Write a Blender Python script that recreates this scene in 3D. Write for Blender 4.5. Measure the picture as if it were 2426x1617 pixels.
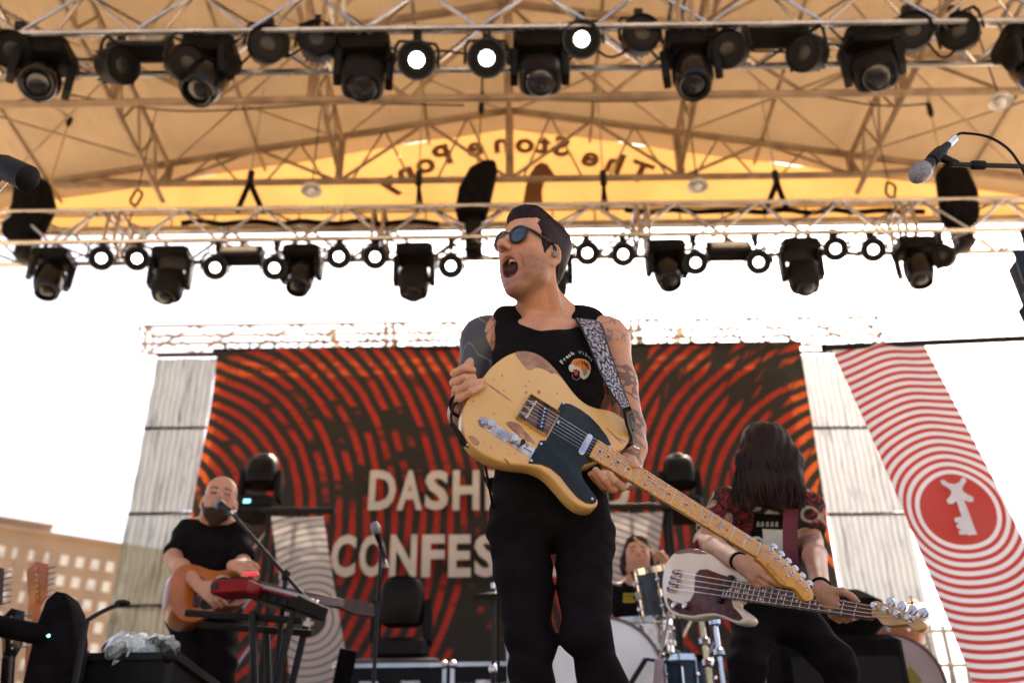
import bpy, math, random
import numpy as np
from mathutils import Vector, Matrix
from mathutils.bvhtree import BVHTree
for o in list(bpy.data.objects): bpy.data.objects.remove(o, do_unlink=True)
SC = bpy.context.scene; COL = SC.collection
R = math.radians; PI = math.pi
random.seed(7); RNG = np.random.default_rng(7)

# ------------------------------------------------------------ camera, sky, sun, exposure
PITCH, ROLL, CZ = R(29.6), R(0.75), 0.06
FPX = 2358.0                                   # focal length in pixels of the 2426 wide photograph
_fw = Vector((0, math.cos(PITCH), math.sin(PITCH)))
_r0, _u0 = Vector((1, 0, 0)), Vector((0, -math.sin(PITCH), math.cos(PITCH)))
_rt = _r0*math.cos(ROLL) - _u0*math.sin(ROLL)
_up = _u0*math.cos(ROLL) + _r0*math.sin(ROLL)
CAMP = Vector((0, 0, CZ))
cd = bpy.data.cameras.new('camera'); cam = bpy.data.objects.new('camera', cd); COL.objects.link(cam)
cam.matrix_world = Matrix(((_rt.x, _up.x, -_fw.x, 0), (_rt.y, _up.y, -_fw.y, 0), (_rt.z, _up.z, -_fw.z, CZ), (0, 0, 0, 1)))
cd.sensor_width = 36; cd.lens = 36*FPX/2426; cd.clip_start = .05; cd.clip_end = 4000
cd.dof.use_dof = True; cd.dof.focus_distance = 2.52; cd.dof.aperture_fstop = 2.7; cd.dof.aperture_blades = 0
SC.camera = cam
SUN_EL, SUN_AZ = R(52), R(22)                  # behind the stage, to the right of its middle
W = bpy.data.worlds.new('World'); SC.world = W; W.use_nodes = True
_n = W.node_tree.nodes; _bg = _n['Background']; _sk = _n.new('ShaderNodeTexSky')
_sk.sky_type = 'NISHITA'; _sk.sun_disc = False; _sk.sun_elevation = SUN_EL; _sk.sun_rotation = SUN_AZ
_sk.air_density = 0.7; _sk.dust_density = 8.0; _sk.ozone_density = 0.6; _sk.altitude = 0
W.node_tree.links.new(_sk.outputs[0], _bg.inputs[0]); _bg.inputs[1].default_value = 0.15
sl = bpy.data.lights.new('sun', 'SUN'); sun = bpy.data.objects.new('sun', sl); COL.objects.link(sun)
sl.energy = 4.5; sl.angle = R(0.5); sl.color = (1.0, .86, .66)
SUND = Vector((math.sin(SUN_AZ)*math.cos(SUN_EL), math.cos(SUN_AZ)*math.cos(SUN_EL), math.sin(SUN_EL)))
sun.rotation_euler = SUND.to_track_quat('Z', 'Y').to_euler(); sun.location = (0, 30, 30)
SC.view_settings.view_transform = 'Standard'; SC.view_settings.look = 'None'
SC.view_settings.gamma = 1; SC.view_settings.exposure = 1.52
SC.cycles.use_denoising = True; SC.cycles.max_bounces = 8; SC.cycles.diffuse_bounces = 4
SC.cycles.transparent_max_bounces = 12; SC.cycles.sample_clamp_indirect = 8

def ray(px, py):
    return (_fw + _rt*((px-1213)/FPX) + _up*((808.5-py)/FPX))
def at(px, py, Y):                             # a pixel's direction, stopped at a known depth Y
    d = ray(px, py); return CAMP + d*(Y/d.y)
def px_m(p):                                   # pixels per metre at a point
    return FPX/((Vector(p)-CAMP).dot(_fw))

# ------------------------------------------------------------ materials
class NT:
    def __init__(s, name):
        s.m = bpy.data.materials.new(name); s.m.use_nodes = True; s.t = s.m.node_tree; s.n = s.t.nodes
        s.b = s.n['Principled BSDF']; s.out = s.n['Material Output']
    def link(s, a, b): s.t.links.new(a, b)
    def put(s, sock, v):
        if hasattr(v, 'is_output'): s.link(v, sock)
        elif isinstance(v, (tuple, list)): sock.default_value = tuple(v)+((1,) if len(v) == 3 and sock.type == 'RGBA' else ())
        else: sock.default_value = v
    def math(s, op, a, b=0.0, c=None, clamp=False):
        n = s.n.new('ShaderNodeMath'); n.operation = op; n.use_clamp = clamp
        s.put(n.inputs[0], a); s.put(n.inputs[1], b)
        if c is not None: s.put(n.inputs[2], c)
        return n.outputs[0]
    def coord(s, which='Object'):
        return s.n.new('ShaderNodeTexCoord').outputs[which]
    def xyz(s, v):
        n = s.n.new('ShaderNodeSeparateXYZ'); s.link(v, n.inputs[0]); return n.outputs
    def comb(s, x, y, z=0.0):
        n = s.n.new('ShaderNodeCombineXYZ')
        for i, q in enumerate((x, y, z)): s.put(n.inputs[i], q)
        return n.outputs[0]
    def noise(s, vec, scale=5, detail=3, rough=.55, dist=0):
        n = s.n.new('ShaderNodeTexNoise')
        if vec is not None: s.link(vec, n.inputs['Vector'])
        n.inputs['Scale'].default_value = scale; n.inputs['Detail'].default_value = detail
        n.inputs['Roughness'].default_value = rough; n.inputs['Distortion'].default_value = dist
        return n.outputs['Fac']
    def voro(s, vec, scale=5, feature='F1'):
        n = s.n.new('ShaderNodeTexVoronoi'); n.feature = feature
        if vec is not None: s.link(vec, n.inputs['Vector'])
        n.inputs['Scale'].default_value = scale; return n.outputs['Distance']
    def smooth(s, v, a, b):
        n = s.n.new('ShaderNodeMapRange'); n.interpolation_type = 'SMOOTHSTEP'
        s.put(n.inputs[0], v); n.inputs[1].default_value = a; n.inputs[2].default_value = b
        return n.outputs[0]
    def mix(s, f, a, b):
        n = s.n.new('ShaderNodeMix'); n.data_type = 'RGBA'
        s.put(n.inputs['Factor'], f); s.put(n.inputs[6], a); s.put(n.inputs[7], b); return n.outputs[2]
    def bump(s, h, strength=.3, dist=.01):
        n = s.n.new('ShaderNodeBump'); n.inputs['Strength'].default_value = strength; n.inputs['Distance'].default_value = dist
        s.link(h, n.inputs['Height']); s.link(n.outputs[0], s.b.inputs['Normal']); return n.outputs[0]
    def scale(s, vec, x, y, z):
        n = s.n.new('ShaderNodeVectorMath'); n.operation = 'MULTIPLY'; s.link(vec, n.inputs[0]); n.inputs[1].default_value = (x, y, z); return n.outputs[0]
    def translucent(s, col_back, fac, transp=0.0):
        """principled front mixed with a translucent lobe, and with open weave where transp > 0"""
        tr = s.n.new('ShaderNodeBsdfTranslucent'); s.put(tr.inputs[0], col_back)
        mx = s.n.new('ShaderNodeMixShader'); s.put(mx.inputs[0], fac)
        s.link(s.b.outputs[0], mx.inputs[1]); s.link(tr.outputs[0], mx.inputs[2]); o = mx.outputs[0]
        if not isinstance(transp, float) or transp > 0:
            tp = s.n.new('ShaderNodeBsdfTransparent'); m2 = s.n.new('ShaderNodeMixShader'); s.put(m2.inputs[0], transp)
            s.link(o, m2.inputs[1]); s.link(tp.outputs[0], m2.inputs[2]); o = m2.outputs[0]
        s.link(o, s.out.inputs[0])

_MC = {}
def mat(name, col, rough=.5, metal=0.0, var=.25, vs=8.0, bump=0.0, bs=60.0, spec=.5, coat=0.0, em=None, es=0.0, sheen=0.0, wear=None):
    if name in _MC: return _MC[name]
    t = NT(name); b = t.b; oc = t.coord()
    n = t.noise(oc, vs, 4)
    dark = tuple(c*(1-var) for c in col); lite = tuple(min(1, c*(1+var)) for c in col)
    c = t.mix(t.smooth(n, .3, .7), dark, lite)
    if wear: c = t.mix(t.smooth(t.noise(oc, wear[1], 5, .65), wear[2], wear[2]+.05), c, wear[0])
    t.put(b.inputs['Base Color'], c)
    t.put(b.inputs['Roughness'], t.math('MULTIPLY_ADD', n, .25*rough, rough*.87, clamp=True))
    b.inputs['Metallic'].default_value = metal; b.inputs['Specular IOR Level'].default_value = spec
    b.inputs['Coat Weight'].default_value = coat; b.inputs['Sheen Weight'].default_value = sheen
    if bump: t.bump(t.noise(oc, bs, 3), bump, .004)
    if em: b.inputs['Emission Color'].default_value = em+(1,); b.inputs['Emission Strength'].default_value = es
    _MC[name] = t.m; return t.m
def M(k): return _MC[k]
mat('alu', (.58, .54, .50), .27, 1.0, .2, 3, .1, 30)
mat('steel', (.62, .61, .62), .22, 1.0, .2, 20)
mat('chrome', (.75, .74, .74), .10, 1.0, .1, 20)
mat('brass', (.62, .50, .28), .25, 1.0, .2, 20)
mat('black_metal', (.009, .008, .008), .5, 0, .3, 12, .1, 80, spec=.25)
mat('black_gloss', (.007, .006, .006), .17, 0, .3, 12, spec=.42)
mat('black_cloth', (.007, .006, .007), .95, 0, .4, 14, .5, 160, spec=.08)
mat('black_plastic', (.007, .0062, .0065), .5, 0, .3, 10, .1, 90, spec=.16)
mat('lens_glass', (.02, .02, .022), .08, .0, .2, 10, spec=.6, coat=.5)
mat('led_lit', (.9, .92, .95), .3, 0, .02, 10, em=(1.0, .97, .94), es=4.0)
mat('led_off', (.022, .019, .017), .3, .1, .3, 40, spec=.35)
mat('reflector', (.72, .70, .66), .22, .9, .2, 6)
mat('screen_cyan', (.05, .3, .35), .3, 0, .1, 10, em=(.25, .8, .85), es=1.2)
mat('stage_black', (.035, .033, .032), .55, 0, .4, 3, .25, 25)
mat('concrete', (.42, .33, .23), .9, 0, .2, .3, .2, 3)
mat('white_plastic', (.72, .72, .70), .4, 0, .1, 10)
mat('wood_brown', (.22, .10, .04), .35, 0, .35, 5, coat=.4)
mat('red_paint', (.24, .006, .006), .5, 0, .2, 10, spec=.2)
mat('tan_wall', (.29, .215, .15), .85, 0, .10, .25, .1, 4)
mat('rope', (.30, .22, .12), .8)

# ------------------------------------------------------------ mesh helpers
class MB:
    def __init__(s): s.v = []; s.f = []; s.uv = []
    def add(s, v, f, M=None):
        k = len(s.v)
        if M is not None: v = [M @ Vector(p) for p in v]
        s.v += [tuple(p) for p in v]; s.f += [tuple(i+k for i in q) for q in f]; return s
    def box(s, c, d, M=None, taper=1.0):
        x, y, z = d[0]/2, d[1]/2, d[2]/2
        v = [(c[0]+a*x*(1 if cc < 0 else taper), c[1]+b*y*(1 if cc < 0 else taper), c[2]+cc*z) for cc in (-1, 1) for a, b in ((-1, -1), (1, -1), (1, 1), (-1, 1))]
        return s.add(v, [(3, 2, 1, 0), (4, 5, 6, 7), (0, 1, 5, 4), (1, 2, 6, 5), (2, 3, 7, 6), (3, 0, 4, 7)], M)
    def rbox(s, c, d, b, M=None):                # box with chamfered edges, made of stacked loops
        x, y, z = d[0]/2, d[1]/2, d[2]/2; L = []
        for zz, ins in ((-z, b), (-z+b, 0), (z-b, 0), (z, b)):
            X, Y = x-ins, y-ins
            L.append([(c[0]+p, c[1]+q, c[2]+zz) for p, q in ((-X+b, -Y), (X-b, -Y), (X, -Y+b), (X, Y-b), (X-b, Y), (-X+b, Y), (-X, Y-b), (-X, -Y+b))])
        return s.loops(L, M)
    def loops(s, L, M=None, caps=True, close=True):
        n = len(L[0]); v = [p for l in L for p in l]; f = []
        for i in range(len(L)-1):
            for j in range(n if close else n-1):
                k = (j+1) % n; f.append((i*n+j, i*n+k, (i+1)*n+k, (i+1)*n+j))
        if caps: f.append(tuple(range(n-1, -1, -1))); f.append(tuple((len(L)-1)*n+j for j in range(n)))
        return s.add(v, f, M)
    def tube(s, a, b, r, n=8, r2=None):
        return s.path([a, b], [r, r if r2 is None else r2], n)
    def path(s, pts, r, n=6, closed=False, M=None):
        P = [Vector(p) for p in pts]; m = len(P)
        rr = r if isinstance(r, (list, tuple)) else [r]*m
        T = []
        for i in range(m):
            a = P[(i-1) % m] if (closed or i > 0) else P[i]; b = P[(i+1) % m] if (closed or i < m-1) else P[i]
            T.append((b-a).normalized())
        u = T[0].orthogonal().normalized(); L = []
        for i in range(m):
            u = (u-T[i]*u.dot(T[i])); u = u.normalized() if u.length > 1e-6 else T[i].orthogonal().normalized()
            w = T[i].cross(u)
            L.append([P[i]+(u*math.cos(2*PI*j/n)+w*math.sin(2*PI*j/n))*rr[i] for j in range(n)])
        if closed: L.append(L[0]); return s.loops(L, M, caps=False)
        return s.loops(L, M)
    def lathe(s, prof, n=20, M=None):            # profile of (radius, z); ends closed with caps
        L = [[(r*math.cos(2*PI*j/n), r*math.sin(2*PI*j/n), z) for j in range(n)] for r, z in prof]
        return s.loops(L, M)
    def ring(s, prof, n=24, M=None):             # closed ring section, no caps
        L = [[(r*math.cos(2*PI*j/n), r*math.sin(2*PI*j/n), z) for j in range(n)] for r, z in list(prof)+[prof[0]]]
        return s.loops(L, M, caps=False)
    def prism(s, pts, z0, z1, M=None, bev=0.0):
        """extruded outline in local xy; bev rounds both rims"""
        def inset(d):
            if d == 0: return pts
            n = len(pts); A = sum(pts[i][0]*pts[(i+1) % n][1]-pts[(i+1) % n][0]*pts[i][1] for i in range(n)); sg = 1 if A > 0 else -1
            o = []
            for i in range(n):
                a, b, c = pts[i-1], pts[i], pts[(i+1) % n]
                tx, ty = c[0]-a[0], c[1]-a[1]; l = math.hypot(tx, ty) or 1
                o.append((b[0]-sg*ty/l*d, b[1]+sg*tx/l*d))
            return o
        if bev > 0: Z = [(bev, z0), (bev*.3, z0+bev*.3), (0, z0+bev), (0, z1-bev), (bev*.3, z1-bev*.3), (bev, z1)]
        else: Z = [(0, z0), (0, z1)]
        L = [[(p[0], p[1], z) for p in inset(d)] for d, z in Z]
        A = sum(pts[i][0]*pts[(i+1) % len(pts)][1]-pts[(i+1) % len(pts)][0]*pts[i][1] for i in range(len(pts)))
        if A < 0: L = [l[::-1] for l in L]
        return s.loops(L, M)
    def ball(s, c, r, nu=14, nv=9, M=None):
        r = r if isinstance(r, (tuple, list)) else (r, r, r)
        L = []
        for i in range(nv):
            a = -PI/2+PI*(i+.02 if i == 0 else i-.02 if i == nv-1 else i)/(nv-1)
            L.append([(c[0]+r[0]*math.cos(a)*math.cos(2*PI*j/nu), c[1]+r[1]*math.cos(a)*math.sin(2*PI*j/nu), c[2]+r[2]*math.sin(a)) for j in range(nu)])
        return s.loops(L, M)
    def grid(s, fn, nu, nv, uvs=None):
        k = len(s.v); v = []; f = []
        for i in range(nu+1):
            for j in range(nv+1): v.append(tuple(fn(i/nu, j/nv))); s.uv.append((i/nu, j/nv))
        for i in range(nu):
            for j in range(nv):
                a = i*(nv+1)+j; f.append((a, a+nv+1, a+nv+2, a+1))
        return s.add(v, f)
    def mesh(s, name, m, smooth=35):
        me = bpy.data.meshes.new(name); me.from_pydata(s.v, [], s.f)
        if len(s.uv) == len(s.v) and s.uv:
            l = me.uv_layers.new(name='UVMap'); idx = np.empty(len(me.loops), dtype=np.int32); me.loops.foreach_get('vertex_index', idx)
            l.data.foreach_set('uv', np.array(s.uv, dtype=np.float32)[idx].ravel())
        if m is not None: me.materials.append(M(m) if isinstance(m, str) else m)
        if smooth:
            me.shade_smooth(); me.set_sharp_from_angle(angle=R(smooth))
        me.update(); return me
    def build(s, name, m, parent=None, smooth=35, world=False):
        if world and parent is not None:
            iv = wm(parent).inverted(); s.v = [tuple(iv @ Vector(p)) for p in s.v]
        return obj(name, s.mesh(name, m, smooth), parent)
def wm(o):
    return o.matrix_basis if o.parent is None else wm(o.parent) @ o.matrix_basis
def obj(name, me, parent=None, mtx=None):
    o = bpy.data.objects.new(name, me); COL.objects.link(o)
    if parent is not None: o.parent = parent
    if mtx is not None: o.matrix_basis = mtx
    return o
def tag(o, label, cat, group=None):
    o['label'] = label; o['category'] = cat
    if group: o['group'] = group
    return o
def thing(name, label, cat, loc=(0, 0, 0), group=None, mtx=None):
    o = bpy.data.objects.new(name, None); COL.objects.link(o); o.empty_display_size = .1
    o.matrix_basis = mtx if mtx is not None else Matrix.Translation(Vector(loc))
    return tag(o, label, cat, group)
def struct(o): o['kind'] = 'structure'; return o
def frame(o, x, y, z):                          # matrix from origin and axes
    return Matrix(((x[0], y[0], z[0], o[0]), (x[1], y[1], z[1], o[1]), (x[2], y[2], z[2], o[2]), (0, 0, 0, 1)))
def look(o, d, up=(0, 0, 1)):                   # local +z looks along d
    z = Vector(d).normalized(); x = Vector(up).cross(z).normalized(); return frame(o, x, z.cross(x), z)
def catmull(P, n=6, closed=True):
    P = [np.array(p, float) for p in P]; m = len(P); out = []
    for i in range(m if closed else m-1):
        p0, p1, p2, p3 = (P[(i+k) % m] if closed else P[min(max(i+k, 0), m-1)] for k in (-1, 0, 1, 2))
        for j in range(n):
            t = j/n; out.append(tuple(.5*((2*p1)+(-p0+p2)*t+(2*p0-5*p1+4*p2-p3)*t*t+(-p0+3*p1-3*p2+p3)*t**3)))
    if not closed: out.append(tuple(P[-1]))
    return out
def text_mesh(txt, size, m, extrude=.002, offset=0.0, shear=0.0, space=1.0, align='LEFT'):
    c = bpy.data.curves.new('text', 'FONT'); c.body = txt; c.size = size; c.extrude = extrude; c.offset = offset; c.shear = shear
    c.space_character = space; c.align_x = align; c.resolution_u = 3
    o = bpy.data.objects.new('text', c); COL.objects.link(o); bpy.context.view_layer.update()
    me = bpy.data.meshes.new_from_object(o.evaluated_get(bpy.context.evaluated_depsgraph_get()))
    bpy.data.objects.remove(o, do_unlink=True); bpy.data.curves.remove(c)
    me.materials.clear(); me.materials.append(M(m) if isinstance(m, str) else m); return me
def inst(name, label, cat, mtx, parts, group=None):
    """a thing whose parts share mesh data: parts = [(name, mesh, local matrix or None, [sub-parts])]"""
    t = thing(name, label, cat, group=group, mtx=mtx)
    def rec(lst, par):
        for p in lst:
            o = obj(p[0], p[1], par, p[2] if len(p) > 2 and p[2] is not None else None)
            if len(p) > 3: rec(p[3], o)
    rec(parts, t); return t
# ------------------------------------------------------------ ground and stage
g = struct(MB().box((0, 400, -1.65), (2400, 2400, .5)).build('ground', 'concrete', smooth=0))
sf = MB().box((0, 7.0, -.06), (15, 12.0, .12)); struct(sf.build('stage_floor', 'stage_black', smooth=0))
sk = MB()
sk.box((0, 1.06, -.76), (14.9, .08, 1.27)); sk.box((-7.4, 7, -.76), (.08, 11.8, 1.27)); sk.box((7.4, 7, -.76), (.08, 11.8, 1.27)); sk.box((0, 12.9, -.76), (14.9, .08, 1.27))
struct(sk.build('stage_skirt', 'black_cloth', smooth=0))

# ------------------------------------------------------------ stage roof: membrane, gable trusses, purlins, rear wall with lettering
RZ, RS = 8.57, .19                              # ridge height and slope
def roofz(x): return RZ-RS*abs(x)
def fabric(name, front, back, fac, vs=1.2):
    t = NT(name); oc = t.coord(); n = t.noise(oc, vs, 4)
    f2 = t.noise(t.scale(oc, 3, .6, 3), 2.5, 4)
    c = t.mix(t.smooth(n, .3, .75), tuple(x*.82 for x in front), front); c = t.mix(t.smooth(f2, .45, .75), c, tuple(x*.9 for x in front))
    t.put(t.b.inputs['Base Color'], c); t.b.inputs['Roughness'].default_value = .6; t.b.inputs['Specular IOR Level'].default_value = .3
    t.bump(f2, .5, .06)
    t.translucent(t.mix(t.smooth(n, .3, .75), tuple(x*.85 for x in back), back), fac)
    _MC[name] = t.m
fabric('roof_fabric', (.40, .295, .20), (.50, .32, .16), .12)
fabric('wall_fabric', (.50, .33, .16), (.80, .45, .14), .30)
mat('wall_print', (.20, .12, .05), .8, 0, .1)
t = NT('wall_letter'); t.b.inputs['Base Color'].default_value = (.16, .10, .05, 1); t.b.inputs['Roughness'].default_value = .8
t.translucent((.50, .27, .09), .36); _MC['wall_letter'] = t.m
roof = thing('stage_roof', 'tan tent roof of the stage on gable trusses with glowing yellow rear wall', 'stage roof', (0, 9.15, 0))
YS = [1.6, 3.6, 5.6, 7.5, 9.15]; YW = 9.56; EX = 7.6
def sheet(fn, nu, nv, th, m, name):              # a sheet with thickness th (second skin)
    b = MB(); b.grid(fn, nu, nv); b.uv = []; return b.build(name, m, roof, 60, True)
for sx in (-1, 1):
    yy = YS+[YW]
    for a, b2 in zip(yy[:-1], yy[1:]):
        for k, (x0, x1) in enumerate(((0, 2), (2, 4), (4, EX))):
            def fn(u, v, a=a, b2=b2, x0=x0, x1=x1):
                x = x0+(x1-x0)*u; y = a+(b2-a)*v
                return (sx*x, y, roofz(x)-.05*math.sin(PI*u)*math.sin(PI*v)+.012*math.sin(x*3+y*5))
            sheet(fn, 6, 6, 0, 'roof_fabric', 'roof_panel')
WB = 7.03
for i, (x0, x1) in enumerate(((-EX, -4), (-4, -2), (-2, 0), (0, 2), (2, 4), (4, EX))):
    def fn(u, v):
        x = x0+(x1-x0)*u; zt = roofz(x)+.01; zb = min(WB-.02*abs(x)*0, zt-.1)
        return (x, YW+.03*math.sin(PI*u)*math.sin(PI*v)+.01*math.sin(7*x+3*v), zb+(zt-zb)*v)
    sheet(fn, 10, 8, 0, 'wall_fabric', 'rear_wall_panel')
# mirrored lettering seen through the wall from behind
for ch, px, py, rot in (('T', 1507, 412, -25), ('h', 1449, 391, -21), ('e', 1395, 376, -17), ('S', 1326, 352, -10), ('t', 1286, 346, -6), ('o', 1243, 344, -2), ('n', 1190, 344, 3),
                        ('e', 1130, 352, 8), ('P', 1056, 372, 16), ('o', 1014, 391, 20), ('n', 970, 412, 24), ('y', 926, 434, 28)):
    me = text_mesh(ch, .43, 'wall_letter', .001, .016, align='CENTER')
    p = at(px, py+16, YW-.05); r = R(rot)
    X = Vector((-math.cos(r), 0, -math.sin(r))); Z = Vector((-math.sin(r), 0, math.cos(r))) if False else Vector((math.sin(-r), 0, math.cos(r)))
    obj('letter', me, roof, wm(roof).inverted() @ frame(p, X, Z, Vector((0, -1, 0))))
emb = [(1238, 486), (1246, 440), (1256, 410), (1268, 392), (1282, 384), (1296, 388), (1306, 402), (1318, 420), (1310, 426), (1296, 418), (1290, 428), (1284, 452), (1286, 486)]
P = [at(x, y, YW-.055) for x, y in emb]; b = MB(); b.loops([[tuple(p) for p in P], [(p.x, p.y+.004, p.z) for p in P]]); b.build('emblem', 'wall_letter', roof, 0, True)

def lattice(b, A, B, depth, n, r, dirv):          # two chords and zigzag webs
    A, B = Vector(A), Vector(B); d = Vector(dirv)*depth
    b.tube(A, B, r, 6); b.tube(A+d, B+d, r, 6)
    for i in range(n):
        p, q, m = A.lerp(B, i/n), A.lerp(B, (i+1)/n), A.lerp(B, (i+.5)/n)+d
        b.tube(p, m, r*.55, 5); b.tube(m, q, r*.55, 5)
mat('truss_pale', (.34, .28, .22), .6, 0, .2, 3)
mat('truss_paint', (.30, .22, .15), .5, .35, .25, 4)
for k, y in enumerate(YS):
    bz = 7.43 if k == 4 else 7.14 if k == 3 else 7.1
    zt = -.08
    for sx in (-1, 1):
        MB().tube((0, y, RZ+zt), (sx*EX, y, roofz(EX)+zt), .045, 8).build('top_chord', 'truss_paint', roof, 40, True)
    lim = (RZ+zt-bz)/RS if k == 4 else EX
    MB().tube((-lim, y, bz), (lim, y, bz), .04, 8).build('bottom_chord', 'truss_paint', roof, 40, True)
    nx = np.arange(-6, 6.01, 1.0)
    for x in nx:
        if abs(x) > lim-.4: continue
        zt_ = roofz(x)+zt
        if int(round(x)) % 2 == 0: MB().tube((x, y, bz), (x, y, zt_), .05 if abs(x) in (0, 2, 4) else .028, 6).build('truss_post', 'truss_paint', roof, 40, True)
        for s2 in (-1, 1):
            if int(round(x)) % 2 == 0: continue
            x2 = x+s2
            if abs(x2) <= lim: MB().tube((x, y, bz if k == 3 else zt_), (x2, y, roofz(x2)+zt if k == 3 else bz), .022, 6).build('truss_web', 'truss_paint', roof, 40, True)
    if k == 4:
        for x in np.arange(-5.5, 5.6, 1.0):
            zt_ = roofz(x)+zt
            if zt_-bz > .25:
                MB().tube((x, y, zt_), (x-.35, y, bz), .014, 5).build('truss_web', 'truss_paint', roof, 40, True)
                MB().tube((x, y, zt_), (x+.35, y, bz), .014, 5).build('truss_web', 'truss_paint', roof, 40, True)
        # lower frame of the wall
        MB().tube((-EX, YW-.06, WB+.02), (EX, YW-.06, WB+.02), .03, 6).build('wall_rail', 'truss_paint', roof, 40, True)
        for x in np.arange(-6.5, 6.6, .5): MB().tube((x, YW-.06, WB+.04), (x, YW-.06, 7.25), .012, 5).build('rail_post', 'truss_paint', roof, 40, True)
        MB().tube((-EX, YW-.06, 7.25), (EX, YW-.06, 7.25), .018, 6).build('wall_rail', 'truss_paint', roof, 40, True)
for x in (-4, -2, 0, 2, 4):
    for a, b2 in zip(YS[:-1], YS[1:]):
        b = MB(); lattice(b, (x, a, roofz(x)-.14), (x, b2, roofz(x)-.14), .5, 3, .032, (0, 0, -1)); b.build('purlin', 'truss_paint', roof, 40, True)
for sx in (-1, 1):
    for x in (1.0, 3.0, 5.4):
        MB().tube((sx*x, YS[0], roofz(x)-.05), (sx*x, YW, roofz(x)-.05), .02, 6).build('purlin', 'truss_paint', roof, 40, True)
    for y in (1.8, 5.6, 9.0):                    # corner towers carrying the roof, outside the picture
        b = MB()
        for dx in (-.2, .2):
            for dy in (-.2, .2): b.tube((sx*7.4+dx, y+dy, -1.4), (sx*7.4+dx, y+dy, roofz(7.4)-.05), .03, 6)
        for i in range(14):
            z = -1.2+i*.58
            for dx, dy, ex, ey in ((-.2, -.2, .2, -.2), (.2, -.2, .2, .2), (.2, .2, -.2, .2), (-.2, .2, -.2, -.2)): b.tube((sx*7.4+dx, y+dy, z), (sx*7.4+ex, y+ey, z+.5), .014, 5)
        b.build('tower', 'alu', roof, 40, True)
for sx in (-1, 1):
    for a, b2 in zip(YS[2:-1], YS[3:]):
        for x0, x1 in ((0, 2), (2, 4), (4, 6)):
            MB().tube((sx*x0, a, roofz(x0)-.12), (sx*x1, b2, roofz(x1)-.12), .012, 5).build('brace_rod', 'truss_paint', roof, 40, True); MB().tube((sx*x1, a, roofz(x1)-.12), (sx*x0, b2, roofz(x0)-.12), .012, 5).build('brace_rod', 'truss_paint', roof, 40, True)
# a loose cable slung under the roof
for pts in ([(150, 222), (400, 262), (640, 255), (820, 245), (1100, 250)], [(1213, 236), (1500, 240), (1860, 222), (2080, 250), (2200, 246)]):
    P = [tuple(at(x, y, 7.9)) for x, y in pts]; MB().path(catmull(P, 5, False), .009, 5).build('roof_cable', 'black_cloth', roof, 40, True)

# ------------------------------------------------------------ box trusses
def truss(name, label, x0, x1, y, z, s, bay, parts_every, mt='alu', rc=.026):
    t = thing(name, label, 'truss', (0, y, z), 'lighting trusses across the stage')
    for dy in (-s/2, s/2):
        for dz in (0, s): MB().tube((x0, dy, dz), (x1, dy, dz), rc, 8).build('chord', mt, t, 40)
    n = int((x1-x0)/bay); bay = (x1-x0)/n
    faces = [(-s/2, 0, -s/2, s), (s/2, 0, s/2, s), (-s/2, 0, s/2, 0), (-s/2, s, s/2, s)]
    for fi, (ya, za, yb, zb) in enumerate(faces):
        m1 = MB().tube((0, ya, za), (bay, yb, zb), rc*.55, 6).mesh('brace', mt, 40); m2 = MB().tube((0, yb, zb), (bay, ya, za), rc*.55, 6).mesh('brace', mt, 40)
        for i in range(n): obj('brace', m1 if (i+fi) % 2 else m2, t, Matrix.Translation((x0+i*bay, 0, 0)))
    fr = MB(); h = s/2
    for a, b in (((0, -h, 0), (0, h, 0)), ((0, h, 0), (0, h, s)), ((0, h, s), (0, -h, s)), ((0, -h, s), (0, -h, 0))): fr.tube(a, b, rc*.8, 6)
    fm = fr.mesh('end_frame', mt, 40); k = int((x1-x0)/parts_every)
    for i in range(k+1):
        for d in (-.05, .05):
            xx = x0+(x1-x0)*i/k+d
            if x0-.06 < xx < x1+.06: obj('end_frame', fm, t, Matrix.Translation((xx, 0, 0)))
    return t
FY, FZ = 5.45, 5.70
FTR = truss('lighting_truss', 'front lighting truss along the top edge of the picture', -6.6, 6.6, FY, FZ, .42, .42, 2.4)
MY, MZ = 8.2, 5.80
MTR = truss('lighting_truss', 'middle lighting truss just behind and above the singer', -6.6, 6.6, MY, MZ, .38, .40, 2.4)
BY = 11.0
truss('lighting_truss', 'thin box truss across the top of the printed red backdrop', at(345, 800, BY).x, at(2085, 790, BY).x, BY, at(1213, 815, BY).z, .26, .32, 2.35, mt='truss_pale', rc=.020)
# towers that carry the backdrop truss
for px in (800, 1600):
    p = at(px, 815, BY+.35); t = thing('truss_tower', 'slim tower behind the %s half of the printed backdrop' % ('left' if px < 1000 else 'right'), 'tower', (p.x, BY+.45, 0))
    b = MB()
    for dx in (-.12, .12):
        for dy in (-.12, .12): b.tube((dx, dy, 0), (dx, dy, p.z-.05), .02, 6)
    b.build('upright', 'alu', t, 40)
    for i in range(18):
        z = .2+i*.33
        for a, c in (((-.12, -.12), (.12, -.12)), ((.12, .12), (-.12, .12))): MB().tube((a[0], a[1], z), (c[0], c[1], z+.3), .01, 5).build('lacing', 'alu', t, 40)
    MB().box((0, 0, .03), (.6, .6, .05)).build('base_plate', 'alu', t); MB().box((0, -.25, p.z-.02), (.08, .5, .06)).build('head_bracket', 'alu', t)
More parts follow.
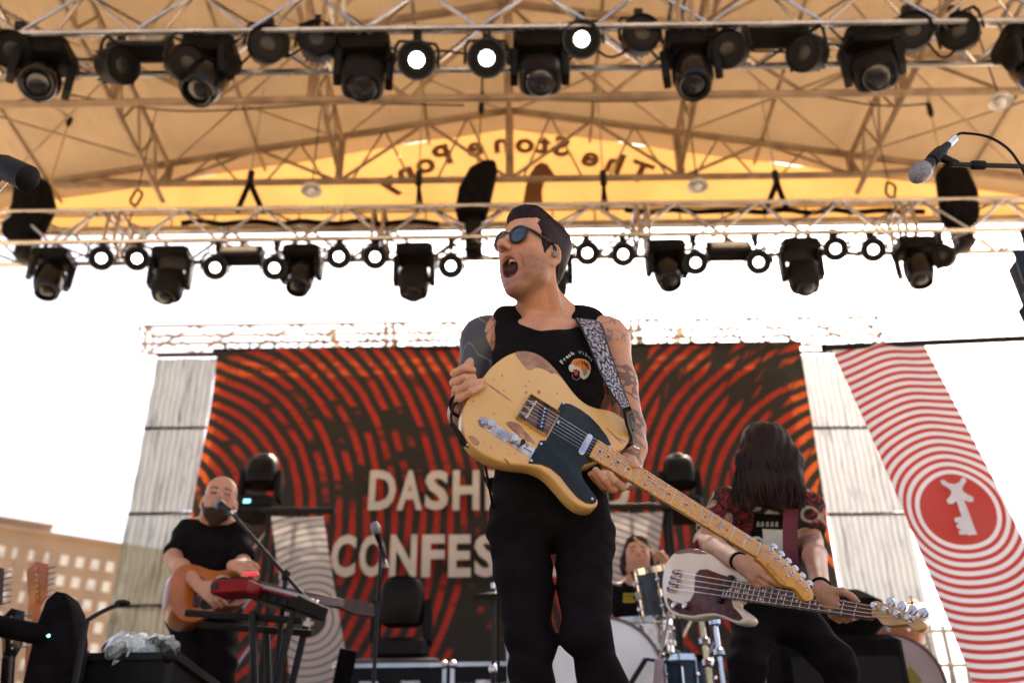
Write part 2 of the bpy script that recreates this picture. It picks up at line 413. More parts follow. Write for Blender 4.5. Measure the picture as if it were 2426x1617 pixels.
# ------------------------------------------------------------ stage lights
def par_parts(lit):
    """round LED wash light: local +z is the beam, origin at the front face"""
    h = MB().lathe([(.02, -.20), (.075, -.20), (.10, -.17), (.118, -.13), (.128, -.03), (.130, .0), (.126, .012), (.118, .006), (.112, -.012), (.0855, -.014)], 28).mesh('housing', 'black_plastic')
    lens = MB(); n = 48
    ring = lambda k, z: [((.046+.006*abs(math.sin(6*2*PI*j/n)))*k*math.cos(2*PI*j/n), (.046+.006*abs(math.sin(6*2*PI*j/n)))*k*math.sin(2*PI*j/n), z) for j in range(n)]
    lens.loops([ring(1, -.014), ring(1, -.006), ring(.8, -.003), ring(.12, -.002)])
    lm = lens.mesh('lens', 'led_lit' if lit else 'led_off')
    rg = MB().ring([(.086, -.013), (.086, -.008), (.056, -.009), (.056, -.013)], 28).mesh('lens_ring', 'black_plastic')
    fins = MB()
    for j in range(16):
        a = 2*PI*j/16; fins.box((0, 0, 0), (.018, .004, .07), Matrix.Rotation(a, 4, 'Z') @ Matrix.Translation((.105, 0, -.165)))
    return [('housing', h, None, [('lens', lm), ('lens_ring', rg), ('cooling_fins', fins.mesh('cooling_fins', 'black_metal'))])]
PARP = {True: par_parts(True), False: par_parts(False)}
yk = MB(); pts = [(-.142, 0, -.05), (-.142, 0, .10), (-.12, 0, .155), (0, 0, .165), (.12, 0, .155), (.142, 0, .10), (.142, 0, -.05)]
for a, b in zip(pts[:-1], pts[1:]): yk.tube(a, b, .011, 6)
YOKE = yk.mesh('yoke', 'black_metal')
cl = MB(); cl.box((0, 0, .0), (.05, .05, .07)); cl.lathe([(.035, -.03), (.045, -.03), (.045, .03), (.035, .03)], 14, Matrix.Translation((0, 0, .06)) @ Matrix.Rotation(PI/2, 4, 'Y'))
CLAMP = cl.mesh('clamp', 'black_metal')
def par(p, aim, lit, label, tz, sc=1.0):
    p = Vector(p); S = Matrix.Scale(sc, 4)
    t = thing('led_par_light', label, 'stage light', group='round LED wash lights on the trusses', mtx=Matrix.Translation(p))
    d = Vector(aim).normalized()
    for n, me, mx, sub in PARP[lit]:
        o = obj(n, me, t, look((0, 0, 0), d) @ Matrix.Translation((0, 0, .07)) @ S)
        for s_ in sub: obj(s_[0], s_[1], o)
    yaw = math.atan2(-d.x, -d.y) if abs(d.x)+abs(d.y) > .1 else 0
    obj('yoke', YOKE, t, Matrix.Rotation(-yaw, 4, 'Z') @ S)
    top = .165*sc; gap = max(.03, tz-p.z-top)
    if gap > .1: MB().tube((0, 0, top), (0, 0, top+gap-.03), .014, 6).build('hanger', 'black_metal', t)
    obj('clamp', CLAMP, t, Matrix.Translation((0, 0, top+gap-.05)))
    return t
def mover_meshes():
    d = {}
    b = MB().rbox((0, 0, -.085), (.40, .34, .15), .03); b.box((0, -.172, -.085), (.16, .01, .06)); d['base'] = b.mesh('base', 'black_plastic')
    d['arms'] = []
    for s_ in (-1, 1):
        a = MB().prism([(-.10, -.15), (.10, -.15), (.085, -.34), (.06, -.44), (-.06, -.44), (-.085, -.34)], -.03, .03, Matrix.Translation((s_*.195, 0, 0)) @ Matrix.Rotation(PI/2, 4, 'X') @ Matrix.Rotation(PI/2, 4, 'Y') if False else frame((s_*.195, 0, 0), (0, 1, 0), (0, 0, 1), (1, 0, 0)), .012); d['arms'].append(a.mesh('yoke_arm', 'black_plastic'))
    d['headA'] = MB().lathe([(.03, -.16), (.10, -.155), (.135, -.13), (.155, -.06), (.155, .09), (.14, .15), (.124, .205), (.118, .21), (.095, .205), (.093, .18)], 26).mesh('head', 'black_gloss')
    d['lensA'] = MB().lathe([(.0935, .175), (.0935, .182), (.07, .200), (.03, .210), (.004, .212)], 24).mesh('lens', 'lens_glass')
    d['bezelA'] = MB().ring([(.121, .206), (.125, .22), (.112, .222), (.098, .213), (.098, .204)], 26).mesh('bezel', 'black_gloss')
    hb = MB(); L = []
    for z, w, dd in ((-.15, .11, .07), (-.13, .15, .12), (-.04, .162, .15), (.09, .162, .14), (.165, .15, .115), (.19, .13, .10)):
        L.append([(w*math.copysign(abs(math.cos(2*PI*j/24))**.55, math.cos(2*PI*j/24)), dd*math.copysign(abs(math.sin(2*PI*j/24))**.55, math.sin(2*PI*j/24)), z) for j in range(24)])
    d['headB'] = hb.loops(L).mesh('head', 'black_plastic')
    d['lensB'] = MB().lathe([(.095, .185), (.095, .202), (.07, .216), (.03, .224), (.004, .226)], 24).mesh('lens', 'lens_glass')
    d['bezelB'] = MB().ring([(.098, .188), (.11, .206), (.105, .215), (.097, .21), (.097, .19)], 24).mesh('bezel', 'black_gloss')
    d['hang'] = MB().box((-.12, 0, .015), (.05, .06, .07)).box((.12, 0, .015), (.05, .06, .07)).mesh('clamp', 'black_metal')
    return d
MV = mover_meshes()
def mover(p, kind, pan, tilt, label, sc=1.0, drop=.40, flip=False, name='moving_head_light', group='moving head lights on the trusses'):
    m = Matrix.Translation(Vector(p)) @ (Matrix.Rotation(PI, 4, 'X') if flip else Matrix()) @ Matrix.Scale(sc, 4)
    t = thing(name, label, 'stage light', group=group, mtx=m)
    obj('base', MV['base'], t); obj('clamp', MV['hang'], t) if not flip else None
    rp = Matrix.Rotation(pan, 4, 'Z')
    st = Matrix.Diagonal((1, 1, drop/.40, 1)) if drop != .40 else Matrix()
    for a in MV['arms']: obj('yoke_arm', a, t, rp @ Matrix.Translation((0, 0, -.15)) @ st @ Matrix.Translation((0, 0, .15)))
    h = obj('head', MV['head'+kind], t, rp @ Matrix.Translation((0, 0, -.15-(drop-.15))) @ Matrix.Rotation(tilt, 4, 'X') @ Matrix.Rotation(PI, 4, 'X'))
    obj('lens', MV['lens'+kind], h); obj('bezel', MV['bezel'+kind], h)
    return t
STM = [MB().rbox((0, 0, 0), (.46, .16, .20), .02).mesh('housing', 'black_plastic'), MB().box((0, -.084, -.01), (.38, .012, .13)).mesh('reflector', 'reflector'), MB().tube((-.18, -.096, -.02), (.18, -.096, -.02), .012, 8).mesh('tube', 'white_plastic'),
       MB().box((0, -.05, .13), (.05, .05, .08)).mesh('clamp', 'black_metal')]
def strobe(p, label, sc=1.0):
    m = Matrix.Translation(Vector(p)) @ Matrix.Rotation(R(-28), 4, 'X') @ Matrix.Scale(sc, 4)
    return inst('strobe_light', label, 'stage light', m, [('housing', STM[0], None, [('reflector', STM[1]), ('tube', STM[2])]), ('clamp', STM[3])], 'strobe lights on the trusses')
def toward(p, jx=0, jz=0):
    d = (CAMP-Vector(p)).normalized(); return d+Vector((jx, 0, jz))
ORD = ['first', 'second', 'third', 'fourth', 'fifth', 'sixth', 'seventh', 'eighth', 'ninth', 'tenth', 'eleventh', 'twelfth', 'thirteenth', 'fourteenth']
# front truss, left to right in the photograph
fp = [(33, 116, 0, (-.3, -.1)), (278, 155, 0, (.9, .1)), (438, 150, 0, (.45, .0)), (631, 108, 0, (.1, .25)), (752, 100, 0, (-.1, .5)), (987, 142, 1, (0, 0)), (1153, 138, 1, (0, 0)), (1378, 93, 1, (0, 0)),
      (1517, 85, 0, (.2, .4)), (1729, 118, 0, (-.3, .1)), (1914, 126, 0, (-.6, .1)), (2162, 77, 0, (.1, .3)), (2275, 77, 0, (-.15, .2))]
for i, (x, y, lit, j) in enumerate(fp):
    p = at(x, y, FY-.12)
    par(p, toward(p, *j), bool(lit), '%s round LED light from the left on the front truss, %s' % (ORD[i], 'glowing white' if lit else 'switched off'), FZ, 1.12)
for i, (x, k, pan, tilt) in enumerate(((134, 'A', .5, -.75), (515, 'A', -.5, -.35), (871, 'B', .15, -.35), (1275, 'B', 0, -.5), (1625, 'A', -.25, -.3), (2043, 'B', -.35, -.55), (2409, 'A', .4, -.3))):
    p = at(x, 60, FY); p.z = FZ+.055
    mover(p, k, pan, tilt, '%s moving head light from the left on the front truss' % ORD[i], .98, .33)
for i, (x, y) in enumerate(((335, 118), (1832, 85))): strobe(at(x, y, FY-.05), '%s strobe light with silver reflector on the front truss' % ('left' if i == 0 else 'right'), 1.0)
# middle truss
mp = [(240, 612, 1), (324, 612, 1), (510, 634, 1), (650, 634, 1), (802, 608, 1), (889, 608, 1), (1068, 630, 1), (1391, 599, 1), (1477, 602, 1), (1648, 622, 1), (1797, 621, 1), (1980, 589, 1), (2069, 591, 1), (2236, 607, 0)]
for i, (x, y, lit) in enumerate(mp):
    p = at(x, y, MY-.12)
    par(p, toward(p, *((-.35, .1) if not lit else (.04*math.sin(i*2.1), .03*math.cos(i*3)))), bool(lit), '%s round LED light from the left on the middle truss, %s' % (ORD[i], 'glowing white' if lit else 'switched off'), MZ, .95)
for i, (x, k, pan, tilt, dr) in enumerate(((139, 'A', .7, -.25, .33), (418, 'B', .1, -.25, .42), (722, 'A', -.15, -.3, .33), (985, 'B', 0, -.2, .42), (1305, 'B', 0, -.2, .42), (1574, 'A', .1, -.3, .33), (1888, 'B', -.1, -.25, .42), (2160, 'A', -.5, -.2, .33))):
    p = at(x, 575, MY); p.z = MZ+.0
    mover(p, k, pan, tilt, '%s moving head light from the left on the middle truss' % ORD[i], .92, dr)
for i, (x, y) in enumerate(((570, 606), (1726, 595))): strobe(at(x, y, MY-.1), '%s strobe light with pale reflector on the middle truss' % ('left' if i == 0 else 'right'), .95)

# drooping power cables under both trusses
for nm, xs, Yc, zc in (('front', [f_[0] for f_ in fp]+[134, 515, 871, 1275, 1625, 2043], FY-.05, FZ-.02), ('middle', [m_[0] for m_ in mp]+[139, 418, 722, 985, 1574, 1888], MY-.05, MZ-.02)):
    xs = sorted(xs); r_ = random.Random(3)
    for k, (xa, xb) in enumerate(zip(xs[:-1], xs[1:])):
        if xb-xa < 40: continue
        pa, pb = at(xa+8, 60 if nm == 'front' else 575, Yc), at(xb-8, 60 if nm == 'front' else 575, Yc); sg = r_.uniform(.05, .17)
        b = MB(); b.path([(pa.x+(pb.x-pa.x)*u, Yc+.03*math.sin(7*u+k), zc-sg*4*u*(1-u)) for u in np.linspace(0, 1, 9)], .010, 6)
        b.build('power_cable', 'black_cloth', FTR if nm == 'front' else MTR, 35, True)
# chain hoists with black bags on the middle truss
def hoist(px, py0, py1, w, label, chain_to, lean):
    a, b = at(px, py0, MY-.05), at(px, py1, MY-.05); s_ = px_m(a); wd = w/s_
    t = thing('chain_hoist', label, 'chain hoist', (a.x, MY, MZ+.3), 'chain hoists carrying the middle truss')
    h = (a.z-b.z); L = []
    for k, (z, ww, dx) in enumerate(((b.z, .8, -.06), (b.z+h*.12, .95, -.05), (b.z+h*.5, 1.0, 0), (b.z+h*.9, .82, lean*.6), (a.z, .45, lean))):
        L.append([(a.x+dx*wd*2+ww*wd/2*math.copysign(abs(math.cos(2*PI*j/16))**.6, math.cos(2*PI*j/16)), MY-.1+.11*math.copysign(abs(math.sin(2*PI*j/16))**.6, math.sin(2*PI*j/16)), z) for j in range(16)])
    MB().loops(L).build('chain_bag', 'black_cloth', t, 40, True)
    MB().rbox((a.x-.02, MY, MZ+.12), (.17, .2, .42), .03).build('motor', 'black_metal', t, 40, True)
    c = at(*chain_to, MY+.05); hk = Vector((a.x, MY+.05, a.z-.05)); n = 34; ch = MB()
    for i in range(n):
        p, q = hk.lerp(c, i/n), hk.lerp(c, (i+.9)/n); ch.tube(p, q, .012 if i % 2 else .007, 5)
    ch.build('chain', 'brass', t, 40, True)
    hk2 = MB(); hk2.tube(c, c+Vector((.01, 0, .28)), .035, 8, .02); hk2.tube(c+Vector((0, 0, -.06)), c, .018, 8, .03); hk2.build('hook_block', 'black_metal', t, 40, True)
    e = c+Vector((.01, 0, .28)); MB().tube(e, (e.x, e.y, min(roofz(e.x)-.06, e.z+1.5)), .012, 6).build('sling', 'black_cloth', t, 40, True)
hoist(105, 432, 565, 100, 'black chain hoist and bag at the left end of the middle truss', (163, 290), -.15)
hoist(1128, 402, 520, 82, 'black chain hoist and tall bag on the middle truss left of the singer\'s head', (1140, 262), .18)
hoist(2246, 405, 535, 88, 'black chain hoist and bag on the middle truss behind the hanging microphone', (2205, 268), 0)
# short black slings between roof and middle truss
for i, (px, wdt, lab) in enumerate(((592, 30, 'forked black rigging sling above the left part of the middle truss'), (992, 9, 'thin black rigging sling above the middle truss left of centre'), (1430, 9, 'thin black rigging sling above the middle truss right of centre'), (1840, 26, 'forked black rigging sling above the right part of the middle truss'))):
    a = at(px, 432, MY); t = thing('rigging_sling', lab, 'sling', (a.x, MY, MZ+.4), 'rigging slings on the middle truss'); s_ = px_m(a)
    for dx in ((-wdt, wdt) if wdt > 10 else (-wdt*.4, wdt)): MB().tube(a, at(px+dx, 500, MY), .03 if wdt > 10 else .016, 8).build('leg', 'black_cloth', t, 40, True)
    MB().tube(a-Vector((0, 0, .03)), a+Vector((0, 0, .14)), .036, 8).build('shackle', 'black_metal', t, 40, True)
    MB().tube(a+Vector((0, 0, .1)), (a.x, a.y, roofz(a.x)-.06), .008, 6).build('wire', 'steel', t, 40, True)
for i, (px, py, lab) in enumerate(((323, 468, 'loop of dark rope hung above the left of the middle truss'), (2110, 450, 'loop of dark rope hung above the right of the middle truss'))):
    p = at(px, py, MY+.1); b = MB(); b.path([(p.x+.05*math.cos(a)+.01*math.sin(3*a), p.y, p.z+.10*math.sin(a)) for a in np.linspace(0, 2*PI, 20)[:-1]], .014, 6, True); b.path([(p.x, p.y, p.z+.1), (p.x+.01, p.y, MZ+2.0)], .006, 5); b.path([(p.x, p.y, p.z-.1), (p.x, p.y-.05, MZ+.38)], .008, 5)
    tag(b.build('rope_loop', 'black_cloth', None), lab, 'rope', 'rope loops above the middle truss')
for px, py, Y, r, lab in ((738, 452, 8.7, .12, 'round pale lamp hanging below the rear wall on the left'), (1653, 442, 8.7, .12, 'round pale lamp hanging below the rear wall on the right'), (2371, 242, 6.9, .11, 'round lamp shade under the roof at upper right')):
    p = at(px, py, Y); t = thing('pendant_lamp', lab, 'lamp', p, 'pendant lamps under the roof')
    MB().lathe([(.01, .10), (r*.4, .09), (r*.8, .05), (r, 0), (r*.97, -.01), (r*.9, .0), (r*.5, .03), (.01, .05)], 24).build('shade', 'white_plastic', t)
    MB().tube((0, 0, .1), (0, 0, roofz(p.x)-p.z-.05), .008, 6).build('stem', 'black_metal', t); MB().ball((0, 0, 0), .05).build('bulb', 'white_plastic', t)
# cable loom lying along the middle truss
for ix, (x0, x1, yy) in enumerate(((430, 1040, 527), (1480, 2190, 500))):
    P = [tuple(at(x, yy+4*math.sin(x*.05), MY+.02)) for x in np.linspace(x0, x1, 14)]
    tag(MB().path(catmull(P, 3, False), .028, 7).build('cable_loom', 'black_cloth', None), 'black cable loom lying in the %s half of the middle truss' % ('left', 'right')[ix], 'cable')

# ------------------------------------------------------------ backdrop and scrims
tl, tr, bl = at(515, 826, BY-.1), at(1892, 826, BY-.1), at(490, 1600, BY-.1)
BX0, BX1, BZ1, BZ0 = tl.x, tr.x, .5*(tl.z+tr.z), 1.75
t = NT('backdrop_print'); oc = t.coord(); X, Yc, Z = t.xyz(oc)
cl_, cr_ = at(330, 1240, BY-.1), at(2070, 1230, BY-.1)
nz = t.noise(oc, .9, 2); wob = t.math('MULTIPLY', t.math('SUBTRACT', nz, .5), .09)
def dist(c):
    dx = t.math('SUBTRACT', X, c.x); dz = t.math('SUBTRACT', Z, c.z)
    return t.math('SQRT', t.math('ADD', t.math('MULTIPLY', dx, dx), t.math('MULTIPLY', dz, dz))), t.math('ARCTAN2', dz, dx)
d1, a1 = dist(cl_); d2, a2 = dist(cr_)
left = t.math('LESS_THAN', d1, d2)
dd = t.math('ADD', t.math('MINIMUM', d1, d2), wob); ang = t.math('ADD', t.math('MULTIPLY', left, a1), t.math('MULTIPLY', t.math('SUBTRACT', 1.0, left), a2))
SP = .158; q = t.math('DIVIDE', dd, SP); fr_ = t.math('FRACT', q); idx = t.math('FLOOR', q)
st = t.math('ABSOLUTE', t.math('SUBTRACT', fr_, .5))
edge = t.math('MULTIPLY_ADD', t.noise(oc, 9, 3), .12, .17)
stripe = t.math('SUBTRACT', edge, st); stripe = t.smooth(stripe, -.035, .035)
dash = t.noise(t.comb(t.math('MULTIPLY', idx, 7.31), t.math('MULTIPLY', t.math('MULTIPLY', ang, dd), 1.15), 0.0), 1.0, 3, .7)
blot = t.noise(oc, .55, 3); gate = t.smooth(t.math('ADD', t.math('MULTIPLY', dash, .8), t.math('MULTIPLY', blot, .55)) , .60, .655)
stripe = t.math('MULTIPLY', stripe, gate)
speck = t.smooth(t.noise(oc, 26, 4, .7), .36, .44); stripe = t.math('MULTIPLY', stripe, speck)
redv = t.mix(t.smooth(t.noise(oc, .8, 4), .3, .7), (.32, .008, .005), (.45, .026, .011))
darkv = t.mix(t.noise(oc, 2.5, 4), (.011, .012, .010), (.021, .021, .017))
cb = t.mix(stripe, darkv, redv); t.put(t.b.inputs['Base Color'], cb); t.b.inputs['Roughness'].default_value = .75
t.bump(t.noise(t.scale(oc, .5, .5, 2), 3, 3), .2, .05)
t.translucent(t.mix(stripe, (.03, .022, .012), (.95, .22, .03)), .11); _MC['backdrop_print'] = t.m
back = thing('stage_backdrop', 'dark printed backdrop with broken red rings and large white band lettering', 'backdrop', (0, BY-.1, 0))
def fold(x, z): return .03*math.sin(x*2.1+.6*z)+.015*math.sin(x*5.3-z)+(.05*math.sin((z-1.7)*1.1) if True else 0)
b = MB(); b.grid(lambda u, v: (BX0+(BX1-BX0)*u+(.03*math.sin(v*9)*(1 if u < .02 else 0)), fold(BX0+(BX1-BX0)*u, BZ0+(BZ1-BZ0)*v), BZ0+(BZ1-BZ0)*v), 60, 40); b.uv = []
b.build('printed_sheet', 'backdrop_print', back, 80)
mat('letter_white', (.52, .50, .47), .8, 0, .12, 3)
def letters(word, x0, x1, ytop, ybot):
    """each letter is a flat white print just proud of the sheet, sized from its pixel box"""
    for ch, xa, xb in word:
        me = text_mesh(ch, 1.0, 'letter_white', .003, .035); co = np.array([v.co for v in me.vertices]); lo, hi = co.min(0), co.max(0)
        pa, pb, pc = at(xa, ybot, BY-.2), at(xb, ybot, BY-.2), at(xa, ytop, BY-.2)
        for v in me.vertices:
            v.co.x = (v.co.x-lo[0])/(hi[0]-lo[0])*(pb.x-pa.x); v.co.y = (v.co.y-lo[1])/(hi[1]-lo[1])*(pc.z-pa.z)+0
        obj('letter', me, back, wm(back).inverted() @ frame((pa.x, BY-.1-.13, pa.z), (1, 0, 0), (.0, 0, 1), (0, -1, 0)))
letters([('D', 872, 936), ('A', 940, 1000), ('S', 1006, 1062), ('H', 1072, 1136), ('B', 1150, 1206), ('O', 1214, 1276), ('A', 1282, 1340), ('R', 1350, 1412), ('D', 1424, 1494)], 0, 0, 1116, 1210)
letters([('C', 782, 840), ('O', 849, 911), ('N', 922, 986), ('F', 998, 1052), ('E', 1062, 1115), ('S', 1124, 1180), ('S', 1190, 1246), ('I', 1256, 1272), ('O', 1282, 1344), ('N', 1356, 1420), ('A', 1428, 1488), ('L', 1498, 1552)], 0, 0, 1268, 1368)
MB().tube((BX0-.05, 0, BZ1+.03), (BX1+.05, 0, BZ1+.03), .03, 8).build('top_pipe', 'black_metal', back)
ties = MB()
for x in np.linspace(BX0+.1, BX1-.1, 24): ties.box((x, -.02, BZ1+.06), (.02, .05, .10))
ties.build('ties', 'black_cloth', back); MB().box(((BX0+BX1)/2, .02, BZ1-.015), (BX1-BX0, .05, .07)).build('hem', 'black_cloth', back)
# unseen black sheet added behind the print to block daylight, leaving glowing margins
ln = MB(); ln.grid(lambda u, v: (BX0+.14+(BX1-BX0-.27)*u, BY+.045+.012*math.sin(u*40), BZ0-1.6+(BZ1-.10-BZ0+1.6)*v), 40, 4); ln.uv = []
tag(ln.build('light_block_sheet', 'black_cloth', None, 80), 'unseen black sheet added behind the printed backdrop to block daylight', 'light blocker')

t = NT('scrim_print'); oc = t.coord(); X, Yc, Z = t.xyz(oc)
cor = t.math('SINE', t.math('MULTIPLY', X, 88.0))
str_ = t.noise(t.scale(oc, 9, 1, .8), 1.6, 5, .7); rust = t.smooth(t.noise(t.scale(oc, 6, 1, 1.3), 1.5, 5, .75), .60, .70)
gcol = t.mix(t.math('MULTIPLY_ADD', cor, .30, .5), (.17, .18, .155), (.27, .28, .245)); gcol = t.mix(t.smooth(str_, .46, .66), gcol, (.09, .085, .065)); gcol = t.mix(rust, gcol, (.10, .06, .035))
t.put(t.b.inputs['Base Color'], gcol); t.b.inputs['Roughness'].default_value = .8
t.bump(cor, .5, .02); tpf = t.math('MULTIPLY', t.math('MULTIPLY_ADD', cor, .04, .125), t.math('SUBTRACT', 1.0, t.math('MULTIPLY', t.math('MAXIMUM', rust, t.smooth(str_, .52, .72)), .55))); t.translucent(gcol, .15, tpf); _MC['scrim_print'] = t.m
def scrim(side, xa_top, xb_top, label, ys):
    t = thing('corrugated_scrim', label, 'scrim', (0, BY+.05, 0), 'printed scrims on both sides of the backdrop')
    pa, pb = at(xa_top, ys[0], BY+.05), at(xb_top, ys[0], BY+.05); zs = [at((xa_top+xb_top)/2, y, BY+.05).z for y in ys]
    for i in range(len(zs)-1):
        z1, z0 = zs[i], zs[i+1]
        b = MB(); b.grid(lambda u, v: (pa.x+(pb.x-pa.x)*u, .012*math.sin(9*u+i*2)+.012*math.sin(12*v+i+4*u)+.008*math.sin(57*u+3*v), z0+.015+(z1-z0-.03)*v), 24, 12); b.uv = []
        b.build('scrim_panel', 'scrim_print', t, 80)
        if i: MB().box(((pa.x+pb.x)/2, .012, z1), (pb.x-pa.x, .012, .035)).build('seam', 'black_cloth', t)
    MB().tube((pa.x, 0, zs[0]+.03), (pb.x, 0, zs[0]+.03), .025, 8).build('top_pipe', 'black_metal', t)
scrim(-1, 372, 514, 'grey corrugated metal print scrim left of the backdrop', (846, 1012, 1214, 1432, 1640))
scrim(1, 1894, 2068, 'pale corrugated metal print scrim right of the backdrop', (838, 1012, 1217, 1440, 1640))

# ------------------------------------------------------------ far hotel on the left
z_ = at(0, 1252, 130).z
lo, hi = 100., 200.
for _ in range(40):
    mid = (lo+hi)/2
    if at(275, 1294, mid).z < z_: lo = mid
    else: hi = mid
A, B = at(0, 1252, 130), at(275, 1294, lo); ax = Vector((B.x-A.x, B.y-A.y, 0)); wl = ax.length; ax.normalize(); nb = Vector((ax.y, -ax.x, 0))
if nb.dot(CAMP-A) < 0: nb = -nb
hot = thing('hotel_building', 'tan brick hotel with rows of pale windows behind the stage on the left', 'building', mtx=frame((A.x, A.y, -1.4), ax, -nb, Vector((0, 0, 1))))
HZ = z_+1.4; EXT = 26
MB().box(((wl-EXT+40)/2, 8, HZ/2), (wl+EXT+40, 16, HZ)).build('wall', 'tan_wall', hot, 0)
MB().box(((wl-EXT+40)/2, -.15, HZ+.25), (wl+EXT+41, .9, .5)).build('cornice', 'tan_wall', hot, 0)
MB().box((2.0, 6, HZ+.9), (9.0, 9, 1.8)).box((2.0, 6, HZ+2.0), (9.5, 9.6, .4)).build('penthouse', 'tan_wall', hot, 0); MB().box((28, 7, HZ+.9), (8, 6, .9)).build('roof_hut', 'tan_wall', hot, 0)
mat('win_glass', (.62, .66, .64), .18, 0, .15, 3, spec=.8); mat('win_frame', (.72, .66, .56), .6, 0, .1)  # pane base colour is pale: reflected sky painted into the glass
fm = MB(); fm.box((0, 0, .83), (1.3, .16, .12)).box((0, 0, -.83), (1.42, .22, .14)).box((-.6, 0, 0), (.11, .16, 1.6)).box((.6, 0, 0), (.11, .16, 1.6)).box((0, 0, 0), (1.1, .10, .07)); fmm = fm.mesh('window_frame', 'win_frame', 0)
pn = MB().box((0, .03, 0), (1.12, .05, 1.6)).mesh('pane', 'win_glass', 0); ac = MB().box((0, -.18, -.62), (.62, .42, .34)).mesh('air_conditioner', 'reflector', 0)
row = 2.85
for c in range(-4, 9):
    x = c*wl/7.5+.7
    for r_ in range(0, 12):
        if c < 0 and r_ > 6: continue
        o = obj('window_frame', fmm, hot, Matrix.Translation((x, -.02, HZ-3.0-r_*row)) @ Matrix.Scale(.78, 4)); obj('pane', pn, o)
        if (c*7+r_*3) % 3 == 0: obj('air_conditioner', ac, o)
for c in (1.45, 2.5, 3.45): MB().box((c*wl/7.5+.05, -.10, HZ/2-1), (.5, .3, HZ-2)).build('pilaster', 'tan_wall', hot, 0)
# ------------------------------------------------------------ smooth solids: rounded cones and ellipsoids melted together, meshed with surface nets
V3 = lambda p: np.array((p[0], p[1], p[2]), float)
def cone(a, b, ra, rb, k=.02, op='u'): return ('c', V3(a), V3(b), ra, rb, k, op)
def ell(c, r, k=.02, op='u', rot=None): return ('e', V3(c), V3(r if hasattr(r, '__len__') else (r, r, r)), np.array(rot, float) if rot is not None else np.eye(3), 0, k, op)
def chain_(pts, rs, k=.012, op='u'): return [cone(pts[i], pts[i+1], rs[i], rs[i+1], k, op) for i in range(len(pts)-1)]
def xform(prims, mtx):                            # move prims by a 4x4 with uniform scale
    m = np.array([list(r) for r in mtx]); A, T = m[:3, :3], m[:3, 3]; s_ = abs(np.linalg.det(A))**(1/3); o = []
    for p in prims:
        if p[0] == 'c': o.append(('c', A@p[1]+T, A@p[2]+T, p[3]*s_, p[4]*s_, p[5]*s_, p[6]))
        else: o.append(('e', A@p[1]+T, p[2]*s_, (A/s_)@p[3], 0, p[5]*s_, p[6]))
    return o
def inflate(prims, d): return [('c', p[1], p[2], p[3]+d, p[4]+d, p[5], p[6]) if p[0] == 'c' else ('e', p[1], p[2]+d, p[3], 0, p[5], p[6]) for p in prims]
def field(prims, h, box=None, post=None):
    los, his = [], []
    for p in prims:
        if p[6] != 'u': continue
        if p[0] == 'c': los.append(np.minimum(p[1]-p[3], p[2]-p[4])); his.append(np.maximum(p[1]+p[3], p[2]+p[4]))
        else: e = np.sqrt(((p[3]*p[2])**2).sum(1)); los.append(p[1]-e); his.append(p[1]+e)
    lo, hi = np.min(los, 0)-4*h, np.max(his, 0)+4*h
    if box is not None: lo = np.maximum(lo, box[0]); hi = np.minimum(hi, box[1])
    n = np.ceil((hi-lo)/h).astype(int)+1; D = np.full(n, .2, np.float32)
    ax = [(lo[i]+h*np.arange(n[i])).astype(np.float32) for i in range(3)]
    for p in prims:
        k = p[5]
        if p[0] == 'c': a = np.minimum(p[1]-p[3], p[2]-p[4]); b = np.maximum(p[1]+p[3], p[2]+p[4])
        else: e = np.sqrt(((p[3]*p[2])**2).sum(1)); a, b = p[1]-e, p[1]+e
        i0 = np.maximum(((a-k-3*h-lo)/h).astype(int), 0); i1 = np.minimum(((b+k+3*h-lo)/h).astype(int)+2, n)
        if (i1 <= i0).any(): continue
        x, y, z = (ax[i][i0[i]:i1[i]] for i in range(3)); x = x[:, None, None]; y = y[None, :, None]; z = z[None, None, :]
        if p[0] == 'c':
            ba = p[2]-p[1]; l2 = max(float(ba@ba), 1e-12); px, py, pz = x-p[1][0], y-p[1][1], z-p[1][2]
            t = np.clip((px*ba[0]+py*ba[1]+pz*ba[2])/l2, 0, 1)
            d = np.sqrt((px-t*ba[0])**2+(py-t*ba[1])**2+(pz-t*ba[2])**2)-(p[3]+t*(p[4]-p[3]))
        else:
            q = [(x-p[1][0])*p[3][0, i]+(y-p[1][1])*p[3][1, i]+(z-p[1][2])*p[3][2, i] for i in range(3)]; r = p[2]
            k0 = np.sqrt((q[0]/r[0])**2+(q[1]/r[1])**2+(q[2]/r[2])**2); k1 = np.sqrt((q[0]/r[0]**2)**2+(q[1]/r[1]**2)**2+(q[2]/r[2]**2)**2)+1e-9
            d = k0*(k0-1)/k1
        sub = D[i0[0]:i1[0], i0[1]:i1[1], i0[2]:i1[2]]
        if p[6] == 'u':
            w = np.maximum(k-np.abs(sub-d), 0); sub[...] = np.minimum(sub, d)-w*w/(4*k)
        else:
            w = np.maximum(k-np.abs(sub+d), 0); sub[...] = np.maximum(sub, -d)+w*w/(4*k)
    if post is not None: D = post(D, ax[0][:, None, None], ax[1][None, :, None], ax[2][None, None, :])
    D[0] = D[-1] = .2; D[:, 0] = D[:, -1] = .2; D[:, :, 0] = D[:, :, -1] = .2
    return D, lo, h
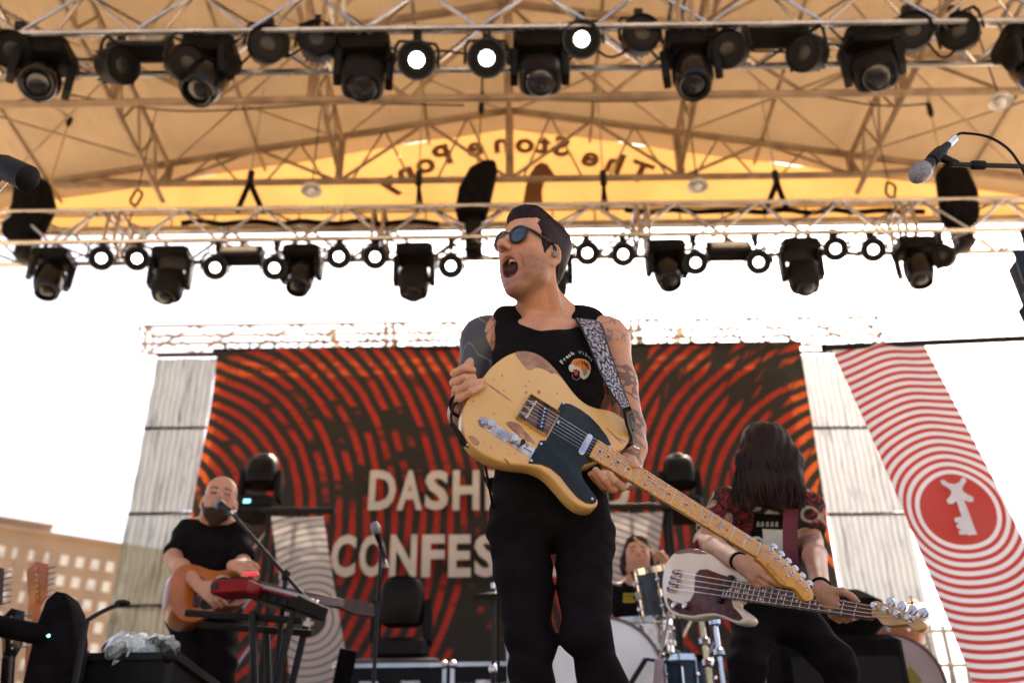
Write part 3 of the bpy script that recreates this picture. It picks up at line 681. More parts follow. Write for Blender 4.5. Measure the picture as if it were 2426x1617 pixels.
def nets(D, lo, h, relax=2):
    S = D < 0; c = S.astype(np.uint8); n = D.shape
    cnt = sum(c[i:n[0]-1+i, j:n[1]-1+j, k:n[2]-1+k] for i in (0, 1) for j in (0, 1) for k in (0, 1))
    I = np.argwhere((cnt > 0) & (cnt < 8)); idx = np.full(cnt.shape, -1, np.int32); idx[I[:, 0], I[:, 1], I[:, 2]] = np.arange(len(I))
    acc = np.zeros((len(I), 3)); num = np.zeros(len(I)); cor = [(i, j, k) for i in (0, 1) for j in (0, 1) for k in (0, 1)]
    val = {q: D[I[:, 0]+q[0], I[:, 1]+q[1], I[:, 2]+q[2]].astype(float) for q in cor}
    for a in cor:
        for d_ in range(3):
            if a[d_]: continue
            b = list(a); b[d_] = 1; b = tuple(b); va, vb = val[a], val[b]; m = (va < 0) != (vb < 0)
            t = np.where(m, va/np.where(m, va-vb, 1), 0); P = np.tile(np.array(a, float), (len(I), 1)); P[:, d_] += t
            acc += P*m[:, None]; num += m
    Vx = lo+h*(I+acc/num[:, None]); Fq = []
    for d_ in range(3):
        e, g_ = [(1, 2), (2, 0), (0, 1)][d_]; sl0 = [slice(1, -1)]*3; sl1 = [slice(1, -1)]*3; sl0[d_] = slice(0, -1); sl1[d_] = slice(1, None)
        A, B = S[tuple(sl0)], S[tuple(sl1)]; E = np.argwhere(A != B); off = np.array([1, 1, 1]); off[d_] = 0; E = E+off
        ins = S[E[:, 0], E[:, 1], E[:, 2]]; de = np.zeros(3, int); de[e] = 1; dg = np.zeros(3, int); dg[g_] = 1
        q = [idx[tuple((E-o).T)] for o in (de+dg, dg, np.zeros(3, int), de)]; q = np.stack(q, 1); q[~ins] = q[~ins][:, ::-1]; Fq.append(q)
    Fq = np.concatenate(Fq); Fq = Fq[(Fq >= 0).all(1)]
    for _ in range(relax):
        s_ = np.zeros_like(Vx); m_ = np.zeros(len(Vx))
        for a, b in ((0, 1), (1, 2), (2, 3), (3, 0)):
            for p, q in ((a, b), (b, a)):
                for d_ in range(3): s_[:, d_] += np.bincount(Fq[:, p], Vx[Fq[:, q], d_], len(Vx))
                m_ += np.bincount(Fq[:, p], minlength=len(Vx))
        Vx = Vx*.5+.5*s_/np.maximum(m_, 1)[:, None]
    return Vx, Fq
def np_mesh(name, Vx, Fq, m, col=None):
    me = bpy.data.meshes.new(name); me.vertices.add(len(Vx)); me.vertices.foreach_set('co', Vx.astype(np.float32).ravel())
    k = Fq.shape[1]; me.loops.add(len(Fq)*k); me.loops.foreach_set('vertex_index', Fq.astype(np.int32).ravel())
    me.polygons.add(len(Fq)); me.polygons.foreach_set('loop_start', np.arange(0, len(Fq)*k, k, dtype=np.int32)); me.update(calc_edges=True)
    if col is not None:
        a = me.color_attributes.new('Col', 'FLOAT_COLOR', 'POINT'); a.data.foreach_set('color', np.c_[col, np.ones(len(col))].astype(np.float32).ravel())
    me.materials.append(M(m) if isinstance(m, str) else m); me.shade_smooth(); return me
def solid(name, prims, h, m, parent, paint=None, post=None, relax=2, box=None):
    Vx, Fq = nets(*field(prims, h, box, post), relax)
    col = paint(Vx) if paint else None
    if parent is not None: Vx = Vx-np.array(wm(parent).translation)
    return obj(name, np_mesh(name, Vx, Fq, m, col), parent)
def vnoise(P, s_, seed=0):                        # cheap smooth pseudo-noise in 0..1
    a = np.zeros(len(P)); r = np.random.default_rng(seed)
    for i in range(6):
        d = r.normal(size=3); d /= np.linalg.norm(d); a += np.sin(P@d*s_*(1+.55*i)+r.uniform(0, 6.3))/(1+.3*i)
    return 1/(1+np.exp(-a*1.2))
def skin_mat(name, rough=.5, sss=.12):
    t = NT(name); v = t.n.new('ShaderNodeVertexColor'); v.layer_name = 'Col'; oc = t.coord()
    n = t.noise(oc, 260, 3); c = t.mix(t.math('MULTIPLY_ADD', n, .5, -.05, clamp=True), v.outputs[0], (.30, .13, .08)) if False else v.outputs[0]
    c = t.mix(t.smooth(t.noise(oc, 330, 2, .6), .42, .75), v.outputs[0], t.mix(.30, v.outputs[0], (.10, .04, .03)))
    t.put(t.b.inputs['Base Color'], c); t.put(t.b.inputs['Roughness'], t.math('MULTIPLY_ADD', t.noise(oc, 40, 3), .25, rough-.12))
    t.b.inputs['Subsurface Weight'].default_value = sss; t.b.inputs['Subsurface Radius'].default_value = (.012, .004, .002); t.b.inputs['Subsurface Scale'].default_value = .6
    t.b.inputs['Specular IOR Level'].default_value = .4; t.bump(n, .12, .002); _MC[name] = t.m
skin_mat('skin', .44)
def cloth_mat(name, col, rough=.85, weave=700, var=.3, sheen=.0):
    t = NT(name); oc = t.coord(); n = t.noise(oc, 12, 5, .6); w = t.noise(t.scale(oc, 1, 1, .4), weave, 2)
    t.put(t.b.inputs['Base Color'], t.mix(t.smooth(n, .3, .7), tuple(x*(1-var) for x in col), tuple(x*(1+var) for x in col))); t.b.inputs['Roughness'].default_value = rough
    t.b.inputs['Sheen Weight'].default_value = sheen; t.b.inputs['Specular IOR Level'].default_value = .10
    t.bump(t.math('ADD', t.math('MULTIPLY', n, 1.0), t.math('MULTIPLY', w, .25)), .5, .004); _MC[name] = t.m
cloth_mat('tank_black', (.0065, .0055, .006)); cloth_mat('jeans_black', (.0075, .006, .0072), .9, 500)
cloth_mat('shirt_black', (.006, .005, .005)); cloth_mat('shoe', (.03, .03, .03), .5)
def hair_mat(name, col, axis=(1, 1, .12), sc=220):
    t = NT(name); oc = t.coord(); n = t.noise(t.scale(oc, *axis), sc, 3); t.put(t.b.inputs['Base Color'], t.mix(n, tuple(x*.5 for x in col), tuple(min(1, x*1.8) for x in col)))
    t.b.inputs['Roughness'].default_value = .55; t.b.inputs['Specular IOR Level'].default_value = .22; t.bump(n, .7, .004); _MC[name] = t.m
hair_mat('hair_dark', (.014, .006, .007), (1, .2, .6)); hair_mat('hair_long', (.015, .006, .004)); hair_mat('beard', (.028, .013, .009), (1, 1, .4), 300)

def head_prims(mouth_open=1.0, ears=True, glasses=True):
    """local: +x person's right, +y forward, +z up; origin between the ears"""
    mo = mouth_open; cz, cy = -.108-.012*mo, .074-.034*mo; lx = .0215+.0105*mo; P = []
    P += [ell((0, -.014, .046), (.077, .098, .086), .03), ell((0, .034, .046), (.063, .054, .062), .03), ell((0, .040, -.018), (.055, .053, .074), .03)]
    P += [ell((0, .032-.008*mo, -.07-.010*mo), (.041, .044, .05+.002*mo), .03)]
    for s_ in (-1, 1):
        P += [cone((s_*.060, -.004, -.02), (s_*.055, .004, -.074-.008*mo), .019, .017, .03), cone((s_*.055, .004, -.074-.008*mo), (s_*.020, cy-.010, cz+.006), .018, .017, .028)]
        P += [ell((s_*.046, .050, -.006), (.021, .022, .017), .028), ell((s_*(.040+.002*mo), .042-.006*mo, -.045-.004*mo), (.020, .026, .040), .03)]
    P += [ell((0, cy, cz), (.026, .020, .019), .022), cone((-.042, .066, .030), (0, .080, .027), .013, .013, .02), cone((.042, .066, .030), (0, .080, .027), .013, .013, .02)]
    P += [cone((0, .086, .022), (0, .114, -.014), .009, .0115, .012), ell((0, .1185, -.020), (.0128, .0125, .0115), .010)]
    for s_ in (-1, 1):
        P += [ell((s_*.0140, .1045, -.0265), (.0090, .0120, .0092), .008), ell((s_*.033, .094, .010), (.016, .013, .011), .012, 's'), ell((s_*.032, .074, .010), (.0145, .0125, .0125), .008)]
        P += [ell((s_*.0074, .1120, -.0355), (.0052, .0075, .0065), .003, 's')]
    # muzzle, lips and the open mouth
    mz = -.060-.014*mo; ry = .008+.0225*mo; P += [ell((0, .068-.007*mo, -.050), (.030, .023, .018), .02)]
    n = 20
    for i in range(n):
        a0, a1 = 2*PI*i/n, 2*PI*(i+1)/n; f = lambda a: ((lx+.002)*math.cos(a), .0895-.008*mo-.026*(.5-.5*math.sin(a))*mo-.028*abs(math.cos(a))**2.2, mz+(ry+.001)*math.sin(a))
        r_ = .0055 if mo > .3 else .0045
        P.append(cone(f(a0), f(a1), r_, r_, .008))
    if mo > .3:                                   # folds from nose to mouth corners
        for s_ in (-1, 1): P += chain_([(s_*.021, .094, -.026), (s_*.036, .074, -.048), (s_*.042, .060, -.072)], [.0025, .0035, .002], .008, 's')
    if mo > .2: P += [ell((0, .094, mz), (lx-.001, .056, ry-.0015), .004, 's')]
    if ears:
        for s_ in (-1, 1):
            c = np.array((s_*.080, -.012, -.010)); fl = R(24)*s_; tl = R(-12)
            Rz = np.array(((math.cos(fl), -math.sin(fl), 0), (math.sin(fl), math.cos(fl), 0), (0, 0, 1))); Rx = np.array(((1, 0, 0), (0, math.cos(tl), -math.sin(tl)), (0, math.sin(tl), math.cos(tl)))); RR = Rz@Rx
            P += [ell(c, (.0065, .018, .030), .008, rot=RR), ell(c+RR@np.array((s_*.006, .003, .002)), (.006, .0115, .019), .003, 's', RR)]
            for i in range(10):
                a0, a1 = R(-70)+R(23)*i, R(-70)+R(23)*(i+1); g_ = lambda a: c+RR@np.array((s_*.003, -.0165*math.cos(a), .0285*math.sin(a)+.001)); P.append(cone(g_(a0), g_(a1), .0035, .0035, .004))
            P += [ell(c+RR@np.array((0, .006, -.026)), (.0055, .009, .008), .006), ell(c+RR@np.array((s_*.001, .012, -.002)), (.005, .005, .008), .006)]
    return P
SKIN = np.array((.62, .325, .200))
def paint_head(Q, col, mouth_open=1.0, stub=.92, stub_col=(.19, .095, .065), nz=None):
    """Q: head-local points, paints lips, mouth and beard shadow into col"""
    x, y, z = Q.T; mo = mouth_open; mz = -.060-.014*mo; ry = .008+.0225*mo; lx = .0215+.0105*mo
    hd = (z > -.17) & (np.abs(x) < .12) & (y > -.12)
    flush = np.exp(-(((np.abs(x)-.04)/.022)**2+((z+.012)/.022)**2))*(y > .02)*.35+np.exp(-((x/.018)**2+((z+.02)/.02)**2))*(y > .08)*.3
    col[:] = col*(1-flush[:, None]*hd[:, None])+np.array((.50, .17, .11))*flush[:, None]*hd[:, None]
    jaw = np.clip((-.040-z+.012*np.minimum(np.abs(x)/.03, 2))/.03, 0, 1)*np.clip((y+.012)/.035, 0, 1)*hd*(1-.45*np.exp(-(((np.abs(x)-.035)/.02)**2+((z+.05)/.025)**2)))
    must = np.exp(-(((z+.043)/.007)**2))*(np.abs(x) < .027)*(y > .07)*.6
    n = vnoise(Q, 160, 3)*.3+.6
    w = np.clip(np.maximum(jaw, must)*stub*n, 0, .92)[:, None]; col[:] = col*(1-w)+np.array(stub_col)*w
    e = np.sqrt((x/(lx-.001))**2+((z-mz)/(ry-.001))**2); face = (y > .045) & (np.abs(x) < .035)
    lip = face & (e > .93) & (e < (1.26 if mo > .3 else 2.0)) & (y > .06); lw = np.clip((1.30-e)/.12, 0, 1)[:, None]*.7
    col[lip] = (col*(1-lw)+np.array((.48, .18, .13))*lw)[lip]
    if mo > .3: ins = face & (e < .97) & (y < .078); col[ins] = np.array((.060, .012, .010))
    return col
def hand(w, d, n, s_, curl=(40, 45, 30), thumb=.5, sc=1.0, spread=.0):
    """wrist w, finger direction d, palm normal n (fingers curl that way), thumb side s_"""
    w, d, n, s_ = (V3(q) for q in (w, d, n, s_)); d /= np.linalg.norm(d); n = n-d*(n@d); n /= np.linalg.norm(n); s2 = np.cross(d, n); s2 = s2*np.sign(s2@s_); P = []
    P += [cone(w, w+d*.03*sc, .024*sc, .026*sc, .015), cone(w+d*.035*sc+s2*.016*sc, w+d*.085*sc+s2*.022*sc, .016*sc, .013*sc, .014), cone(w+d*.035*sc-s2*.014*sc, w+d*.082*sc-s2*.022*sc, .016*sc, .012*sc, .014), cone(w+d*.03*sc, w+d*.085*sc, .017*sc, .013*sc, .014)]
    for i, (o, L) in enumerate(((.030, .95), (.010, 1.05), (-.010, 1.0), (-.029, .80))):
        p = w+d*(.088-.004*abs(i-1))*sc+s2*o*sc; a = 0; r_ = .0092*sc
        pts = [p]
        for j, l in enumerate((.040, .026, .021)):
            a += R(curl[j])*(1+.08*(i-1)); q = d*math.cos(a)+n*math.sin(a)+s2*spread*(1.5-i)*.3; p = p+q*l*L*sc; pts.append(p)
        P += chain_(pts, [r_, r_*.93, r_*.86, r_*.74], .004*sc)
    b = w+d*.028*sc+s2*.024*sc; m1 = b+(d*.55+s2*.75+n*.35*thumb)*.042*sc; m2 = m1+(d*.85+s2*.15+n*.8*thumb)*.030*sc; m3 = m2+(d*.9-s2*.1+n*.9*thumb)*.022*sc
    P += chain_([b, m1, m2, m3], [.017*sc, .0115*sc, .0105*sc, .008*sc], .008*sc)
    return P
# ------------------------------------------------------------ the singer's electric guitar: pose solved from the fret dots, nut and bridge
GO = Vector((.04099, 2.2262, 1.12485)); GU = Vector((.8442, .2281, -.4851)); GV = Vector((.4354, .2363, .8687)); GN = Vector((.3128, -.9445, .1002))
GU.normalize(); GV = (GV-GU*GV.dot(GU)).normalized(); GN = GU.cross(GV)
if GN.y > 0: GN = -GN
GM = frame(GO, GU, GV, GN)
def gp(px, py, off=0.0):                          # pixel on the guitar's face plane, pushed off towards the viewer
    d = ray(px, py); o = GO+GN*off; return CAMP+d*((o-CAMP).dot(GN)/d.dot(GN))
def guv(px, py):
    p = gp(px, py)-GO; return (p.dot(GU), p.dot(GV))
C2 = lambda L: [guv(1000+x*.287, 800+y*.287) for x, y in L]
C3 = lambda L: [guv(1400+x*.287, 1000+y*.287) for x, y in L]
def wood_finish(name, col, bare, scale=9, thr=.63, coat=.5, rough=.3):
    t = NT(name); oc = t.coord(); n = t.noise(oc, 6, 4); grain = t.noise(t.scale(oc, .12, 1, 1), 120, 3)
    c = t.mix(t.smooth(n, .3, .7), tuple(x*.9 for x in col), col)
    ch = t.noise(oc, scale, 6, .72, .6); sm = t.noise(oc, scale*4.2, 4, .6); w = t.math('MAXIMUM', t.smooth(ch, thr, thr+.012), t.smooth(sm, .735, .75))
    bw = t.mix(grain, tuple(x*.6 for x in bare), tuple(x*1.3 for x in bare)); rim = t.math('MULTIPLY', t.smooth(ch, thr-.016, thr), t.math('SUBTRACT', 1.0, w))
    t.put(t.b.inputs['Base Color'], t.mix(t.math('MULTIPLY', rim, .6), t.mix(w, c, bw), tuple(x*.35 for x in bare)))
    t.put(t.b.inputs['Roughness'], t.math('MULTIPLY_ADD', w, .35, rough)); t.b.inputs['Coat Weight'].default_value = coat; t.b.inputs['Coat Roughness'].default_value = .15
    t.bump(t.math('MULTIPLY', w, -1.0), .4, .002); _MC[name] = t.m
wood_finish('butterscotch', (.74, .45, .14), (.30, .15, .085), 9, .655)
mat('bare_wood', (.36, .19, .115), .6, 0, .3, 30, .2, 90)
mat('bare_edge', (.40, .20, .06), .4, 0, .5, 25, coat=.3)
mat('guard_black', (.010, .015, .018), .35, 0, .15, 30, spec=.3)
t = NT('maple'); oc = t.coord(); X, Y_, Z = t.xyz(oc); ch = t.noise(t.scale(oc, 1.0, 2.2, 1), 34, 4, .65); gr = t.noise(t.scale(oc, .3, 6, 1), 60, 3)
t.put(t.b.inputs['Base Color'], t.mix(t.smooth(ch, .54, .60), t.mix(gr, (.66, .30, .018), (.78, .38, .03)), t.mix(gr, (.34, .17, .08), (.48, .27, .15)))); t.b.inputs['Roughness'].default_value = .32; t.b.inputs['Coat Weight'].default_value = .3; _MC['maple'] = t.m
mat('amber_maple', (.68, .31, .015), .28, 0, .15, 10, coat=.6); mat('aged_steel', (.55, .47, .44), .30, .9, .35, 26, wear=((.30, .16, .11), 30, .56)); mat('nickel', (.70, .66, .64), .2, 1, .15, 30)
mat('bridge_rust', (.17, .085, .06), .45, .6, .5, 30); mat('inlay_black', (.012, .012, .012), .4); mat('string_steel', (.72, .66, .66), .25, .9, .1, 30); mat('bone', (.66, .58, .42), .5)
gt = thing('electric_guitar', 'worn butterscotch electric guitar with black pickguard held by the shouting singer', 'guitar', mtx=GM)
out = C2([(500, 330), (560, 250), (640, 180), (720, 130), (800, 107), (870, 108), (950, 130), (1030, 182), (1110, 262), (1180, 350), (1235, 425), (1295, 492), (1365, 545), (1445, 575), (1540, 592), (1620, 627), (1682, 678), (1718, 735), (1730, 795), (1712, 850), (1670, 900), (1620, 935), (1570, 930), (1480, 985), (1410, 1030),
          (1370, 1038), (1334, 1060), (1317, 1092), (1318, 1130), (1342, 1185), (1392, 1252), (1440, 1312), (1456, 1350), (1442, 1385), (1402, 1404), (1340, 1398), (1270, 1365), (1200, 1300), (1130, 1218), (1060, 1142), (1000, 1096), (930, 1066), (850, 1050), (760, 1042), (670, 1026), (580, 995), (490, 948), (420, 890), (370, 822), (345, 760), (333, 690), (335, 620), (355, 550), (390, 480), (440, 408)])
BT = .045
body = MB().prism(catmull(out, 3), -BT, 0, None, .006).build('body', 'butterscotch', gt, 50)
# bare wood worn through at the forearm edge and the lower rim
def patch(pts, name='worn_patch', m='bare_wood', z=.0006):
    b = MB(); L = catmull(pts, 3); b.prism(L, -.004, z); return b.build(name, m, body, 0)
patch(C2([(768, 122), (860, 112), (950, 136), (1030, 190), (1105, 268), (1170, 350), (1140, 318), (1100, 292), (1070, 296), (1030, 270), (985, 252), (940, 246), (890, 268), (850, 240), (810, 190)]))
patch(C2([(690, 700), (740, 690), (800, 715), (850, 770), (905, 830), (935, 880), (900, 862), (860, 850), (830, 800), (770, 780), (720, 740)]))
patch(C2([(385, 812), (430, 815), (468, 850), (470, 880), (450, 890), (415, 866)]))
patch(C2([(1690, 700), (1715, 745), (1722, 800), (1706, 840), (1700, 780)]))
for a, b_ in (((520, 370), (740, 525)), ((1510, 735), (1660, 880)), ((1600, 820), (1690, 862)), ((670, 990), (720, 1035)), ((700, 720), (860, 850))):
    patch(C2([a, ((a[0]+b_[0])/2+6, (a[1]+b_[1])/2-8), b_, ((a[0]+b_[0])/2-4, (a[1]+b_[1])/2+4)]), 'scratch')
for x, y, r_ in ((965, 447, 17), (592, 345, 8), (662, 312, 9), (885, 358, 7), (595, 628, 8), (1115, 458, 7), (860, 450, 9), (515, 860, 6), (765, 955, 8), (720, 957, 6), (566, 908, 6), (855, 398, 7), (428, 522, 9)):
    patch(C2([(x-r_, y), (x-r_*.3, y-r_*.9), (x+r_*.8, y-r_*.4), (x+r_*.7, y+r_*.6), (x-r_*.2, y+r_)]), 'chip')
guard = C2([(1150, 537), (1222, 548), (1305, 592), (1385, 652), (1462, 732), (1522, 812), (1555, 880), (1562, 928), (1480, 975), (1395, 1030), (1340, 1044), (1312, 1085), (1316, 1140), (1346, 1200), (1400, 1270), (1437, 1322), (1436, 1355), (1406, 1372), (1350, 1364), (1282, 1320), (1212, 1240), (1142, 1150), (1062, 1080), (982, 1046), (876, 1036), (908, 965), (945, 905), (972, 848), (1020, 850), (1075, 752), (1132, 640), (1116, 600)])
MB().prism(guard, .0, .0028, None, .0008).build('pickguard', 'guard_black', gt, 40)
scr = MB().lathe([(.0035, 0), (.0035, .0012), (.0015, .0018)], 10).mesh('screw', 'nickel')
for x, y in ((1163, 543), (1543, 902), (978, 878), (898, 1017), (1400, 1332), (1120, 700)):
    u, v = guv(1000+x*.287, 800+y*.287); obj('screw', scr, gt, Matrix.Translation((u, v, .0028)))
# bridge tray with its walls, saddles and slanted pickup
bu0, bu1, bv = -.020, .066, .041
br = MB().box(((bu0+bu1)/2, 0, .0008), (bu1-bu0, 2*bv, .0016)).build('bridge_plate', 'bridge_rust', gt, 0)
for c, d in ((((bu0+bu1)/2, bv, .006), (bu1-bu0, .0022, .012)), (((bu0+bu1)/2, -bv, .006), (bu1-bu0, .0022, .012)), ((bu0, 0, .006), (.0022, 2*bv-.003, .012)), ((bu1, 0, .002), (.0022, 2*bv-.003, .004))): MB().rbox(c, d, .0008).build('bridge_wall', 'brass', br, 0)
for i in range(3):
    v = (-1+i)*.021; MB().tube((0, v-.0098, .008), (.001, v+.0098, .008), .004, 8).build('saddle', 'brass', br); MB().tube((-.019, v, .007), (-.002, v, .008), .0013, 6).build('saddle_screw', 'nickel', br)
pk = MB().prism([(.036+.0095*math.cos(a)-math.sin(R(16))*(.030 if math.sin(a) > 0 else -.030)*1.0, (.030 if math.sin(a) > 0 else -.030)+.0095*math.sin(a)) for a in np.linspace(.01, 2*PI, 24)[:-1]], .0016, .008); pk.build('bridge_pickup', 'guard_black', br, 40)
for i in range(6):
    v = -.026+i*.0104; MB().lathe([(.0024, .008), (.0024, .0088)], 8, Matrix.Translation((.036-math.sin(R(16))*v, v, 0))).build('pole', 'nickel', br)
npk = guv(1385, 1055); MB().prism([(npk[0]+.0085*math.cos(a), (.026 if math.sin(a) > 0 else -.026)+.0085*math.sin(a)) for a in np.linspace(.01, 2*PI, 24)[:-1]], .002, .0085, None, .0015).build('neck_pickup', 'nickel', gt, 40)
# control plate with two knobs and the switch
ca, cb_ = guv(1143, 999), guv(1276, 1082); cav, cbv = Vector((*ca, 0)), Vector((*cb_, 0)); dd_ = (cbv-cav); ln_ = dd_.length; dd_.normalize(); CPM = frame(cav, dd_, Vector((0, 0, 1)).cross(dd_), (0, 0, 1))
cp = MB().prism([(x+.0155*math.cos(a), .0155*math.sin(a)) for a, x in [(a, ln_-.012 if math.cos(a) > 0 else .004) for a in np.linspace(-PI/2+.02, 1.5*PI-.02, 28)]], 0, .0014, CPM, .0004).build('control_plate', 'aged_steel', gt, 40)
for x in (.020, .086): MB().lathe([(.0085, .002), (.0095, .003), (.0095, .016), (.0088, .018), (.003, .0185)], 20, CPM @ Matrix.Translation((x, 0, 0))).build('knob', 'nickel', cp)
MB().lathe([(.003, .001), (.003, .010), (.006, .011), (.0065, .018), (.004, .020)], 16, CPM @ Matrix.Translation((.108, .002, 0))).build('switch_tip', 'black_gloss', cp); MB().box((.128, .0, .0018), (.022, .002, .001), CPM).build('switch_slot', 'inlay_black', cp)
for x in (.0, ln_-.010, ln_-.018): MB().lathe([(.003, .0013), (.003, .0024)], 8, CPM @ Matrix.Translation((x, -.003, 0))).build('screw', 'nickel', cp)
# neck, frets, dots, headstock
fr = lambda n_: .648*2**(-n_/12)
u0, u1, FT = .181, .648, .0125
hw = lambda u: .0282+(.0212-.0282)*(u-u0)/(u1-u0)
nb = MB(); L = []
for u in np.linspace(u0, u1+.004, 12):
    w = hw(u); L.append([(u, -w, FT), (u, w, FT), (u, w, FT-.006), (u, w*.85, FT-.014), (u, w*.4, FT-.0225), (u, 0, FT-.024), (u, -w*.4, FT-.0225), (u, -w*.85, FT-.014), (u, -w, FT-.006)])
nb.loops(L); nk = nb.build('neck', 'maple', gt, 30)
frm = {}
for n_ in range(1, 22):
    u = fr(n_); w = hw(u)-.0006; MB().rbox((u, 0, FT+.0003), (.0022, 2*w, .0014), .0005).build('fret', 'nickel', nk, 0)
dot = MB().lathe([(.0031, 0), (.0031, .0003)], 14).mesh('fret_dot', 'inlay_black')
for n_ in (3, 5, 7, 9, 15, 17, 19, 21): obj('fret_dot', dot, nk, Matrix.Translation((fr(n_-.5), 0, FT)))
for v in (-.0125, .0125): obj('fret_dot', dot, nk, Matrix.Translation((fr(11.5), v, FT)))
MB().box((u1+.001, 0, FT+.0012), (.0035, .042, .006)).build('nut', 'bone', nk, 0)
hs = C3([(1386, 1012), (1410, 1018), (1442, 1018), (1458, 1036), (1466, 1050), (1500, 1068), (1560, 1118), (1630, 1182), (1690, 1240), (1750, 1302), (1795, 1360), (1822, 1420), (1822, 1455), (1800, 1476), (1765, 1480), (1732, 1460), (1705, 1420), (1680, 1390), (1645, 1370), (1595, 1358), (1545, 1330), (1485, 1262), (1425, 1195), (1378, 1148), (1348, 1124)])
hs = [(max(u, u1+.0035), v) for u, v in hs]
hd = MB().prism(catmull(hs, 2), -.006, .0085, None, .0015).build('headstock', 'amber_maple', nk, 40)
posts = C3([(1465, 1078), (1525, 1140), (1582, 1198), (1640, 1258), (1700, 1320), (1760, 1382)])
pm = MB().lathe([(.0048, .0085), (.0048, .0105), (.0028, .011), (.0030, .020), (.0036, .0215)], 12).mesh('tuner_post', 'nickel'); dv = (Vector(posts[5])-Vector(posts[0])).normalized(); pv = Vector((-dv.y, dv.x))
if pv.y < 0: pv = -pv
for i, (u, v) in enumerate(posts):
    o = obj('tuner_post', pm, hd, Matrix.Translation((u, v, 0))); b = MB(); b.tube((0, 0, -.002), (pv.x*.026, pv.y*.026, -.002), .003, 8)
    b.prism([(pv.x*.031+(.0085*math.cos(a))*dv.x+.0055*math.sin(a)*pv.x, pv.y*.031+(.0085*math.cos(a))*dv.y+.0055*math.sin(a)*pv.y) for a in np.linspace(0, 2*PI, 17)[:-1]], -.006, .001, None, .001); b.build('tuner_button', 'nickel', o)
u, v = C3([(1603, 1282)])[0]; obj('string_tree', pm, hd, Matrix.Translation((u, v, -.006)))
tm = text_mesh('Nashguitars', .0185, 'inlay_black', .0002, space=1.35); a0, a1 = C3([(1425, 1190), (1580, 1352)]); dx_ = (Vector((*a1, 0))-Vector((*a0, 0))); wdt = max(v.co.x for v in tm.vertices); k = dx_.length/wdt; dx_.normalize()
obj('lettering', tm, hd, frame((a0[0], a0[1], .0088), dx_*k, Vector((0, 0, 1)).cross(dx_), (0, 0, 1)))
for i in range(6):
    v0 = .026-i*.0104; v1_ = .0175-i*.007; s_ = MB(); r_ = .00075-.00007*i
    pts = [(-.014, v0, .004), (0, v0, .0125), (u1, v1_, FT+.0045), (posts[i][0], posts[i][1]+.003, .018)]
    s_.path(pts, r_, 5); s_.build('string', 'string_steel', gt)
# jack plug and cable
j0, j1, j2 = gp(1112, 1058, -.022), gp(1100, 1046, -.020), gp(1070, 1003, -.018)
b = MB(); b.tube(j1, j2, .0085, 10, .006); b.tube(gp(1106, 1052, -.021), gp(1094, 1038, -.020), .0105, 10); b.build('plug', 'black_plastic', gt, 40, True)
MB().tube(j0, j1, .006, 10).build('plug_tip', 'nickel', gt, 40, True)
P = [j2, gp(1069, 985, -.02), gp(1074, 962, -.03), gp(1080, 955, -.045), gp(1094, 956, -.06), gp(1120, 985, -.07), gp(1150, 1100, -.08), at(1180, 1400, 2.6), Vector((-.1, 2.75, .05)), Vector((-.5, 3.2, .012)), Vector((-1.2, 4.0, .01))]
MB().path(catmull([tuple(p) for p in P], 5, False), .0032, 7).build('cable', 'black_plastic', gt, 40, True)
# strap
t = NT('strap_print'); uv = t.coord('UV'); U, Vv, _ = t.xyz(uv)
cu = t.math('FRACT', t.math('MULTIPLY', U, 4.0)); cx = t.math('SUBTRACT', cu, .5); cy = t.math('MULTIPLY', t.math('SUBTRACT', Vv, .5), .95)
rr = t.math('SQRT', t.math('ADD', t.math('MULTIPLY', cx, cx), t.math('MULTIPLY', cy, cy))); an = t.math('ARCTAN2', cy, cx); pet = t.math('MULTIPLY', t.math('SINE', t.math('MULTIPLY', an, 8.0)), .05)
rp = t.math('ADD', rr, pet); w1 = t.smooth(t.math('SINE', t.math('MULTIPLY', rp, 30.0)), -.45, -.15); sc_ = t.smooth(t.voro(t.scale(uv, 42, 4.5, 1), 1.0, 'DISTANCE_TO_EDGE'), .02, .07)
ed = t.smooth(t.math('ABSOLUTE', t.math('SUBTRACT', Vv, .5)), .40, .44); w_ = t.math('MULTIPLY', t.math('MULTIPLY', w1, sc_), t.math('SUBTRACT', 1.0, ed))
t.put(t.b.inputs['Base Color'], t.mix(w_, (.012, .012, .016), (.44, .42, .47))); t.b.inputs['Roughness'].default_value = .7; _MC['strap_print'] = t.m
cpts = [(at(1352, 742, 2.47), at(1404, 752, 2.47)), (at(1368, 762, 2.355), at(1426, 768, 2.37)), (at(1392, 812, 2.30), at(1440, 812, 2.315)), (at(1420, 880, 2.27), at(1462, 876, 2.285)), (at(1448, 932, 2.255), at(1478, 922, 2.265)), (at(1474, 968, 2.25), at(1494, 962, 2.255))]
A_ = catmull([tuple(p[0]) for p in cpts], 6, False); B_ = catmull([tuple(p[1]) for p in cpts], 6, False); n_ = len(A_)-1
def stf(u, v):
    i = min(int(round(u*n_)), n_); a, b = Vector(A_[i]), Vector(B_[i]); return a.lerp(b, v)+Vector((0, -.004*math.sin(PI*v), 0))
sb = MB(); sb.grid(stf, n_, 6); stp = sb.build('strap', 'strap_print', gt, 80, True)
bk = MB(); bk.grid(lambda u, v: stf(u, v)+Vector((0, .004, 0)), n_, 6); bk.build('strap_lining', 'black_cloth', gt, 80, True)
b = MB(); e0, e1 = Vector(A_[-1]), Vector(B_[-1]); tipA, tipB = gp(1494, 1036, .004), gp(1506, 1024, .004); mA, mB = e0.lerp(tipA, .55)+Vector((-.004, -.004, 0)), e1.lerp(tipB, .55)+Vector((.006, 0, 0))
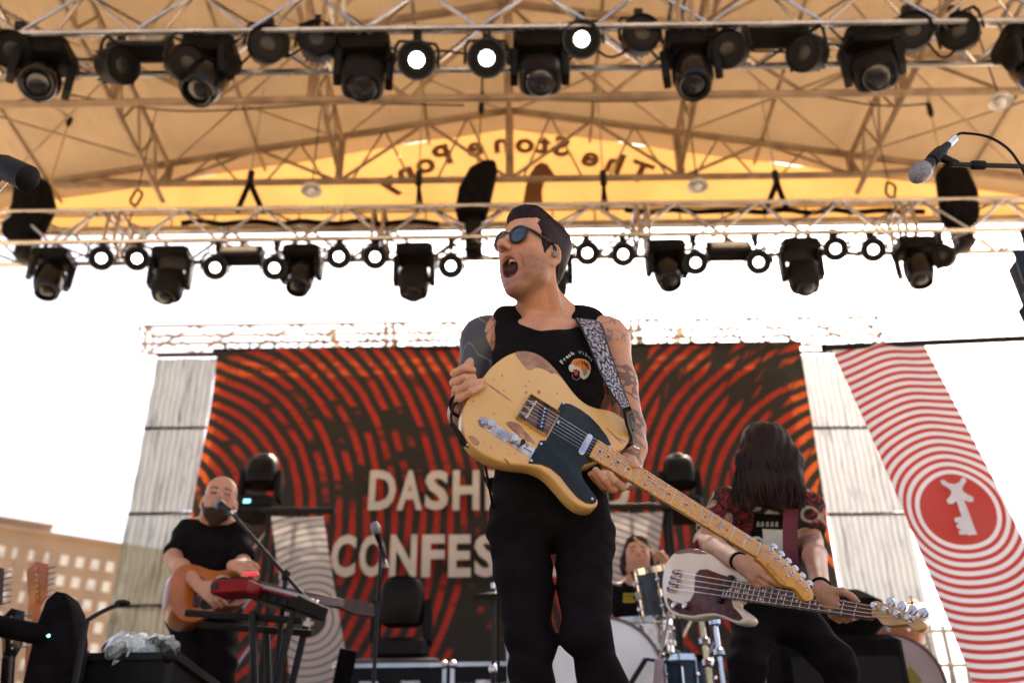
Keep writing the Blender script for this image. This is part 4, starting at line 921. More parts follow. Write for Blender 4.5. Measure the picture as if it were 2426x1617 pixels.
b.loops([[e0, e1, e1+Vector((0, .005, 0)), e0+Vector((0, .005, 0))], [mA, mB, mB+Vector((0, .005, 0)), mA+Vector((0, .005, 0))], [tipA, tipB, tipB+Vector((0, .005, 0)), tipA+Vector((0, .005, 0))], [gp(1478, 1066, -.02), gp(1502, 1052, -.01), gp(1502, 1052, -.02), gp(1478, 1066, -.03)]]); b.build('strap_end', 'black_gloss', gt, 60, True)
b = MB(); q = gp(1500, 1056, -.018); b.tube(q, gp(1508, 1061, -.018), .0045, 10); b.ball(gp(1510, 1062, -.018), .006, 10, 7); b.build('strap_button', 'chrome', gt, 40, True)
bs = [(at(1352, 742, 2.47), at(1404, 752, 2.47)), (Vector((.19, 2.56, 1.38)), Vector((.245, 2.555, 1.37))), (Vector((.06, 2.585, 1.2)), Vector((.09, 2.585, 1.16))), (Vector((-.07, 2.50, 1.06)), Vector((-.05, 2.50, 1.01))), (gp(1105, 1000, -.03), gp(1110, 1015, -.03))]
b = MB(); b.grid(lambda u, v: Vector(catmull([tuple(p[0]) for p in bs], 5, False)[int(round(u*20))]).lerp(Vector(catmull([tuple(p[1]) for p in bs], 5, False)[int(round(u*20))]), v), 20, 3); b.uv = []; b.build('strap_back', 'black_cloth', gt, 80, True)
# ------------------------------------------------------------ the singer
HS = .985
def head_matrix(yaw, pit, roll, o, sc=1.0):
    f0 = Vector((-math.sin(yaw), -math.cos(yaw), 0)); r0 = Vector((-math.cos(yaw), math.sin(yaw), 0)); u0 = Vector((0, 0, 1))
    f = f0*math.cos(pit)+u0*math.sin(pit); u = u0*math.cos(pit)-f0*math.sin(pit); r = r0*math.cos(roll)+u*math.sin(roll); u = u*math.cos(roll)-r0*math.sin(roll)
    return frame(o, r*sc, f*sc, u*sc)
HM = head_matrix(R(43), R(3), R(11), Vector((.058, 2.315, 1.648)), HS)
singer = thing('person', 'shouting man in dark sunglasses, black tank top and black jeans holding electric guitar', 'person', (.09, 2.42, 0))
neckb = at(1292, 752, 2.43); shR, shL = at(1143, 806, 2.45), at(1441, 806, 2.44); elR, elL = at(1104, 990, 2.47), at(1494, 1016, 2.45)
wrR, wrL = gp(1094, 962, -.075), gp(1494, 1132, -.095)
P = xform(head_prims(1.0), HM)
hb = HM @ Vector((0, -.028, -.05)); nt = HM @ Vector((.0, .008, -.085))
P += [cone(hb, neckb, .052, .058, .03), cone(nt, neckb+Vector((0, -.02, .0)), .042, .05, .03), cone(HM @ Vector((-.055, -.02, -.045)), at(1325, 748, 2.37), .016, .012, .022), cone(HM @ Vector((.055, -.02, -.045)), at(1268, 752, 2.37), .014, .012, .02)]
P += [cone(neckb+Vector((0, .02, .03)), shR+Vector((.035, .02, .035)), .05, .045, .05), cone(neckb+Vector((0, .02, .03)), shL+Vector((-.035, .02, .035)), .05, .045, .05), cone(at(1300, 768, 2.36), at(1380, 770, 2.40), .014, .012, .025), cone(at(1290, 768, 2.36), at(1200, 772, 2.41), .014, .012, .025)]
P += [ell((.092, 2.425, 1.315), (.150, .098, .165), .05), ell((.088, 2.425, 1.12), (.130, .09, .2), .05), ell((.09, 2.44, .98), (.14, .10, .12), .05)]
P += [ell(shR, (.058, .058, .070), .04), ell(shL, (.058, .058, .070), .04)]
mR, mL = shR.lerp(elR, .5)+Vector((-.004, -.004, 0)), shL.lerp(elL, .5)+Vector((.004, -.004, 0))
P += [cone(shR+Vector((-.004, 0, -.01)), mR, .052, .044, .03), cone(mR, elR, .044, .037, .02), cone(shL+Vector((.004, 0, -.01)), mL, .050, .043, .03), cone(mL, elL, .043, .037, .02)]
P += [cone(elR, elR.lerp(wrR, .4), .038, .041, .02), cone(elR.lerp(wrR, .4), wrR, .041, .026, .02), cone(elL, elL.lerp(wrL, .4), .038, .041, .02), cone(elL.lerp(wrL, .4), wrL, .041, .026, .02)]
# right hand: closed on the guitar's rim, ring and little fingertips on its face
G = gp; rw = .0102
P += [cone(wrR, G(1096, 925, -.052), .027, .026, .02), cone(G(1093, 890, -.045), G(1100, 940, -.05), .019, .020, .018), cone(G(1098, 905, -.06), G(1112, 905, -.055), .020, .018, .02)]
P += chain_([G(1092, 884, -.045), G(1077, 884, -.016), G(1098, 872, .006), G(1121, 876, .002)], [.0115, .0108, .0098, .0082], .0035)
P += chain_([G(1091, 904, -.045), G(1075, 906, -.012), G(1099, 895, .010), G(1122, 894, .008)], [.0115, .0108, .0098, .0084], .0035)
P += chain_([G(1093, 922, -.045), G(1080, 925, -.010), G(1110, 911, .012), G(1144, 902, .008)], [.0112, .0106, .0095, .0076], .0035)
P += chain_([G(1098, 938, -.045), G(1089, 943, -.010), G(1116, 928, .012), G(1143, 915, .008)], [.0105, .0098, .0088, .007], .0035)
P += chain_([G(1116, 915, -.06), G(1114, 888, -.035), G(1110, 866, -.02), G(1114, 855, -.014)], [.017, .0125, .0118, .0095], .008)
# left hand: cradles the neck from below, thumb over the top edge
P += [cone(wrL, G(1484, 1128, -.055), .026, .025, .02), cone(G(1488, 1142, -.045), G(1474, 1110, -.045), .018, .017, .018), cone(G(1470, 1140, -.05), G(1482, 1110, -.05), .018, .016, .018)]
P += chain_([G(1490, 1140, -.045), G(1474, 1153, -.014), G(1456, 1138, .006), G(1443, 1121, .010)], [.0125, .0112, .0098, .0078], .0035)
P += chain_([G(1476, 1148, -.045), G(1452, 1157, -.018), G(1431, 1134, .0), G(1411, 1112, .006)], [.0122, .0108, .0096, .0078], .0035)
P += chain_([G(1468, 1150, -.055), G(1441, 1158, -.030), G(1422, 1138, -.014), G(1405, 1119, -.004)], [.0115, .0102, .009, .0075], .0035)
P += chain_([G(1460, 1150, -.065), G(1430, 1154, -.045), G(1412, 1136, -.028), G(1398, 1122, -.016)], [.0105, .0092, .0082, .0068], .0035)
P += chain_([G(1470, 1108, -.05), G(1482, 1086, -.024), G(1496, 1090, .006), G(1504, 1102, .016)], [.017, .0135, .0120, .0088], .008)
HMI = np.array([list(r) for r in HM.inverted()])
def paint_singer(Vx):
    col = np.tile(SKIN, (len(Vx), 1)); n = vnoise(Vx, 45, 1)[:, None]; col = col*(.93+.14*n)
    Q = Vx@HMI[:3, :3].T+HMI[:3, 3]; paint_head(Q, col)
    brow = (np.abs(Q[:, 2]-.036) < .006) & (np.abs(np.abs(Q[:, 0])-.034) < .019) & (Q[:, 1] > .05); col[brow] = (.05, .025, .02)
    def seg(a, b):
        a, b = V3(a), V3(b); ba = b-a; t = np.clip((Vx-a)@ba/(ba@ba), 0, 1); return np.linalg.norm(Vx-a-t[:, None]*ba, axis=1), t
    ink = np.array((.055, .062, .075))
    d, tt = seg(shR+Vector((0, 0, .05)), elR); arm = (d < .085) & (Vx[:, 0] < -.005)
    dark = arm & (Vx[:, 0] < -.058+.012*np.sin(Vx[:, 2]*38)+.03*(tt-.3)) & (tt < .93); w = (.80+.2*vnoise(Vx, 60, 4))[:, None]
    col[dark] = (ink*w+np.array((.10, .11, .13))*(1-w))[dark]
    f0 = np.abs(vnoise(Vx, 26, 31)-.5); m0 = dark & (f0 < .03); col[m0] = (.20, .20, .20)
    def lines(mask, s_, th, c, seed, k=.75):
        f = np.abs(vnoise(Vx, s_, seed)-.5); m = mask & (f < th); col[m] = col[m]*(1-k)+np.array(c)*k
    lines(arm & ~dark, 95, .10, (.09, .10, .11), 11)
    d2, t2 = seg(elR, wrR); lines((d2 < .06) & (d > .03), 80, .20, (.10, .10, .12), 12, .7)
    dL, tL = seg(shL, elL); aL = (dL < .07) & (Vx[:, 0] > .17); lines(aL & (tL > .30), 70, .20, (.09, .075, .085), 13, .75); lines(aL & (tL < .12) & (Vx[:, 1] < 2.42), 90, .12, (.14, .15, .20), 14, .7)
    dl2, _ = seg(elL, wrL); lines((dl2 < .06), 80, .2, (.13, .12, .13), 15, .6)
    ch = (np.abs(Vx[:, 0]-.205) < .04) & (Vx[:, 2] > 1.26) & (Vx[:, 2] < 1.40) & (Vx[:, 1] < 2.42); lines(ch, 110, .22, (.14, .15, .24), 16, .7)
    return col
solid('body', P, .0027, 'skin', singer, paint_singer, relax=2, box=((-.45, 1.9, .86), (.6, 2.75, 2.0)))
# teeth and tongue
b = MB(); mz = -.074; L = []
for i in range(13):
    a = (i-6)/6; x = .0235*a; y = .0750-.022*abs(a)**2.2; z1 = mz+.0290*math.sqrt(max(0, 1-(x/.048)**2)); wv = .0012*math.cos(a*6*PI)
    L.append([(x, y, z1-.0005), (x, y, z1-.0100+abs(wv)), (x, y-.004, z1-.0100+abs(wv)), (x, y-.004, z1-.0005)])
mat('teeth', (.72, .66, .56), .25, 0, .05)
mat('tongue', (.22, .055, .045), .35, 0, .15)
b.loops(L, HM); b.build('teeth', 'teeth', singer, 50, True)
MB().ball((0, .040, -.094), (.0175, .026, .009), M=HM).build('tongue', 'tongue', singer, 60, True)
# hair swept back over short sides
HP = [ell((0, -.018, .045), (.0805, .102, .0835), .02), ell((0, .030, .100), (.056, .054, .025), .025), ell((0, .066, .090), (.046, .024, .020), .02), ell((0, -.06, .070), (.062, .056, .05), .03), ell((0, -.070, -.015), (.055, .040, .06), .03), ell((0, -.060, -.075), (.044, .022, .030), .02)]
HP += [cone((s_*.0675, .020, -.018), (s_*.066, .030, .03), .008, .013, .014) for s_ in (-1, 1)]+[ell((0, .040, .104), (.052, .046, .026), .02)]+[ell((s_*.056, .016, .040), (.0245, .046, .048), .015) for s_ in (-1, 1)]
for s_ in (-1, 1): HP += [ell((s_*.09, -.004, -.034), (.030, .026, .040), .006, 's')]
def groove(D, x, y, z):
    X = np.broadcast_to
    lx = HMI[0, 0]*x+HMI[0, 1]*y+HMI[0, 2]*z+HMI[0, 3]; ly = HMI[1, 0]*x+HMI[1, 1]*y+HMI[1, 2]*z+HMI[1, 3]; lz = HMI[2, 0]*x+HMI[2, 1]*y+HMI[2, 2]*z+HMI[2, 3]
    a = np.arctan2(lx, lz+.02)*.1
    ym = np.interp(lz, [-.11, -.05, -.025, .0, .03, .058, .070, .080, .095], [-.045, -.03, .020, .030, .040, .054, .078, .110, .2])+.0022*np.sin(lx*260+lz*90)+.0015*np.sin(lz*420)
    D = np.maximum(D, (ly-ym)*.8)
    return D+(.0016*np.sin(a*900+np.sin(ly*40)*1.5)+.0012*np.sin(a*2100+ly*60))*np.clip((lz-.04)/.05, 0, 1)
hair = solid('hair', xform(HP, HM), .0025, 'hair_dark', singer, post=groove, relax=1)
HB = BVHTree.FromPolygons([wm(hair) @ v.co for v in hair.data.vertices], [tuple(p.vertices) for p in hair.data.polygons]); r_ = np.random.default_rng(11); hs2 = MB(); iv = wm(singer).inverted()
for k in range(520):                               # combed-back locks lying on the hair
    x0 = r_.uniform(-.062, .062); y0 = r_.uniform(.0, .090) if k % 3 else r_.uniform(.068, .092); ln2 = r_.uniform(.05, .13); pts = []; lift = r_.uniform(.0004, .0038)*(1.6 if y0 > .06 else 1)
    for j in range(7):
        u = j/6; lx_ = x0*(1+.10*u)+.004*math.sin(u*3+k); ly_ = y0-ln2*u; o_ = HM @ Vector((lx_, ly_, .22)); d_ = (HM.to_3x3() @ Vector((0, 0, -1))).normalized(); hit = HB.ray_cast(o_, d_)
        if hit[0] is None or (HM.inverted() @ hit[0]).z < .045: break
        pts.append(iv @ (hit[0]-d_*(lift*math.sin(PI*min(1, u*1.1+.15)))))
    if len(pts) > 3: hs2.path(pts, [.0009]+[.0014]*(len(pts)-2)+[.0005], 4)
obj('hair_strands', hs2.mesh('hair_strands', 'hair_dark', 60), hair)['kind'] = 'stuff'
# sunglasses
mat('shade_lens', (.012, .030, .034), .05, .0, .1, 10, spec=.9, coat=.4); mat('shade_frame', (.018, .016, .022), .28, 0, .1)
for s_ in (1, -1):
    c = Vector((s_*.0345, .0955, .0135)); nx = Vector((s_*.20, 1, -.06)).normalized(); rx = nx.cross(Vector((0, 0, 1))).normalized(); uz = rx.cross(nx)
    LM = HM @ frame(c, rx, uz, nx); sh = lambda a, k=1: (.0265*k*math.cos(a)*(1+.05*math.sin(a)), .0235*k*math.sin(a)-(.002 if math.sin(a) < 0 else 0), 0)
    MB().path([sh(a) for a in np.linspace(0, 2*PI, 29)[:-1]], .0042, 8, True, LM).build('sunglass_rim', 'shade_frame', singer, 60, True)
    b = MB(); ln_ = [[(*sh(a, k)[:2], .0035*(1-k*k)) for a in np.linspace(0, 2*PI, 29)[:-1]] for k in (1.0, .7, .35, .02)]; b.loops(ln_, LM, caps=False); b.build('sunglass_lens', 'shade_lens', singer, 80, True)
    MB().path(catmull([(s_*.0615, .089, .024), (s_*.069, .080, .025), (s_*.077, .04, .020), (s_*.081, .0, .016), (s_*.081, -.014, .004), (s_*.078, -.02, -.016)], 4, False), .0044, 7, M=HM).build('sunglass_temple', 'shade_frame', singer, 60, True)
MB().path(catmull([(-.0095, .1005, .018), (0, .1035, .021), (.0095, .1005, .018)], 4, False), .0042, 8, M=HM).build('sunglass_bridge', 'shade_frame', singer, 60, True)
mat('ear_shell', (.22, .19, .17), .12, .2, .5, 160, spec=.6)
MB().ball((-.0885, -.004, -.014), (.006, .008, .0105), M=HM).build('ear_monitor', 'ear_shell', singer, 60, True)
MB().path(catmull([(-.091, .004, -.006), (-.091, .010, .010), (-.086, .004, .022), (-.084, -.014, .022), (-.083, -.03, .0), (-.072, -.045, -.05), (-.05, -.066, -.13)], 4, False), .0022, 6, M=HM).build('ear_cable', 'black_plastic', singer, 60, True)
# tank top
TP = [ell((.092, 2.425, 1.315), (.162, .109, .165), .05), ell((.088, 2.425, 1.12), (.142, .102, .2), .05), ell((.088, 2.43, .97), (.148, .108, .12), .05)]
sR_, sL_ = at(1205, 748, 2.44), at(1392, 750, 2.45)
TP += [cone(neckb+Vector((0, .02, .018)), sR_+Vector((0, 0, -.022)), .050, .034, .04), cone(neckb+Vector((0, .02, .018)), sL_+Vector((0, 0, -.016)), .052, .036, .04)]
TP += [cone(sR_+Vector((0, -.01, -.02)), (.0, 2.37, 1.33), .038, .05, .04), cone(sL_+Vector((0, -.01, -.02)), (.185, 2.37, 1.33), .036, .05, .04)]
aR, aL = shR+Vector((-.03, 0, -.06)), shL+Vector((.03, 0, -.055))
TP += [ell(aR, (.068, .16, .17), .006, 's'), ell(aL, (.062, .16, .155), .006, 's'), ell(HM @ Vector((0, .01, -.13)), (.052, .062, .075), .005, 's'), ell(at(1290, 722, 2.36), (.070, .088, .034), .005, 's')]
def wrink(D, x, y, z): return D+.0022*np.sin(26*x+70*z+3*np.sin(14*x))+.0018*np.sin(55*x-30*z+9*y)+.001*np.sin(120*z+40*x)
tank = solid('tank_top', TP, .0038, 'tank_black', singer, post=wrink, relax=2)
# jeans and shoes
hpR, hpL, knR, knL = at(1230, 1262, 2.43), at(1385, 1262, 2.43), at(1257, 1520, 2.40), at(1387, 1492, 2.36)
anR, anL = Vector((knR.x+.01, 2.46, .11)), at(1436, 1640, 2.42); anL2 = Vector((anL.x+.06, 2.50, .11))
JP = [ell((.09, 2.435, .985), (.146, .108, .10), .04), ell(at(1302, 1222, 2.44), (.156, .118, .095), .03), cone(hpR, knR, .082, .056, .012), cone(hpL, knL, .078, .057, .016), cone(knR, anR, .055, .046, .02), cone(knL, anL, .056, .048, .02), cone(anL, anL2, .053, .048, .03)]
def jw(D, x, y, z):
    kn = np.exp(-((z-.52)/.14)**2); return D+(.0034*kn+.001)*(1.2-2*np.abs(np.sin(42*z+11*x+1.5*np.sin(18*x+9*z+14*y))))+.0022*np.sin(34*x-46*z+20*y)+.002*np.exp(-((z-.86)/.08)**2)*np.sin(100*z-60*x)
solid('jeans', JP, .0048, 'jeans_black', singer, post=jw)
for an in (anR, anL2):
    solid('shoe', [cone(an+Vector((0, .02, -.055)), an+Vector((.0, -.15, -.072)), .05, .034, .03), cone(an+Vector((0, 0, 0)), an+Vector((0, -.02, -.05)), .045, .05, .03), ell(an+Vector((0, -.09, -.07)), (.045, .11, .03), .02)], .006, 'shoe', singer)
# wrist band and ring
b = MB(); ax = (wrR-elR).normalized(); c = wrR+ax*.012; b.ring([(.0255, -.018), (.031, -.016), (.031, .016), (.0255, .018)], 20, look(c, ax)); b.build('wristband', 'black_cloth', singer, 60, True)
b = MB(); r0, r1 = G(1441, 1158, -.030), G(1422, 1138, -.014); b.ring([(.0085, -.003), (.0112, -.002), (.0112, .002), (.0085, .003)], 18, look(Vector(r0).lerp(Vector(r1), .2), Vector(r1)-Vector(r0))); b.build('finger_ring', 'brass', singer, 60, True)
# printed emblem on the chest, laid on the tank's surface
tv = [wm(tank) @ v.co for v in tank.data.vertices]; TB = BVHTree.FromPolygons(tv, [tuple(p.vertices) for p in tank.data.polygons])
def on_tank(px, py, off=.0025):
    d = ray(px, py).normalized(); h = TB.ray_cast(CAMP, d)
    if h[0] is None: return at(px, py, 2.33)
    n = h[1] if h[1].dot(d) < 0 else -h[1]; return h[0]+n*off-d*.0015
mat('print_white', (.62, .66, .60), .7, 0, .08); mat('print_orange', (.72, .22, .03), .7, 0, .1); mat('print_red', (.55, .04, .03), .7, 0, .1); mat('print_black', (.01, .01, .01), .8); mat('print_grey', (.30, .30, .26), .7, 0, .1)
def decal(pts, m, off, name):
    c = (sum(p[0] for p in pts)/len(pts), sum(p[1] for p in pts)/len(pts)); P_ = catmull(pts, 3); b = MB()
    ring = [on_tank(x, y, off) for x, y in P_]; mid = [on_tank(c[0]+(x-c[0])*.5, c[1]+(y-c[1])*.5, off) for x, y in P_]; n = len(ring)
    v = ring+mid+[on_tank(*c, off)]; f = [(i, (i+1) % n, n+(i+1) % n, n+i) for i in range(n)]+[(n+i, n+(i+1) % n, 2*n) for i in range(n)]
    b.add(v, f); b.build(name, m, singer, 80, True)
K = lambda L: [(1300+x*.255, 700+y*.255) for x, y in L]
decal(K([(205, 640), (230, 600), (280, 588), (345, 600), (380, 640), (384, 690), (360, 750), (320, 775), (290, 750), (285, 700), (250, 690), (215, 710), (190, 690)]), 'print_white', .0025, 'emblem')
decal(K([(205, 635), (232, 603), (285, 590), (340, 605), (372, 640), (380, 690), (350, 690), (310, 700), (290, 670), (255, 660), (225, 650)]), 'print_orange', .0032, 'emblem')
decal(K([(190, 650), (215, 640), (240, 655), (235, 690), (210, 700), (188, 685)]), 'print_white', .0038, 'emblem')
decal(K([(235, 700), (265, 690), (272, 720), (255, 745), (238, 735)]), 'print_red', .0038, 'emblem')
for q in (((300, 600), (318, 640), (312, 645), (296, 610)), ((325, 608), (345, 650), (338, 655), (318, 620)), ((350, 625), (362, 670), (354, 672), (342, 635)), ((250, 612), (262, 640), (254, 640)), ((275, 600), (284, 634), (276, 634)), ((222, 690), (262, 684), (262, 690), (225, 697))): decal(K(list(q)), 'print_black', .0042, 'emblem')
decal(K([(312, 700), (345, 690), (350, 720), (325, 745)]), 'print_grey', .0038, 'emblem')
b = MB(); b.path([on_tank(*K([(222+34*math.cos(a)+30, 745+40*math.sin(a))])[0], .003) for a in np.linspace(R(-20), R(200), 14)], .0009, 5); b.build('emblem', 'print_grey', singer, 60, True)
for ch, x, y, rot, m in (('F', 128, 640, 48, 'print_white'), ('r', 150, 612, 42, 'print_white'), ('e', 170, 592, 36, 'print_white'), ('s', 192, 576, 30, 'print_white'), ('h', 216, 560, 24, 'print_white'), ('V', 275, 545, 2, 'print_grey'), ('i', 312, 552, -14, 'print_grey'), ('b', 332, 562, -22, 'print_grey'), ('e', 358, 580, -32, 'print_grey'), ('s', 378, 600, -42, 'print_grey')):
    me = text_mesh(ch, .016, m, .0002, .0003); p = on_tank(*K([(x, y)])[0], .003); q = on_tank(*K([(x+40*math.cos(R(rot)), y-40*math.sin(R(rot)))])[0], .003); X_ = (q-p).normalized(); up_ = on_tank(*K([(x-40*math.sin(R(rot)), y-40*math.cos(R(rot)))])[0], .003)-p; Z_ = X_.cross(up_).normalized(); obj('lettering', me, singer, wm(singer).inverted() @ frame(p, X_, Z_.cross(X_), Z_))
# ------------------------------------------------------------ other musicians
def figure(label, loc, HMx, J, h, shirt, pants, sleeve=.55, skin=SKIN, mouth=.0, stub=.3, stub_col=(.17, .085, .06), hands=(), torso=(.155, .105), paint_more=None, legs=True, riser=0.0, post=None):
    t = thing('person', label, 'person', loc); P = xform(head_prims(mouth), HMx)
    hb = HMx @ Vector((0, -.025, -.05)); nk = J['neck']; P += [cone(hb, nk, .055, .06, .03)]
    for s_ in 'RL':
        sh, el, wr = J['sh'+s_], J['el'+s_], J['wr'+s_]
        P += [ell(sh, (.058, .058, .062), .03), cone(nk, sh, .05, .045, .05), cone(sh, sh.lerp(el, .5), .050, .044, .03), cone(sh.lerp(el, .5), el, .044, .037, .02), cone(el, el.lerp(wr, .35), .037, .040, .02), cone(el.lerp(wr, .35), wr, .040, .026, .02)]
    ch, hp = J['chest'], J['hip']; P += [ell(ch, (torso[0]*.9, torso[1]*.9, .17), .05), cone(ch, hp, .10, .10, .05)]
    for hd_ in hands: P += hd_
    Hi = np.array([list(r) for r in HMx.inverted()])
    def pt(Vx):
        col = np.tile(np.array(skin), (len(Vx), 1))*(.92+.16*vnoise(Vx, 40, 2)[:, None]); Q = Vx@Hi[:3, :3].T+Hi[:3, 3]; paint_head(Q, col, mouth, stub, stub_col)
        brow = (np.abs(Q[:, 2]-.036) < .005) & (np.abs(np.abs(Q[:, 0])-.034) < .018) & (Q[:, 1] > .05); col[brow] = (.07, .04, .03)
        lid = (np.abs(Q[:, 2]-.010) < .004) & (np.abs(np.abs(Q[:, 0])-.032) < .014) & (Q[:, 1] > .06); col[lid] = (.05, .03, .025)
        if paint_more: paint_more(Vx, col)
        return col
    solid('body', P, h, 'skin', t, pt)
    S_ = [ell(ch, (torso[0], torso[1], .18), .05), cone(ch+Vector((0, 0, -.08)), hp, torso[1]+.01, torso[1]+.005, .06), ell(ch.lerp(hp, .6), (torso[0]*.93, torso[1]*.98, .2), .06), ell(hp, (torso[0]*.95, torso[1], .09), .05)]
    for s_ in 'RL':
        sh, el = J['sh'+s_], J['el'+s_]; S_ += [cone(nk+Vector((0, 0, -.03)), sh, .052, .056, .05), ell(sh, (.066, .066, .066), .03), cone(sh, sh.lerp(el, sleeve), .062, .062, .03)]
    S_ += [ell(nk+Vector((0, -.05, .055)), (.065, .09, .06), .008, 's')]
    for s_ in 'RL':
        sh, el = J['sh'+s_], J['el'+s_]; d = (el-sh).normalized(); S_ += [ell(sh.lerp(el, sleeve)+d*.075, (.062, .062, .062), .004, 's')]
    so = solid('shirt', S_, h*1.15, shirt, t, post=post or (lambda D, x, y, z: D+.003*np.sin(24*x+60*z+3*np.sin(11*x))+.002*np.sin(50*x-28*z+9*y)))
    if legs:
        L = [ell(hp+Vector((0, 0, -.06)), (torso[0]*.98, torso[1]*1.02, .11), .05)]
        for s_ in 'RL':
            o = Vector((-.08 if s_ == 'R' else .08, 0, -.1)); L += [cone(hp+o, J['kn'+s_], .088, .066, .04), cone(J['kn'+s_], J['an'+s_], .064, .055, .03)]
        solid('trousers', L, h*1.3, pants, t, post=lambda D, x, y, z: D+.003*np.sin(70*z+20*x))
        for s_ in 'RL':
            an = J['an'+s_]; solid('shoe', [cone(an+Vector((0, .02, -.05)), an+Vector((0, -.15, -.065)), .05, .035, .03), cone(an, an+Vector((0, 0, -.05)), .05, .05, .03)], .01, 'shoe', t)
    return t, so
def on_mesh(o):
    B_ = BVHTree.FromPolygons([wm(o) @ v.co for v in o.data.vertices], [tuple(p.vertices) for p in o.data.polygons])
    def f(px, py, off=.006):
        d = ray(px, py).normalized(); hit = B_.ray_cast(CAMP, d); return None if hit[0] is None else hit[0]-d*off
    return f
def decal_on(f, pts, m, name, parent, off=.006, fallbackY=3.6):
    c = (sum(p[0] for p in pts)/len(pts), sum(p[1] for p in pts)/len(pts)); n = len(pts)
    g_ = lambda x, y: f(x, y, off) or at(x, y, fallbackY)
    pts = [((1-j/5)*pts[i][0]+j/5*pts[(i+1) % n][0], (1-j/5)*pts[i][1]+j/5*pts[(i+1) % n][1]) for i in range(n) for j in range(5)]; n = len(pts); K_ = 7
    v = [g_(c[0]+(x-c[0])*(1-k/K_), c[1]+(y-c[1])*(1-k/K_)) for k in range(K_) for x, y in pts]+[g_(*c)]
    MB().add(v, [(k*n+i, k*n+(i+1) % n, (k+1)*n+(i+1) % n, (k+1)*n+i) for k in range(K_-1) for i in range(n)]+[((K_-1)*n+i, (K_-1)*n+(i+1) % n, K_*n) for i in range(n)]).build(name, m, parent, 80, True)

# --- bass player: bass guitar plane first
BO_ = at(1601, 1377, 3.42); lo_, hi_ = 2.6, 3.42
for _ in range(40):
    mid = (lo_+hi_)/2
    if (at(2068, 1453, mid)-BO_).length > .864: lo_ = mid
    else: hi_ = mid
NUT = at(2068, 1453, hi_); BU = (NUT-BO_).normalized(); BV = (Vector((.05, .30, 1))-BU*Vector((.05, .30, 1)).dot(BU)).normalized(); BN = BU.cross(BV)
if BN.y > 0: BN = -BN
BM = frame(BO_, BU, BV, BN)
def bpt(px, py, off=0.0):
    d = ray(px, py); o = BO_+BN*off; return CAMP+d*((o-CAMP).dot(BN)/d.dot(BN))
def buv(px, py): p = bpt(px, py)-BO_; return (p.dot(BU), p.dot(BV))
C5 = lambda L: [buv(1500+x*.4254, 950+y*.4254) for x, y in L]
wood_finish('cream_finish', (.92, .84, .68), (.42, .20, .07), 7, .70, .4, .3); mat('tortoise', (.085, .018, .018), .4, 0, .5, 40, spec=.25); mat('rosewood', (.055, .026, .022), .45, 0, .3, 40); mat('maple_pale', (.62, .38, .15), .35, 0, .12, 20, coat=.3)
bg_ = thing('bass_guitar', 'cream bass guitar with dark red tortoise pickguard held by the long-haired bass player', 'guitar', mtx=BM)
bo = C5([(158, 1040), (162, 970), (178, 905), (215, 852), (262, 825), (315, 815), (372, 825), (430, 852), (485, 892), (545, 932), (600, 958), (650, 968), (690, 962), (712, 978), (705, 1000), (670, 1012), (600, 1008), (555, 1016), (553, 1080), (585, 1092), (570, 1104), (568, 1128), (598, 1152), (636, 1180), (648, 1205), (632, 1230), (598, 1236), (552, 1228), (505, 1206), (455, 1192), (400, 1196), (330, 1207), (260, 1197), (203, 1172), (175, 1130)])
bb = MB().prism(catmull(bo, 3), -.042, 0, None, .008).build('body', 'cream_finish', bg_, 50)
MB().prism(C5([(348, 965), (372, 938), (415, 935), (480, 960), (555, 985), (556, 1086), (548, 1110), (560, 1145), (598, 1185), (612, 1208), (590, 1222), (556, 1214), (508, 1192), (455, 1178), (398, 1182), (330, 1193), (262, 1183), (214, 1160), (192, 1118), (194, 1092), (222, 1112), (270, 1126), (318, 1112), (342, 1070), (346, 1010)]), .0, .003, None, .0008).build('pickguard', 'tortoise', bg_, 40)
MB().prism(C5([(222, 848), (262, 828), (315, 818), (372, 828), (418, 848), (370, 850), (310, 842), (255, 850)]), -.01, .0008).build('worn_patch', 'wood_brown', bb, 0)
x0_ = buv(1500+228*.4254, 950+1000*.4254)[0]
MB().rbox((.0, 0, .006), (.045, .082, .012), .003).build('bridge', 'aged_steel', bg_, 0)
for i in range(4): MB().tube((-.014, -.030+i*.02, .014), (.012, -.030+i*.02, .015), .005, 8).build('saddle', 'bridge_rust', bg_)
for v, u in ((.02, .28), (-.02, .255)): MB().rbox((u, v, .009), (.028, .056, .016), .005).build('pickup', 'guard_black', bg_)
for x, y in ((243, 1142), (305, 1144)):
    u, v = buv(1500+x*.4254, 950+y*.4254); MB().lathe([(.012, .002), (.012, .016), (.010, .018), (.003, .019)], 18, Matrix.Translation((u, v, 0))).build('knob', 'nickel', bg_)
hwb = lambda u: .031+(.021-.031)*(u-.25)/(.864-.25); nbk = MB(); L = []
for u in np.linspace(.25, .868, 10):
    w = hwb(u); L.append([(u, -w, .014), (u, w, .014), (u, w, .007), (u, w*.8, -.004), (u, 0, -.009), (u, -w*.8, -.004), (u, -w, .007)])
bn_ = nbk.loops(L).build('neck', 'rosewood', bg_, 30)
for n_ in range(1, 21):
    u = .864*2**(-n_/12)
    if u > .26: MB().box((u, 0, .0146), (.0026, 2*hwb(u)-.002, .0016)).build('fret', 'nickel', bn_, 0)
bd_ = MB().lathe([(.0045, 0), (.0045, .0006)], 12).mesh('fret_dot', 'bone')
for n_ in (3, 5, 7, 9, 15, 17, 19): obj('fret_dot', bd_, bn_, Matrix.Translation((.864*2**(-(n_-.5)/12), 0, .014)))
for v in (-.014, .014): obj('fret_dot', bd_, bn_, Matrix.Translation((.864*2**(-11.5/12), v, .014)))
